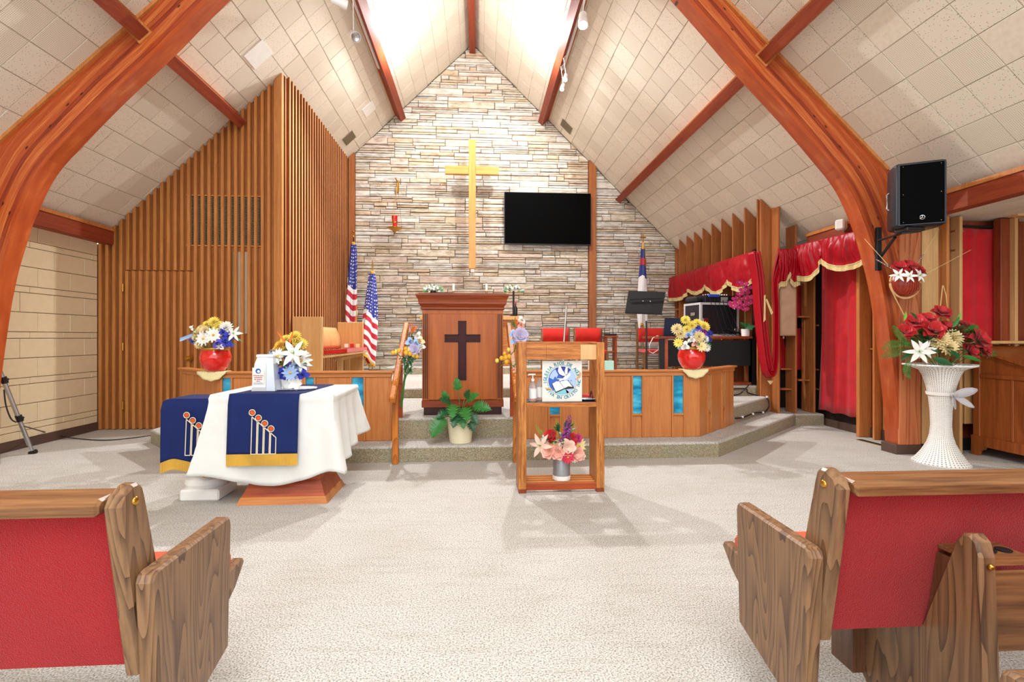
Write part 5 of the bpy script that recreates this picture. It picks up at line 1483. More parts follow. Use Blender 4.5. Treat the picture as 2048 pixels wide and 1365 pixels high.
# red exit-like green lamp box under swag
q = at(1609, 569, y=6.9); box('green_lamp_box', plain('teal_box', hx('1E8C7C'), .4), (q.x - .02, q.x + .03, 6.86, 6.95, q.z - .03, q.z + .04), None, label='small teal box in the shadow under the big swag', cat='box')

from math import atan2 as atan2_
# ---- curtains and swags
def curtain(name, fx, z0, z1, n, label, mat=CURT, nz=14, cat='curtain', par=None, **kw):
    m = MB(); m.grid(lambda i, j: fx(i, lerp(z0, z1, j)), n, nz)
    return m.build(name, mat, par, smooth=True, label=label, cat=cat, solid=.003, sharp=80, **kw)
ya_, yb_ = 6.47, 5.80
curtain('red_curtain', lambda i, z: (4.62 + .003 * sin(i * 30) + .006 * sin(i * 11 + z) - .05 * max(0, (1 - z)) * 0, lerp(ya_ + .0 - .0 * z, yb_, i) + (.06 * max(0, 1.2 - z) if i == 0 else 0), z + (.01 * sin(i * 14) if z < .5 else 0)), .215, 2.3, 70, 'plain red curtain hanging below the fringed swag, down to the baseboard')
x0_, x1_ = nx(1924, 4.95), nx(2004, 4.95)
curtain('red_curtain', lambda i, z: (lerp(x0_, x1_, i), 4.955 + .006 * sin(i * 20) - .012 * abs(sin(i * 2.2)) * (z > 2.2), z - (.02 * sin(pi * i) if z > 2.2 else 0)), 1.12, 2.36, 30, 'red curtain panel between the posts above the organ')
m = MB(); m.tube([(x0_, 4.95, 2.375), ((x0_ + x1_) / 2, 4.95, 2.37), (x1_, 4.95, 2.375)], .012, 8); m.build('curtain_rod', BLACKM, None, label='black rod over the curtain panel above the organ', cat='curtain rod')
def swag(P, Q, ztop, lows, peaks, label, depth, name='swag_valance'):
    """P,Q: plan end points. lows/peaks: list of (t,z) alternating hem points"""
    P, Q = Vector((P[0], P[1], 0)), Vector((Q[0], Q[1], 0)); d = (Q - P); nrm = Vector((d.y, -d.x, 0)).normalized()
    if nrm.x > 0 and abs(nrm.x) > abs(nrm.y): nrm = -nrm
    if abs(nrm.y) >= abs(nrm.x) and nrm.y > 0: nrm = -nrm
    pts = sorted(lows + peaks)
    pk = sorted(peaks)
    def hem(t):
        for (a, za), (b, zb) in zip(pk, pk[1:]):
            if a <= t <= b:
                lo = min([z for (tt, z) in lows if a <= tt <= b] or [min(za, zb) - .1]); k = (t - a) / (b - a)
                return lerp(za, zb, k) - (lerp(za, zb, k) - lo) * (4 * k * (1 - k)) ** .85
        return pk[0][1]
    def fn(i, j):
        zh = hem(i); z = lerp(ztop, zh, j)
        loc = 0
        for (a, za), (b, zb) in zip(pk, pk[1:]):
            if a <= i <= b: k = (i - a) / (b - a); loc = k
        # swag folds: curved crescents between the gathers
        fan = atan2_(loc - .5, .35 + (ztop - z)); cres = (.010 * sin(fan * 17 + i * 9) + .006 * sin(fan * 31 + 2 + i * 5)) * min(1, j * 2.5) + .012 * mn.noise(Vector((i * 22, z * 9, 3)))
        gath = .022 * (1 - sin(pi * loc)) * sin(loc * 40)
        out = .02 + depth * sin(pi * loc) * sin(pi * min(1, j + .1)) + cres + gath * j
        return P + d * i + nrm * out + Vector((0, 0, z))
    m = MB(); m.grid(fn, 150, 26); o = m.build(name, SATIN, None, smooth=True, label=label, cat='swag', solid=.003, sharp=80, group='red satin swags with cream fringe')
    m = MB()
    n = int(d.length / .009)
    for k in range(n):
        a, b = fn((k + .08) / n, 1), fn((k + .92) / n, 1)
        f = Vector((0, 0, -.062))
        m.poly([a + nrm * .004, b + nrm * .004, b + f + nrm * .004, a + f + nrm * .004])
    m.build('fringe', CREAMF, o, kind='stuff', solid=.003)
    m = MB(); m.tube([fn(k / 60, 1) + nrm * .006 for k in range(61)], .007, 6); m.build('fringe_band', CREAMF, o, smooth=True)
    return o
def tz_(u, x=None, y=None, v=500):
    p = at(u, v, x=x, y=y); return p
Lp, Lq = (3.92, 10.05), (3.90, 6.80)
def tl(u): return (10.05 - at(u, 500, x=3.91).y) / 3.25
peaks = [(0, 2.0), (tl(1379.5), at(1379.5, 578, x=3.91).z), (tl(1414), at(1414, 569, x=3.91).z), (tl(1459), at(1459, 559, x=3.91).z), (1.0, at(1512, 545, x=3.9).z)]
lows = [(tl(1393), at(1393, 584, x=3.91).z), (tl(1432), at(1434, 584, x=3.91).z), (tl(1482), at(1480, 577, x=3.91).z), (tl(1360), at(1358, 596, x=3.91).z)]
swag(Lp, Lq, 2.42, lows, peaks, 'long red satin swag with cream fringe along the row of fins', .05)
q1, q2 = at(1556, 500, y=6.44), at(1597, 500, y=6.44)
swag((q1.x, 6.44), (q2.x, 6.44), 2.38, [(.2, at(1562, 565, y=6.44).z), (.8, at(1590, 566, y=6.44).z)], [(0, at(1557, 570, y=6.44).z), (.5, at(1577, 543, y=6.44).z), (1, at(1597, 562, y=6.44).z)], 'short pleated red swag on the screen between the corner post and the curtain', .03)
yA, yP, yE = 6.42, at(1665.5, 519, x=4.5).y, 5.3
swag((4.26, 6.5), (4.41, 5.3), 2.43, [(.18, 1.99), (.8, 2.05)], [(0, 2.04), (.40, 2.19), (1, 2.12)], 'deep red swag with cream fringe running from the screen to the arch', .05)
# scarf loop hanging over the corner post
path = [at(*p[:2], y=6.50) for p in ((1508, 505), (1516, 560), (1520, 620), (1526, 680), (1533, 730), (1540, 748), (1547, 738), (1550, 690), (1550, 620), (1549, 560), (1566, 503))]
def sm3(pts, n=6):
    o = []
    for k in range(len(pts) - 1):
        p0, p1, p2, p3 = pts[max(k - 1, 0)], pts[k], pts[k + 1], pts[min(k + 2, len(pts) - 1)]
        for j in range(n):
            t = j / n; o.append(.5 * ((2 * p1) + (-p0 + p2) * t + (2 * p0 - 5 * p1 + 4 * p2 - p3) * t * t + (-p0 + 3 * p1 - 3 * p2 + p3) * t ** 3))
    return o + [pts[-1]]
SP = sm3(path)
def scarf(i, j):
    k = i * (len(SP) - 1); a = int(min(k, len(SP) - 2)); p = SP[a].lerp(SP[a + 1], k - a)
    t = (SP[min(a + 1, len(SP) - 1)] - SP[max(a - 1, 0)]).normalized(); s = Vector((t.z, 0, -t.x)).normalized()
    w = .075 * (.55 + .45 * sin(pi * min(1, max(0, abs(i - .5) * 2.2))))+.02
    w = (.075 if i < .45 else .075 - .03 * min(1, (i - .45) * 6)) + (.05 * max(0, (i - .88) / .12))
    return p + s * (j - .5) * 2 * w + Vector((0, -.03 * sin(j * pi * 3 + 1) - .04 * sin(pi * j), 0))
m = MB(); m.grid(scarf, 90, 24)
SC = m.build('swag_scarf', SATIN, None, smooth=True, label='red satin scarf hanging in a long loop over the corner post', cat='swag', solid=.003, sharp=80)
for u0, v0, u1, v1 in ((1531, 590, 1531, 640), (1534, 598, 1546, 626)):
    a, b = at(u0, v0, y=6.42), at(u1, v1, y=6.42); m = MB(); m.poly([a, b, b + Vector((-.025, 0, -.03)), a + Vector((-.02, 0, -.01))]); m.build('fringe', CREAMF, SC, solid=.006)
a = at(1537, 761, y=6.62); m = MB(); m.lathe([(.006, -.05), (.03, -.02), (.045, 0)], at(1541, 762, y=6.5) , 16, R=Matrix.Diagonal((1, .4, 1))); m.build('fringe_tip', CREAMF, SC, smooth=True)

# ---- organ at the right edge
OG = empty('organ', (5.35, 4.6, 0), 'panelled wooden organ case with a sloping moulded top', 'organ')
ox = 5.06
def OY(u, v): return at(u, v, x=ox)
top0 = OY(1946, 693); top1 = OY(2048, 727)
sl = (top1.z - top0.z) / (top1.y - top0.y)
yb0, yb1 = top0.y, 3.95
def zt2(y): return top0.z + sl * (y - top0.y)
m = MB(); m.prism([(yb0, .13), (yb1, .13), (yb1, zt2(yb1) - .04), (yb0, zt2(yb0) - .04)], 'x', ox + .01, ox + .04); m.build('side_panel', W_ORG, OG)
m = MB(); m.prism([(yb0, .13), (yb1, .13), (yb1, zt2(yb1) - .04), (yb0, zt2(yb0) - .04)], 'x', ox + .04, 6.3); m.build('body', W_ORG, OG)
for k, (o_, h0, h1) in enumerate(((.0, .0, .035), (.02, -.03, .0), (.035, -.055, -.03))):
    m = MB(); m.prism([(yb0 + .03 - k * .01, zt2(yb0) + h0 - .02), (yb1, zt2(yb1) + h0 - .02), (yb1, zt2(yb1) + h1 - .02), (yb0 + .03 - k * .01, zt2(yb0) + h1 - .02)], 'x', ox - .03 + o_, 6.32); m.build('top_moulding', W_ORG, OG)
m = MB(); m.bbox(ox - .004, ox + .02, yb0 - .07, yb0, .13, zt2(yb0) - .07); m.build('corner_stile', W_ORG, OG)
zm = OY(1960, 752).z; m = MB(); m.bbox(ox - .006, ox + .012, yb1, yb0 - .07, zm - .02, zm + .02); m.build('mid_rail', W_ORG, OG)
m = MB(); m.bbox(ox - .002, ox + .012, 4.42, 4.445, .2, zm - .02); m.build('muntin', W_ORG, OG)
m = MB(); m.prism([(yb0 + .01, 0), (yb0 - .06, 0), (yb0 - .08, .05), (yb0 - .12, .07), (yb0 - .13, .10), (yb0 - .5, .10), (yb0 - .52, .07), (yb0 - .58, .05), (yb0 - .6, 0), (yb1, 0), (yb1, .2), (yb0 + .01, .2)], 'x', ox - .012, ox + .02); m.build('bracket_base', W_ORG, OG)

# ---- tripod leg and floor cable on the left, floor vent
a, b = at(66, 906, z=.01), at(0, 742, y=4.9); 
TP = empty('tripod_stand', at(66, 906, z=0), 'silver tripod leg with black clamps leaning in at the frame edge by the block wall', 'tripod')
b = at(-30, 665, y=a.y - .35); d = b - a
m = MB(); m.tube([a + d * .02, a + d * .55, b], .016, 8); m.build('leg_tube', STEEL, TP, smooth=True)
m = MB(); m.tube([a + Vector((-.04, .0, .05)) + d * .02, a + d * .7 + Vector((-.02, .0, .0)), b], .009, 8); m.build('inner_tube', STEEL, TP, smooth=True)
for t in (.30, .62):
    q = a + d * t; m = MB(); m.tube([q - d * .025, q + d * .025], .028, 10); m.tube([q + Vector((.0, -.01, 0)), q + Vector((.055, -.02, .01))], .012, 8); m.build('clamp', BLACK, TP, smooth=True)
m = MB(); m.tube([a - Vector((.03, 0, .008)), a + Vector((.03, 0, .016))], .022, 10); m.build('foot', BLACK, TP, smooth=True)
pts = sm3([at(8, 780, y=4.75), at(12, 812, y=4.8), at(22, 838, y=4.85), at(32, 845, y=4.9)], 6); m = MB(); m.tube(pts, .006, 6); m.build('hanging_cable', BLACK, TP, smooth=True)
pts = sm3([at(48, 853, y=5.1), at(95, 866, z=.1), at(140, 876, z=.02), at(205, 881, z=.008), at(260, 877, z=.008), at(303, 871, z=.008)], 8)
m = MB(); m.tube(pts, .006, 6); m.build('floor_cable', BLACK, None, smooth=True, label='thin black cable looping along the carpet to the chancel step', cat='cable')
v0, v1 = at(1712, 880, z=.002), at(1768, 886, z=.002)
FV = empty('floor_vent', v0, 'narrow dark slotted vent in the carpet before the arch', 'vent')
dv = (at(1768, 892, z=0) - at(1712, 878, z=0)); L = dv.length; dv.normalize(); nv = Vector((-dv.y, dv.x, 0))
Mv = Matrix.Translation(at(1712, 880, z=0)) @ Matrix((dv, nv, Vector((0, 0, 1)))).transposed().to_4x4()
m = MB(Mv); m.bbox(0, L, 0, .07, 0, .006, b=.001); m.build('frame', BRASS, FV)
m = MB(Mv); m.box(.01, L - .01, .01, .06, .006, .008); m.build('slot', BLACKM, FV)

# ---- cables on the chancel steps at the right
pts = [at(1480, 768, z=.52), at(1496, 772, y=6.84), at(1487, 785, y=6.83), at(1470, 790, y=6.7)]
m = MB(); m.tube(sm3([Vector((3.3, 6.86, .45)), at(1488, 778, y=6.83), at(1496, 786, y=6.83), at(1520, 793, y=6.8), at(1534, 796, y=6.68), at(1538, 812, y=6.6), at(1530, 824, y=6.55), at(1512, 826, y=6.35), at(1500, 830, y=6.2), at(1485, 836, y=6.0), at(1470, 837, y=5.85)]), .009, 6)
CB = m.build('black_cable', BLACK, None, smooth=True, label='black cable clipped along the carpeted steps beside the angled rail', cat='cable')
for u, v, y in ((1533, 795, 6.66), (1525, 826, 6.5), (1505, 829, 6.25), (1484, 835, 6.0)):
    q = at(u, v, y=y); m = MB(); m.bbox(q.x - .012, q.x + .012, y - .02, y, q.z - .006, q.z + .018, b=.002); m.build('clip', WHITE, CB)
m = MB(); m.tube(sm3([at(1498, 770, y=6.84), at(1490, 779, y=6.83), at(1480, 788, y=6.83), at(1468, 791, y=6.8)]), .008, 6); m.build('black_cable', BLACK, None, smooth=True, label='short black cable crossing the upper step riser', cat='cable')

# ---- ceiling fittings: track heads, vents, patches
def track(side):
    s = 2.2; m = MB(); t0 = 2.6 if side > 0 else 2.6
    m = sbox(MB(), side, 2.142, 2.165, t0, 8.2 if side < 0 else 8.05, .06, .10)
    return m.build('light_track', WHITE, None, label='white lighting track on the purlin of the slope ' + ('over the television' if side > 0 else 'over the slatted wall'), cat='track', origin=slope(side, 2.15, 7, .1))
track(-1); track(1)
BULB = plain('bulb_glow', (1, .97, .9, 1), .4, emit=(1, .96, .9, 1), estr=14)
def head(u, v, t, side, label, lit, aim, r=.055, L=.17):
    base = slope(side, 2.2, t, .08)
    q = at(u, v, y=t); q = base + (q - base) * 1.0
    root = empty('track_light', q, label, 'track light', 'white spot lamps on the lighting tracks')
    a = (Vector(aim) - q).normalized(); R = a.to_track_quat('Z', 'Y').to_matrix()
    m = MB(); m.lathe([(r * .55, -L * .62), (r * .8, -L * .55), (r * .86, -L * .1), (r, .0), (r, L * .38), (r * .93, L * .38), (r * .9, L * .1)], q, 20, R=R, cap=True); m.build('lamp_can', GLOSSW, root, smooth=True)
    m = MB(); m.lathe([(.001, L * .2), (r * .6, L * .22), (r * .85, L * .26), (r * .85, L * .27)] if not lit else [(.001, L * .5), (r * .5, L * .47), (r * .85, L * .38), (r * .85, L * .3)], q, 20, R=R, cap=False); m.build('lamp_lens', BULB if lit else STEEL, root, smooth=True)
    m = MB(); e = q - a * L * .3; m.tube([slope(side, 2.155, t, .08), slope(side, 2.155, t, .17), e + Vector((0, 0, r * 1.2)), e], .007, 8); m.build('yoke', GLOSSW, root, smooth=True)
    return root
head(709, 72, 6.3, -1, 'white spot lamp showing its dark round lens on the slope over the slatted wall', False, (0, 3.5, 2.5), .06, .2)
head(682, 6, 5.4, -1, 'spot lamp cut by the top edge of the frame over the slatted wall', False, (0, 6.0, 4.5), .05)
head(1166, 42, 6.0, 1, 'large lit spot lamp nearest the top on the slope over the television', True, (.9, 4.3, .5), .06, .2)
head(1131, 156, 7.6, 1, 'small lit spot lamp behind its twin, over the television', True, (.8, 6.6, 3), .035, .12)
head(1125, 175, 7.85, 1, 'small lit spot lamp closest to the stone wall, over the television', True, (.6, 7.0, 3), .035, .12)
for k, p in enumerate(LAMPS):
    c = Vector(p); root = empty('flood_lamp', c + Vector((0, 0, .1)), ('bright bare flood lamp high on the slope over the slatted wall side', 'bright bare flood lamp high on the slope over the television side')[k], 'lamp', 'bright flood lamps near the ridge')
    side = -1 if k == 0 else 1
    m = MB(); m.sphere(c + Vector((0, 0, .045)), .035, 16, 10); o = m.build('bulb', plain('flood_glow%d' % k, (1, .98, .94, 1), .4, emit=(1, .97, .92, 1), estr=60), root, smooth=True); 
    m = MB(); m.lathe([(.03, .07), (.022, .13), (.022, .17)], c, 14); m.build('socket', GLOSSW, root, smooth=True)
    s_ = (abs(c.x - RX)) * NL; hit = Vector((c.x, c.y, cz(c.x) - .004)); m = MB(); m.tube([c + Vector((0, 0, .16)), hit], .01, 8); m.build('stem', WHITE, root, smooth=True)
def on_slope_quad(name, pix, mat, label, cat, th=.012, frame=None):
    L = [slope_at(u, v) for u, v in pix]; side = L[0][0]
    s0, s1 = min(l[1] for l in L), max(l[1] for l in L); t0, t1 = min(l[2] for l in L), max(l[2] for l in L)
    # use means of opposite corners to avoid growth
    ss = sorted(l[1] for l in L); tt = sorted(l[2] for l in L)
    s0, s1 = (ss[0] + ss[1]) / 2, (ss[2] + ss[3]) / 2; t0, t1 = (tt[0] + tt[1]) / 2, (tt[2] + tt[3]) / 2
    org = slope(side, (s0 + s1) / 2, (t0 + t1) / 2, 0)
    if frame:
        root = empty(name, org, label, cat, frame)
        m = sbox(MB(), side, s0, s1, t0, t1, 0, .008); m.build('frame', BRASS if False else plain('vent_bronze', hx('8C7C60'), .5), root)
        n = 7
        for k in range(n):
            ta = lerp(t0 + .02, t1 - .02, k / n); m = sbox(MB(), side, s0 + .02, s1 - .02, ta, ta + .012, .008, .014); m.build('slat', MATS['vent_bronze'], root)
        m = sbox(MB(), side, s0 + .015, s1 - .015, t0 + .015, t1 - .015, .008, .0095); m.build('recess', plain('vent_dark', hx('5C4C38'), .7), root)
        return root
    m = sbox(MB(), side, s0, s1, t0, t1, 0, th); return m.build(name, mat, None, label=label, cat=cat, origin=org)
on_slope_quad('ceiling_vent', [(683, 276), (704, 264), (713, 272), (692, 292)], None, 'bronze air vent low on the slope by the slatted side wall', 'vent', frame='bronze ceiling vents')
on_slope_quad('ceiling_vent', [(1120, 246), (1127, 238), (1146, 258), (1139, 270)], None, 'bronze air vent on the slope beside the television purlin', 'vent', frame='bronze ceiling vents')
PT = plain('patch_white', hx('F2F0EA'), .6)
on_slope_quad('ceiling_patch', [(486, 111), (523, 80), (546, 106), (510, 138)], PT, 'white screwed patch panel among the perforated tiles over the slatted wall', 'panel', th=.008)
on_slope_quad('ceiling_patch', [(722, 222), (742, 202), (752, 212), (735, 236)], PT, 'small white replacement tile near the stone gable', 'panel', th=.008)
# ================================================================ FLOWERS AND SMALL THINGS
def petal(m, base, d, n, L, W, curl=.3, cup=.15, point=False, seg=4):
    d = d.normalized(); n = (n - d * n.dot(d)).normalized(); s = d.cross(n)
    rows = []
    for k in range(seg + 1):
        t = k / seg
        w = (sin(pi * min(1, .12 + t * .82)) ** .7 if not point else sin(pi * (t * .92 + .06)) * (1 - .3 * t)) * W / 2
        if k == seg: w *= .35 if point else .7
        c = base + d * (L * t * (1 - .25 * abs(curl) * t)) + n * (curl * L * t * t)
        rows.append([m._v(c - s * w + n * cup * w), m._v(c), m._v(c + s * w + n * cup * w)])
    for A, B in zip(rows, rows[1:]):
        m.face([A[0], A[1], B[1], B[0]]); m.face([A[1], A[2], B[2], B[1]])
def basis(ax):
    ax = ax.normalized(); a = ax.cross(Vector((0, 0, 1)))
    if a.length < .1: a = Vector((1, 0, 0))
    a.normalize(); return ax, a, ax.cross(a)
def leaf(m, b, d, L, W, n=Vector((0, -.3, 1)), curl=-.25): petal(m, b, d, n, L, W, curl, .25, True, 4)
def frond(m, pts, W, n=14):
    P = sm3([Vector(p) for p in pts], 6); m.tube(P, .0025, 4)
    for k in range(1, n + 1):
        t = k / n * (len(P) - 1); a = min(int(t), len(P) - 2); p = P[a].lerp(P[a + 1], t - a); d = (P[a + 1] - P[a]).normalized()
        s = d.cross(Vector((0, -1, .3))).normalized(); w = W * sin(pi * (.12 + .8 * k / n)) 
        for q in (-1, 1): petal(m, p, (s * q + d * .45), Vector((0, -1, .4)), w, w * .26, -.1, .1, True, 2)
def bloom(kind, c, ax, S, mat, par, center=None):
    ax, a, b = basis(ax); m = MB(); r2 = random.Random(int(c.x * 977 + c.z * 1313 + S * 7919) & 0xffff)
    def D(th, el): return (a * cos(th) + b * sin(th)) * cos(el) + ax * sin(el)
    c = Vector(c)
    if kind == 'rose':
        S = S * 1.18
        for ring, (n, el, l, w, cu, off) in enumerate(((3, 1.35, .42, .45, -.25, .02), (4, 1.15, .55, .6, -.2, .06), (5, .85, .72, .75, .0, .1), (6, .45, .85, .85, .25, .12), (6, .1, .85, .8, .35, .1))):
            for k in range(n):
                th = 2 * pi * k / n + ring * .7 + r2.uniform(-.15, .15)
                petal(m, c + D(th, 0) * off * S * .5 + ax * S * .0, D(th, el), -D(th, 0) if ring < 3 else ax, l * S, w * S, cu if ring < 3 else cu * -.5 + .1, .35)
    elif kind == 'lily':
        for k in range(6):
            th = 2 * pi * k / 6 + r2.uniform(-.1, .1); el = .45 if k % 2 else .25
            petal(m, c, D(th, el), ax, S, S * (.42 if k % 2 else .34), -.28, .3, True, 6)
    elif kind == 'mum':
        for ring, (n, el, l) in enumerate(((8, 1.25, .45), (12, .95, .6), (14, .6, .8), (16, .25, .95), (14, -.05, 1))):
            for k in range(n):
                th = 2 * pi * (k + ring * .37) / n; petal(m, c, D(th, el), ax, l * S, S * .36, .12, .25, False, 2)
    elif kind == 'daisy':
        for k in range(12):
            th = 2 * pi * k / 12; petal(m, c, D(th, .2 + r2.uniform(-.1, .1)), ax, S, S * .38, -.05, .15, False, 3)
    elif kind == 'iris':
        for k in range(3):
            th = 2 * pi * k / 3 + r2.random(); petal(m, c, D(th, .1), ax, S, S * .8, -.35, .3, False, 4); petal(m, c, D(th + 1, 1.1), -D(th + 1, 0), S * .8, S * .7, .2, .35, False, 4)
    elif kind == 'cluster':
        for k in range(15):
            th = k * 2.4; el = 1.45 - 1.5 * sqrt(k / 15); p = c + D(th, el) * S * .75; q, u_, v_ = basis(D(th, el))
            for j in range(4):
                t2 = pi / 2 * j + k; petal(m, p, (u_ * cos(t2) + v_ * sin(t2)) + q * .2, q, S * .32, S * .3, 0, .1, False, 1)
    elif kind == 'bud':
        m.sphere(c, S * .5, 10, 8, (1, 1, 1.2))
        for k in range(5): th = 2 * pi * k / 5; petal(m, c - ax * S * .4, D(th, .9), -D(th, 0), S * 1.0, S * .6, .25, .3)
    elif kind == 'spire':
        n = 44
        for k in range(n):
            t = k / n; p = c + ax * S * t; th = k * 2.4; r = S * .19 * (1 - .7 * t)
            dd = D(th, .3); q, u_, v_ = basis(dd)
            for j in range(3): t2 = 2.09 * j + k; petal(m, p + dd * r * .6, (u_ * cos(t2) + v_ * sin(t2)) + q * .4, q, r * .8, r * .8, .1, .2, False, 1)
    elif kind == 'bird':
        for k, (el, th) in enumerate(((1.2, .2), (.9, 2.6), (.75, 3.4), (1.0, 1.2), (.7, 0))): petal(m, c, D(th, el), -D(th, 0), S * (1.1 - .1 * k), S * .2, .05, .4, True, 4)
    elif kind == 'orchid':
        for k in range(3): th = 2 * pi * k / 3 + pi / 2; petal(m, c, D(th, .15), ax, S * .8, S * .5, -.1, .1, False, 3)
        for k in range(2): petal(m, c + ax * .004, D(pi * k, .2), ax, S, S * .9, -.1, .15, False, 3)
    o = m.build(kind if kind not in ('bird', 'cluster') else {'bird': 'bird_of_paradise', 'cluster': 'hydrangea'}[kind], mat, par, smooth=True, sharp=70)
    if kind in ('lily', 'daisy', 'orchid') or center:
        m = MB(); q, u_, v_ = basis(ax)
        if kind == 'lily':
            for k in range(6): th = k * 1.05; m.tube([c, c + ax * S * .4 + (a * cos(th) + b * sin(th)) * S * .12], S * .015, 4)
        else: m.sphere(c + ax * S * .06, S * .16, 8, 6)
        m.build('stamen' if kind == 'lily' else 'flower_eye', center or (GREENL if kind == 'lily' else GOLD), o, smooth=True)
    return o
def bouquet(root, ctr, specs, y, fill=26, rad=(.16, .10, .10), leafL=.07, stems=None, mat=None):
    """specs: (kind,u,v,size,colour[,dy]); blooms look outward from the centre"""
    ctr = Vector(ctr)
    for sp in specs:
        kind, u, v, S, col = sp[:5]; dy = sp[5] if len(sp) > 5 else 0
        p = at(u, v, y=y + dy); ax = (p - ctr).normalized() * .6 + Vector((-.15, -.95, .2))
        if kind in ('spire', 'bird'): ax = (p - ctr).normalized() * .4 + Vector((0, -.1, 1))
        if kind == 'rose': ax = ax + Vector((0, 0, .25))
        bloom(kind, p, ax, S, PIL[col], root)
    m = MB(); m.cur = 0
    for k in range(fill):
        th = rnd.uniform(0, 2 * pi); el = rnd.uniform(-.2, 1.3)
        d = Vector((cos(th) * cos(el), sin(th) * cos(el), sin(el))); p = ctr + Vector((d.x * rad[0], d.y * rad[1], d.z * rad[2])) * rnd.uniform(.45, .95)
        m.cur = rnd.choice([0, 0, 1]); leaf(m, p, d + Vector((0, -.3, rnd.uniform(-.2, .4))), leafL * rnd.uniform(.7, 1.3), leafL * .5)
    m.build('leaves', mat or [GREEND, GREEN], root, smooth=True, kind='stuff')
    m = MB()
    base = ctr + Vector((0, 0, -rad[2]))
    for sp in specs:
        p = at(sp[1], sp[2], y=y + (sp[5] if len(sp) > 5 else 0)); m.tube([base + (p - base) * .05, base.lerp(p, .6) + Vector((0, .01, 0)), p], .003, 4)
    m.build('stems', STEM, root, kind='stuff')

def doily(x, y, z, r, drop, label, arc=(200, 350)):
    """round crochet mat; the part past the rail edge hangs down in front"""
    m = MB()
    R_ = 8; n = 48; ring = []
    for j in range(R_ + 1):
        row = []
        for k in range(n):
            a = 2 * pi * k / n; rr = r * j / R_ * (1 + (.03 * cos(a * 12) if j == R_ else 0))
            px_, py_ = rr * cos(a), rr * sin(a); edge = -.058
            if py_ < edge: row.append(m._v((x + px_, y + edge - .004, z + .004 + (py_ - edge) * drop)))
            elif py_ > .064: row.append(m._v((x + px_, y + .064 + .004, z + .004 - (py_ - .064) * drop)))
            else: row.append(m._v((x + px_, y + py_, z + .004)))
        ring.append(row)
    for A, B in zip(ring, ring[1:]):
        for k in range(n): m.face([A[k], A[(k + 1) % n], B[(k + 1) % n], B[k]])
    return m.build('crochet_doily', LACE, None, smooth=True, label=label, cat='doily', group='crochet doilies under the red pots', solid=.003)

def red_pot(u, label, flowers, dlabel, du=0):
    p = at(u, 740, y=5.115); x = p.x; z = RH + .008
    doily(x + du, 5.115, RH, .15, 1.0, dlabel)
    root = empty('flower_pot', (x, 5.115, z), label, 'potted flowers', 'glossy red pots of mixed silk flowers on the altar rail')
    m = MB(); m.lathe([(.078, 0), (.085, .004), (.115, .045), (.138, .10), (.14, .145), (.128, .19), (.12, .205), (.12, .215), (.128, .225)], (x, 5.115, z), 40); m.build('red_bowl', REDV, root, smooth=True)
    m = MB(); m.lathe([(.121, .204), (.129, .215), (.129, .226), (.118, .228), (.112, .21)], (x, 5.115, z), 40, cap=False); m.build('gold_rim', plain('antique_gold', hx('C89A40'), .35, metal=.7) if 'antique_gold' not in MATS else MATS['antique_gold'], root, smooth=True)
    m = MB(); m.lathe([(.115, .2), (.11, .21)], (x, 5.115, z), 24); m.build('moss', GREEND, root)
    bouquet(root, (x, 5.08, z + .30), flowers, 5.0, fill=46, rad=(.19, .13, .15), leafL=.09)
    return root
A_ = [('mum', 428, 645, .062, 'yellow'), ('mum', 414, 650, .05, 'yellow', .05), ('mum', 438, 655, .07, 'yellow'), ('mum', 452, 656, .07, 'white'), ('mum', 410, 662, .06, 'cream'), ('mum', 397, 668, .06, 'cream'), ('mum', 399, 687, .06, 'cream'), ('mum', 392, 676, .05, 'cream'),
      ('daisy', 407, 678, .08, 'white', -.05), ('daisy', 427, 671, .08, 'white', -.05), ('iris', 437, 688, .065, 'violet', -.07), ('iris', 452, 683, .065, 'blue', -.04), ('iris', 459, 670, .06, 'violet'), ('iris', 447, 664, .055, 'blue', -.04), ('iris', 386, 682, .05, 'violet'), ('iris', 430, 642, .04, 'violet', .05),
      ('iris', 458, 688, .05, 'violet'), ('lily', 467, 668, .09, 'white'), ('iris', 384, 656, .035, 'white'), ('iris', 439, 693, .045, 'white', -.07), ('mum', 402, 658, .045, 'cream', .03)]
rp = red_pot(431, 'glossy red pot of yellow, cream and violet silk flowers near the hidden door', A_, 'cream crochet doily hanging over the rail under the pot near the hidden door', -.01)
m = MB()
for k in range(9):
    p = at(386 - k * 2.6, 672 + k * 1.0, y=5.0); petal(m, p, Vector((-.8, -.3, .6)), Vector((0, -1, .4)), .028, .02); petal(m, p, Vector((-.8, -.3, -.6)), Vector((0, -1, .4)), .028, .02)
m.build('sprig', PIL['lightblue'], rp)
B_ = [('mum', 1371, 641, .055, 'yellow'), ('mum', 1384, 652, .06, 'yellow'), ('mum', 1374, 660, .055, 'yellow'), ('mum', 1408, 654, .065, 'yellow'), ('mum', 1395, 648, .06, 'yellow', .03), ('mum', 1354, 659, .065, 'cream'), ('mum', 1362, 669, .06, 'cream'), ('mum', 1398, 674, .065, 'cream', -.06), ('daisy', 1357, 686, .055, 'yellow'),
      ('iris', 1396, 657, .055, 'violet', -.03), ('iris', 1406, 664, .055, 'purple', -.04), ('iris', 1419, 668, .055, 'blue'), ('iris', 1417, 680, .055, 'blue'), ('iris', 1377, 671, .055, 'lightblue', -.04), ('iris', 1387, 664, .05, 'lightblue', -.04), ('iris', 1383, 679, .05, 'white', -.07), ('iris', 1390, 686, .05, 'pink', -.07),
      ('daisy', 1403, 693, .06, 'cream', -.07), ('daisy', 1414, 696, .045, 'white'), ('iris', 1370, 692, .055, 'white', -.05), ('iris', 1363, 694, .05, 'lightblue'), ('mum', 1410, 678, .05, 'white')]
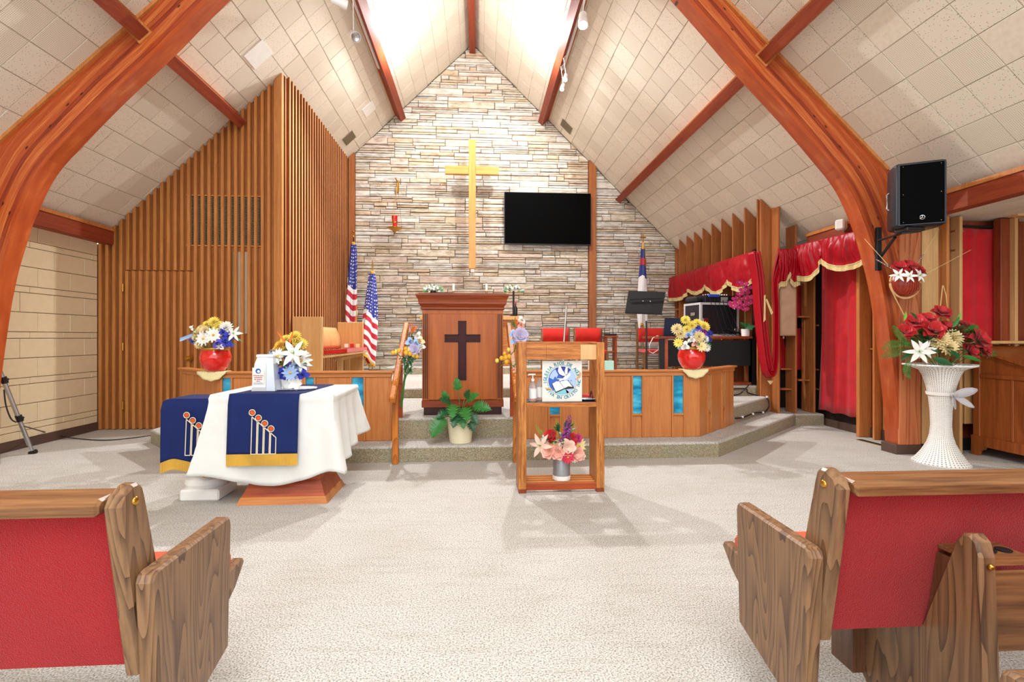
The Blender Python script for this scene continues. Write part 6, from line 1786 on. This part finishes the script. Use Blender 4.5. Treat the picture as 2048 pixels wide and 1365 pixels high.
red_pot(1383, 'glossy red pot of yellow, purple and blue silk flowers before the sound desk', B_, 'cream crochet doily hanging over the rail under the pot before the sound desk', .02)

# ---- on the communion table: tray doily, basket bouquet, donation container
tzz = tz + .012
bx, by = at(583, 771, y=3.93).x, 3.95
m = MB(); m.lathe([(.001, .003), (.10, .003), (.135, .006), (.145, .010), (.14, .002)], (bx, by, tzz), 40, sq=lambda r, z, a: r * (1.25 * abs(cos(a)) ** 2 + abs(sin(a)) ** 2 * .75) * (1 + .02 * cos(a * 20)), cap=False)
m.build('lace_mat', fabric('white_lace', hx('F0F0F4'), .7, 90, .9, .3, .2), None, smooth=True, label='oval white lace mat under the low basket on the blue runner', cat='mat', solid=.003)
BK2 = empty('basket_bouquet', (bx, by, tzz + .008), 'low white basket of blue, yellow and white silk flowers on the table', 'flower arrangement')
m = MB(); m.lathe([(.055, 0), (.068, .02), (.075, .065), (.07, .067)], (bx - .01, by, tzz + .008), 28); m.build('basket', fabric('white_wicker_small', hx('F2EEE8'), .7, 120, 1, .1, .2), BK2, smooth=True)
m = MB(); c = Vector((bx + .05, by - .06, tzz + .05))
for k in range(5): th = k * 1.25; petal(m, c, Vector((cos(th), -.4, sin(th))), Vector((0, -1, 0)), .07, .04, .2, .3)
m.build('ribbon_bow', PIL['white'], BK2, smooth=True)
C_ = [('lily', 588, 708, .125, 'white', -.12), ('daisy', 556, 714, .07, 'white', -.08), ('daisy', 601, 722, .09, 'white', -.05), ('mum', 560, 692, .05, 'gold'), ('mum', 572, 680, .048, 'yellow'), ('mum', 590, 674, .055, 'yellow'), ('mum', 603, 690, .055, 'yellow'), ('mum', 571, 700, .045, 'yellow'), ('mum', 596, 684, .05, 'yellow'), ('mum', 553, 700, .04, 'gold', .03),
      ('cluster', 541, 718, .05, 'lightblue'), ('cluster', 548, 708, .045, 'lightblue'), ('cluster', 566, 712, .04, 'lightblue'), ('iris', 578, 734, .065, 'violet', -.08), ('daisy', 581, 746, .065, 'lightblue', -.11), ('iris', 594, 733, .06, 'lightblue', -.08), ('iris', 606, 737, .05, 'lilac'), ('iris', 556, 749, .055, 'blue', -.06), ('iris', 566, 745, .055, 'blue', -.08), ('iris', 606, 749, .055, 'blue', -.05), ('iris', 572, 754, .045, 'blue', -.09), ('iris', 594, 753, .045, 'blue', -.09)]
bouquet(BK2, (bx, by, tzz + .19), C_, 3.97, fill=50, rad=(.13, .09, .14), leafL=.065)
for u0, v0, u1, v1 in ((574, 690, 554, 662), (578, 690, 588, 660)):
    a, b = at(u0, v0, y=3.86), at(u1, v1, y=3.86); m = MB(); petal(m, a, b - a, Vector((0, -1, 0)), (b - a).length, .02, .05, .3, True, 4); m.build('orange_spike', PIL['orange'], BK2, smooth=True)
j0 = at(526, 774, y=3.82); jx = j0.x
JG = empty('donation_container', (jx, 3.86, tzz), 'white pouch-like donation container with printed label and clear side', 'container')
w = .075
m = MB(); stack(m, [[(jx - w, 3.80, tzz), (jx + w * .4, 3.80, tzz), (jx + w * .4, 3.88, tzz), (jx - w, 3.88, tzz)], [(jx - w * .9, 3.79, tzz + .03), (jx + w * .4, 3.79, tzz + .03), (jx + w * .4, 3.90, tzz + .03), (jx - w * .9, 3.90, tzz + .03)], [(jx - w * .75, 3.81, tzz + .2), (jx + w * .35, 3.81, tzz + .2), (jx + w * .35, 3.88, tzz + .2), (jx - w * .75, 3.88, tzz + .2)], [(jx - w * .6, 3.83, tzz + .25), (jx + w * .4, 3.83, tzz + .25), (jx + w * .4, 3.86, tzz + .25), (jx - w * .6, 3.86, tzz + .25)]])
m.build('pouch', GLOSSW, JG)
m = MB(); stack(m, [[(jx + w * .42, 3.80, tzz), (jx + w * 1.25, 3.80, tzz), (jx + w * 1.25, 3.93, tzz), (jx + w * .42, 3.93, tzz)], [(jx + w * .37, 3.81, tzz + .2), (jx + w * 1.05, 3.81, tzz + .2), (jx + w * 1.05, 3.93, tzz + .2), (jx + w * .37, 3.93, tzz + .2)], [(jx + w * .37, 3.83, tzz + .25), (jx + w * .9, 3.83, tzz + .25), (jx + w * .9, 3.9, tzz + .25), (jx + w * .37, 3.9, tzz + .25)]])
m.build('clear_side', plain('frosted_plastic', hx('D4DCE8'), .15, coat=.3), JG)
m = MB(); m.bbox(jx - w * .7, jx + w * .95, 3.82, 3.9, tzz + .248, tzz + .27, b=.006); m.build('lid', GLOSSW, JG)
lb = box('label', plain('label_paper', hx('F0ECE6'), .5), (jx - w * .82, jx + w * .3, 3.785, 3.787, tzz + .055, tzz + .175), JG, bev=0)
lcx = jx - w * .26
inkr = plain('ink_red', hx('B02030'), .5)
m = MB()
for k, s in enumerate(('Ofrenda para', 'ministerios', 'de nuestra', 'obra')):
    add_text(m, s, .0135, lambda v: (lcx + v.x, 3.7845, tzz + .112 - k * .0135 + v.y))
m.build('lettering', inkr, lb)
R90_ = Matrix.Rotation(radians(90), 3, 'X')
m = MB(); m.lathe([(.019, 0), (.019, .001)], (lcx, 3.7845, tzz + .15), 24, R=R90_); m.build('round_print', c_mid, lb)
m = MB(); m.lathe([(.010, 0), (.010, .001)], (lcx + .003, 3.7835, tzz + .147), 16, R=R90_); m.build('round_print', c_wh, lb)
m = MB(); m.box(lcx - .032, lcx + .032, 3.784, 3.785, tzz + .06, tzz + .063); m.build('blue_line', c_teal, lb)

# ---- vase of pink roses in the display stand
vx = at(1123, 960, y=3.95).x; vz = zb + .001
VS = empty('flower_vase', (vx, 3.95, vz), 'grey metal cylinder vase of pink roses, lily and purple spire in the stand', 'flower vase')
m = MB(); m.lathe([(.066, 0), (.069, .004), (.069, .205), (.066, .21), (.062, .205), (.062, .17)], (vx, 3.95, vz), 36); m.build('cylinder', plain('grey_tin', hx('A0A2A6'), .35, metal=.4), VS, smooth=True)
m = MB(); m.lathe([(.0705, .0), (.0715, .03), (.0705, .034)], (vx, 3.95, vz), 36, sq=lambda r, z, a: r + .0012 * cos(a * 12), cap=False); m.build('lace_band', PIL['white'], VS, smooth=True)
D_ = [('lily', 1082, 892, .11, 'blush', -.05), ('rose', 1097, 903, .062, 'pink', -.06), ('rose', 1116, 906, .06, 'pink', -.07), ('rose', 1134, 896, .07, 'blush', -.06), ('rose', 1152, 908, .062, 'pink', -.04), ('rose', 1101, 873, .055, 'red'), ('rose', 1143, 880, .055, 'red'), ('daisy', 1136, 915, .055, 'hot', -.09), ('mum', 1156, 877, .04, 'magenta'), ('daisy', 1158, 892, .065, 'cream'), ('daisy', 1106, 888, .055, 'cream', -.02), ('rose', 1161, 912, .04, 'blush'), ('iris', 1090, 878, .05, 'white'), ('daisy', 1150, 917, .04, 'white', -.05)]
bouquet(VS, (vx, 3.94, vz + .30), D_, 3.92, fill=40, rad=(.13, .09, .13), leafL=.06)
p = at(1129, 891, y=3.92); bloom('spire', p, at(1139, 836, y=3.92) - p, .24, PIL['purple'], VS)
m = MB()
for u0, v0, u1, v1 in ((1110, 885, 1115, 840), (1140, 880, 1148, 842), (1092, 880, 1071, 851)):
    a, b = at(u0, v0, y=3.97), at(u1, v1, y=3.97); frond(m, [a, a.lerp(b, .5), b], .022, 12)
m.build('green_spray', GREENL, VS)

# ---- wicker floor vase with red roses
def mat_wicker():
    m, nt, b = new_mat('white_wicker')
    tc = N(nt, 'ShaderNodeTexCoord'); mp = N(nt, 'ShaderNodeMapping'); mp.inputs['Scale'].default_value = (44, 62, 1); nt.links.new(tc.outputs['UV'], mp.inputs[0])
    sx_ = N(nt, 'ShaderNodeSeparateXYZ'); nt.links.new(mp.outputs[0], sx_.inputs[0])
    def pp(o, f):
        q = N(nt, 'ShaderNodeMath', operation='FRACT'); nt.links.new(o, q.inputs[0]); r = N(nt, 'ShaderNodeMath', operation='GREATER_THAN'); r.inputs[1].default_value = f; nt.links.new(q.outputs[0], r.inputs[0]); return r.outputs[0]
    mu = N(nt, 'ShaderNodeMath', operation='MULTIPLY'); nt.links.new(pp(sx_.outputs[0], .62), mu.inputs[0]); nt.links.new(pp(sx_.outputs[1], .5), mu.inputs[1])
    nt.links.new(ramp(nt, mu.outputs[0], [(.3, hx('F2EFEA')), (.7, hx('8E8478'))]), b.inputs['Base Color']); b.inputs['Roughness'].default_value = .6
    wv = N(nt, 'ShaderNodeMath', operation='PINGPONG'); wv.inputs[1].default_value = .5; nt.links.new(sx_.outputs[1], wv.inputs[0])
    bump(nt, b, wv.outputs[0], .6, .006)
    return m
WICK = mat_wicker()
wx_, wy_ = at(1882, 800, y=4.49).x, 4.49
WV_ = empty('wicker_vase', (wx_, wy_, 0), 'tall flared white wicker floor vase with red roses and a sheer bow', 'flower vase')
prof = [(.225, 0), (.225, .012), (.19, .05), (.15, .11), (.11, .19), (.088, .27), (.08, .36), (.084, .5), (.095, .62), (.115, .74), (.14, .83), (.165, .885), (.2, .905), (.26, .925), (.275, .935)]
m = MB(); m.lathe(prof, (wx_, wy_, 0), 72, sq=lambda r, z, a: r * (1 + (.06 * cos(a * 5 + 1) if z > .9 else .008 * cos(a * 36))), cap=False)
m.build('woven_body', WICK, WV_, smooth=True)
m = MB(); m.tube([(wx_ + .275 * (1 + .06 * cos(k / 48 * 2 * pi * 5 + 1)) * cos(k / 48 * 2 * pi), wy_ + .275 * (1 + .06 * cos(k / 48 * 2 * pi * 5 + 1)) * sin(k / 48 * 2 * pi), .937) for k in range(49)], .009, 6, cap=False); m.build('braided_rim', WHITE, WV_, smooth=True)
m = MB(); c = Vector((wx_ - .01, wy_ - .135, .665))
sheer = plain('sheer_ribbon', hx('D8D4D8'), .4, alpha=.75)
for d_, L, W in (((1, -.15, .3), .2, .085), ((1, -.15, -.75), .2, .06), ((-1, -1.1, .35), .17, .07), ((-1, -.8, -1), .21, .055)): petal(m, c, Vector(d_), Vector((0, -1, 0)), L, W, .15, .3, False, 5)
m.sphere(c, .022, 10, 8); m.build('sheer_bow', sheer, WV_, smooth=True, solid=.002)
m = MB(); m.lathe([(.112, .65), (.116, .665), (.118, .68)], (wx_, wy_, 0), 32, cap=False); m.build('ribbon_band', PIL['white'], WV_, smooth=True)
E_ = [('rose', 1882, 627, .085, 'red'), ('rose', 1855, 640, .075, 'red'), ('rose', 1830, 646, .09, 'red'), ('rose', 1812, 664, .08, 'red'), ('rose', 1866, 662, .10, 'red', -.08), ('rose', 1893, 658, .085, 'red'), ('rose', 1917, 668, .085, 'red', -.03), ('rose', 1938, 660, .085, 'red'), ('rose', 1955, 681, .11, 'red', -.1), ('rose', 1938, 703, .085, 'red', -.12), ('rose', 1964, 700, .085, 'red', -.05),
      ('mum', 1882, 679, .085, 'cream', -.12), ('mum', 1906, 676, .09, 'cream', -.12), ('mum', 1897, 695, .085, 'cream', -.15), ('mum', 1871, 684, .075, 'cream', -.1), ('lily', 1838, 704, .13, 'white', -.14), ('lily', 1848, 700, .1, 'white', -.1), ('rose', 1926, 652, .06, 'red', .05)]
bouquet(WV_, (wx_, wy_, 1.08), E_, 4.49, fill=150, rad=(.36, .18, .22), leafL=.12)
def F_(name, lst, W, mat, y=4.42, n=20):
    for pts in lst:
        m = MB(); frond(m, [at(u, v, y=y) for u, v in pts], W, n); m.build(name, mat, WV_)
F_('fern_frond', [[(1825, 690), (1800, 688), (1780, 690), (1764, 699)], [(1825, 705), (1800, 704), (1780, 708), (1762, 715)], [(1825, 700), (1808, 680), (1795, 665), (1786, 652)], [(1825, 712), (1818, 728), (1814, 744), (1821, 757)], [(1945, 700), (1965, 706), (1980, 706), (1994, 709)], [(1925, 665), (1945, 660), (1955, 652)], [(1880, 705), (1868, 700), (1855, 706), (1843, 712)], [(1960, 690), (1972, 682), (1979, 675)], [(1890, 705), (1900, 702), (1910, 708)]], .052, GREEN)
for (u, v, d_, L, W, mt) in ((1866, 718, (.8, -.6, -.35), .16, .08, GREEND), (1835, 640, (-.8, -.3, .6), .12, .045, GREEND), (1808, 642, (.1, -.2, 1), .09, .035, GREENL), (1913, 645, (.35, -.2, 1), .10, .035, GREENL), (1925, 712, (.9, -.4, -.3), .16, .05, GREEN), (1895, 700, (.2, -.7, -.5), .13, .07, GREEND), (1905, 655, (.5, -.2, .9), .12, .04, GREEN)):
    m = MB(); petal(m, at(u, v, y=4.32), Vector(d_), Vector((0, -1, .4)), L, W, -.1, .3, True, 6); m.build('leaf', mt, WV_, smooth=True)
for pts in ([(1810, 634), (1795, 605), (1779, 573)], [(1874, 665), (1880, 620), (1885, 573), (1886, 571), (1892, 590), (1897, 640)]):
    m = MB(); m.tube([at(u, v, y=4.55) for u, v in pts], .005, 6); m.build('bare_twig', W_PALE, WV_)

# ---- hanging ball of flowers by the arch
HB = at(1808, 567, y=4.68)
HG = empty('hanging_flower_basket', HB, 'round rattan basket of red roses and white lilies hung by the arch', 'hanging basket')
Rx = Matrix.Rotation(radians(90), 3, 'X')
m = MB(); m.sphere(HB, .135, 28, 16, (1, .75, .95)); m.build('rattan_ball', wood('red_rattan', hx('B23C24'), hx('7A1C12'), 'z', 3, .35, .3), HG, smooth=True)
m = MB()
for k in range(9):
    x_ = -.1 + k * .025; r_ = sqrt(max(.001, .137 ** 2 - x_ ** 2)); m.tube([(HB.x + x_ + .02 * sin(t), HB.y - .76 * r_ * cos(t) - .002, HB.z - r_ * .95 * sin(t)) for t in (0.0, .35, .7, 1.05, 1.4)], .0035, 4)
m.build('rattan_rib', PIL['pink'] if False else wood('rattan_light', hx('C8604A'), hx('9C3424'), 'z', 3, .4), HG, kind='stuff')
m = MB(); m.tube([(HB.x - .015 + .155 * cos(radians(t)), HB.y - .03, HB.z + .15 * sin(radians(t))) for t in range(150, 370, 8)], .01, 8); m.build('wicker_hoop', W_PALE, HG, smooth=True)
for sp in (('rose', 1800, 537, .075, 'red'), ('rose', 1818, 534, .075, 'red'), ('rose', 1838, 543, .065, 'red'), ('rose', 1825, 543, .05, 'red', -.04), ('lily', 1797, 551, .08, 'white', -.08), ('lily', 1818, 553, .075, 'white', -.1), ('lily', 1838, 552, .085, 'white', -.07)):
    p = at(sp[1], sp[2], y=4.62 + (sp[5] if len(sp) > 5 else 0)); bloom(sp[0], p, (p - HB) * 2 + Vector((0, -.25, .05)), sp[3], PIL[sp[4]], HG)
def strand(pts, r, mat, name): m = MB(); m.tube(pts, r, 5); m.build(name, mat, HG)
strand([at(1752, 519, y=4.80), at(1772, 530, y=4.74), at(1790, 541, y=4.66)], .004, STEEL, 'chain')
m = MB()
a, b = at(1752, 519, y=4.80), at(1790, 541, y=4.66)
for k in range(12): m.sphere(a.lerp(b, (k + .5) / 12), .0085 if k % 2 else .006, 8, 6)
m.build('bead', CHROME, HG, kind='stuff', smooth=True)
m = MB(); a, b = at(1848, 508, y=4.8), at(1832, 530, y=4.68)
for k in range(8): m.sphere(a.lerp(b, (k + .5) / 8), .007, 8, 6)
m.build('bead', CHROME, HG, kind='stuff', smooth=True)
strand([at(1729, 478, y=4.82), at(1776, 530, y=4.7)], .0022, PIL['cream'], 'cord'); strand([at(1878, 458, y=4.85), at(1848, 508, y=4.8)], .0022, PIL['cream'], 'cord')
strand([at(1850, 549, y=4.68), at(1942, 500, y=4.82)], .0022, PIL['cream'], 'cord')

# ---- potted philodendron on the first step
px0, py0 = at(921, 880, y=5.0).x, 5.005
PP = empty('potted_plant', (px0, py0, .156), 'cream pot of glossy split leaf philodendron on the first step', 'potted plant')
m = MB(); m.lathe([(.105, 0), (.11, .004), (.136, .255), (.139, .262), (.132, .262), (.128, .235)], (px0, py0, .156), 40); m.build('pot', plain('cream_ceramic', hx('EEE4C0'), .3, coat=.3), PP, smooth=True)
m = MB(); m.lathe([(.126, .235), (.001, .245)], (px0, py0, .156), 24); m.build('soil', BROWNP, PP)
def lobed(m, c, d, n, S):
    d = d.normalized(); n = (n - d * n.dot(d)).normalized(); s = d.cross(n)
    pts = []; K = 9
    for q in (-1, 1):
        side = []
        for k in range(K):
            t = k / (K - 1); w = .55 * sin(pi * (.18 + .75 * t)) ** .8
            side.append((t - .12 * w, w)); side.append((t + .035, w * .3))
        pts.append([(a_, b_ * q) for a_, b_ in side])
    loop = [(-.12, .0)] + pts[1] + [(1.12, 0)] + pts[0][::-1]
    ids = [m._v(c + d * S * a_ + s * S * b_ + n * S * (.16 * abs(b_) - .22 * max(a_, 0) ** 2)) for a_, b_ in loop]
    mid = [m._v(c + d * S * t + n * S * (-.22 * t * t - .02)) for t in (0, .5, 1)]
    nn = len(ids)
    for k in range(nn):
        a_ = loop[k][0]; j = 0 if a_ < .3 else (1 if a_ < .75 else 2); b_ = loop[(k + 1) % nn][0]; j2 = 0 if b_ < .3 else (1 if b_ < .75 else 2)
        m.face([ids[k], ids[(k + 1) % nn], mid[j]] if j == j2 else [ids[k], ids[(k + 1) % nn], mid[j2], mid[j]])
base = Vector((px0, py0, .156 + .24))
for (u, v, d_, S, dy, mt) in ((916, 779, (-.1, -.3, .9), .07, 0, 0), (900, 806, (-.5, -.6, .4), .08, -.04, 1), (893, 800, (-.3, -.3, .9), .06, .04, 0), (893, 824, (-.7, -.6, -.3), .07, -.05, 1), (906, 812, (0, -.8, -.5), .09, -.1, 0), (936, 800, (.5, -.4, .4), .08, 0, 0), (950, 812, (.9, -.5, -.05), .1, -.05, 0), (944, 829, (.5, -.6, -.7), .07, -.08, 1), (928, 818, (.2, -.8, -.35), .1, -.12, 0), (914, 828, (-.2, -.7, -.6), .09, -.11, 1), (925, 834, (.1, -.6, -.8), .07, -.13, 0), (884, 838, (-.5, -.5, -.75), .12, -.08, 0), (931, 795, (.2, -.4, .5), .06, .04, 1), (940, 845, (.4, -.4, -.8), .06, -.09, 1)):
    p = at(u, v, y=5.0 + dy); m = MB(); lobed(m, p, Vector(d_), Vector((0, -.75, .6)), S * 1.55); m.build('leaf', (GREEN, GREEND)[mt], PP, smooth=True)
    m = MB(); m.tube([base + (p - base) * .04 + Vector((0, 0, .0)), base.lerp(p, .6) + Vector((0, 0, .03)), p], .004, 5); m.build('leaf_stalk', STEM, PP)

# ---- flowers tied to the handrails
def rail_spray(name, off, items, stems, label, yb):
    a = at(off[0], off[1], y=yb); root = empty(name, a, label, 'flower spray', 'silk flower sprays tied to the handrails')
    for (kind, u, v, S, col, dy) in items:
        p = at(u, v, y=yb + dy); ax = Vector((rnd.uniform(-.3, .3), -1, .25)) if kind not in ('bird', 'spire') else Vector((.15, -.2, 1)); bloom(kind, p, ax, S, PIL[col], root)
    m = MB()
    for pts in stems: m.tube([at(u, v, y=yb + .02) for u, v in pts], .005, 5)
    m.build('stems', STEM, root, kind='stuff')
    return root
s1 = rail_spray('flower_spray', (806, 815), [('bird', 823, 668, .11, 'orange', -.05), ('bird', 826, 662, .09, 'orange', 0), ('iris', 836, 672, .05, 'white', 0), ('iris', 840, 682, .055, 'cream', 0), ('iris', 820, 684, .055, 'lightblue', -.02), ('iris', 832, 688, .06, 'lightblue', -.02), ('rose', 828, 700, .06, 'lilac', -.04), ('iris', 842, 694, .05, 'white', 0),
    ('bud', 786, 706, .04, 'gold', 0), ('bud', 792, 704, .035, 'yellow', 0), ('bud', 798, 702, .04, 'gold', -.02), ('bud', 811, 698, .035, 'gold', -.04), ('bud', 812, 706, .045, 'gold', -.06), ('bud', 820, 708, .04, 'gold', -.06), ('bud', 827, 711, .04, 'gold', -.05), ('bud', 834, 714, .04, 'gold', -.03), ('bud', 818, 700, .035, 'yellow', -.05)],
    [[(804, 815), (808, 770), (814, 730), (820, 690)], [(802, 815), (806, 775), (816, 740), (824, 665)], [(800, 812), (806, 770), (812, 735), (830, 712)], [(806, 800), (810, 760), (808, 720), (792, 706)]], 'silk spray with orange bird of paradise flowers on the handrail near the draped table', 4.98)
m = MB()
for k in range(34):
    p = at(rnd.uniform(806, 830), rnd.uniform(712, 746), y=4.98 + rnd.uniform(-.04, .04)); leaf(m, p, Vector((rnd.uniform(-1, 1), -.4, rnd.uniform(-.8, .8))), .06, .032)
for k in range(10):
    p = at(rnd.uniform(816, 838), rnd.uniform(666, 690), y=5.0); leaf(m, p, Vector((rnd.uniform(-.4, 1), -.2, rnd.uniform(0, 1))), .07, .02)
m.build('leaves', [GREEND], s1, smooth=True, kind='stuff')
s2 = rail_spray('flower_spray', (1046, 730), [('bird', 1031, 650, .09, 'orange', 0), ('iris', 1041, 650, .05, 'pink', 0), ('iris', 1044, 640, .05, 'white', .02), ('iris', 1027, 668, .055, 'lightblue', -.03), ('rose', 1041, 672, .08, 'lilac', -.06), ('iris', 1030, 681, .06, 'lightblue', -.03), ('iris', 1044, 684, .05, 'white', 0),
    ('bud', 994, 722, .04, 'yellow', 0), ('bud', 1003, 717, .042, 'gold', 0), ('bud', 1017, 700, .035, 'yellow', 0), ('bud', 1011, 716, .045, 'gold', -.02), ('bud', 1018, 714, .045, 'gold', 0), ('bud', 1013, 724, .045, 'gold', -.02), ('bud', 1009, 708, .035, 'gold', 0)],
    [[(1000, 735), (1012, 722), (1030, 700), (1036, 660)], [(1034, 735), (1036, 700), (1032, 655)], [(994, 724), (1010, 722), (1030, 735)]], 'silk spray with lilac rose and yellow buds, on the handrail beside the display stand', 4.98)
m = MB()
for k in range(26):
    p = at(rnd.uniform(1030, 1040), rnd.uniform(682, 735), y=4.98 + rnd.uniform(-.04, .04)); leaf(m, p, Vector((rnd.uniform(-1, 1), -.4, rnd.uniform(-.8, .8))), .05, .028)
for k in range(6): p = at(1030, 655, y=4.98); leaf(m, p, Vector((-1 + k * .2, -.2, .7 + k * .1)), .1, .025)
m.build('leaves', [GREEN], s2, smooth=True, kind='stuff')

# ---- things on the altar, half hidden by the pulpit
def altar_flowers(u, v, yb, stand, label):
    p = at(u, v, y=yb); root = empty('altar_flowers', (p.x, yb, 1.6), label, 'flower arrangement', 'small pale bouquets on the altar')
    if stand:
        m = MB(); m.lathe([(.07, 0), (.07, .02), (.02, .04), (.018, p.z - 1.6)], (p.x, yb, 1.6), 16); m.build('black_stand', BLACK, root, smooth=True)
    else:
        m = MB(); m.lathe([(.05, 0), (.06, .1), (.04, .3), (.06, p.z - 1.6)], (p.x, yb, 1.6), 16); m.build('vase', BLACK, root, smooth=True)
    m = MB()
    for k in range(80):
        th = rnd.uniform(0, 2 * pi); el = rnd.uniform(-.35, 1.4); d = Vector((cos(th) * cos(el) * 1.25, sin(th) * cos(el) * .8, sin(el) * .55)); m.cur = rnd.choice([0, 0, 1, 2])
        petal(m, p + d * .12, d + Vector((0, 0, rnd.uniform(-.3, .5))), Vector((0, -1, .5)), .07, .03, .1, .2, False, 2)
    m.build('leaves', [plain('sage_leaf', hx('7CA89C'), .5) if 'sage_leaf' not in MATS else MATS['sage_leaf'], GREENL, PIL['white']], root, kind='stuff')
    for dx in (-.08, .0, .07): bloom('iris', p + Vector((dx, -.1, .05 + abs(dx) * .2)), Vector((dx, -1, .6)), .06, PIL['white'], root)
altar_flowers(866, 582, 9.55, False, 'small sage and white bouquet showing over the pulpit edge near the shorter flag')
altar_flowers(1027, 582, 9.6, True, 'small sage and white bouquet on a slim black stand beside the pulpit')
for u, lb in ((907, 'white altar candle nearer the shorter flag'), (973, 'white altar candle nearer the television')):
    p = at(u, 568, y=9.6); root = empty('candle', (p.x, 9.6, 1.6), lb, 'candle', 'white candles on the altar')
    m = MB(); m.lathe([(.05, 0), (.05, .02), (.02, .03), (.02, p.z - 1.75), (.03, p.z - 1.74)], (p.x, 9.6, 1.6), 16); m.build('holder', BRASS, root, smooth=True)
    m = MB(); m.lathe([(.024, p.z - 1.74), (.024, p.z - 1.6), (.01, p.z - 1.595)], (p.x, 9.6, 1.6), 16); m.build('wax', WHITE, root, smooth=True)
    m = MB(); m.tube([(p.x, 9.6, p.z - .01), (p.x, 9.6, p.z + .03)], .004, 5); m.build('wick', BLACK, root)
p = at(1031, 631, y=9.5); m = MB(); m.lathe([(.034, 0), (.036, .01), (.036, .15), (.014, .2), (.014, .26)], (p.x, 9.48, 1.6), 16); B9 = m.build('wine_bottle', BLACK, None, smooth=True, label='dark bottle with a red cap beside the black stand on the altar', cat='bottle')
m = MB(); m.lathe([(.016, .24), (.016, .275)], (p.x, 9.48, 1.6), 12); m.build('red_cap', PIL['red'], B9)

# ---- orchid on the sound desk
ox_, oy_ = min(at(1502, 668, y=7.02).x, 3.86), 7.02
OR = empty('orchid', (ox_, oy_, zt_), 'magenta orchid in a white pot on the sound desk by the corner post', 'potted orchid')
m = MB(); m.lathe([(.05, 0), (.055, .004), (.062, .105), (.056, .105), (.054, .09)], (ox_, oy_, zt_), 28); m.build('pot', GLOSSW, OR, smooth=True)
dxo = px(Vector((ox_, oy_, 1.2)))[0] - 1502
for k, (d_, L) in enumerate((((.7, -.4, .5), .15), ((-.6, -.5, .5), .14), ((.3, -.8, .2), .12), ((-.2, .3, .8), .15), ((.5, .2, .8), .14))):
    m = MB(); petal(m, Vector((ox_, oy_, zt_ + .09)), Vector(d_), Vector((0, -1, 1)), L, .07, -.2, .3, False, 6); m.build('leaf', GREEND, OR, smooth=True)
m = MB(); m.tube(sm3([Vector((ox_, oy_, zt_ + .09)), at(1501 + dxo, 625, y=6.98), at(1500 + dxo, 590, y=6.96), at(1494 + dxo, 566, y=6.94)]), .006, 6); m.build('stem', STEM, OR)
for (u, v) in ((1500, 568), (1490, 565), (1508, 575), (1497, 580), (1504, 585), (1490, 588), (1480, 598), (1475, 606), (1486, 606), (1494, 598), (1502, 597), (1510, 594), (1508, 606), (1498, 610), (1488, 615), (1501, 618), (1477, 612), (1512, 602), (1486, 596)):
    p = at(u + dxo, v, y=6.92 + rnd.uniform(-.04, .03)); bloom('orchid', p, Vector((rnd.uniform(-.4, .4), -1, rnd.uniform(-.2, .2))), .062, PIL['magenta'], OR)
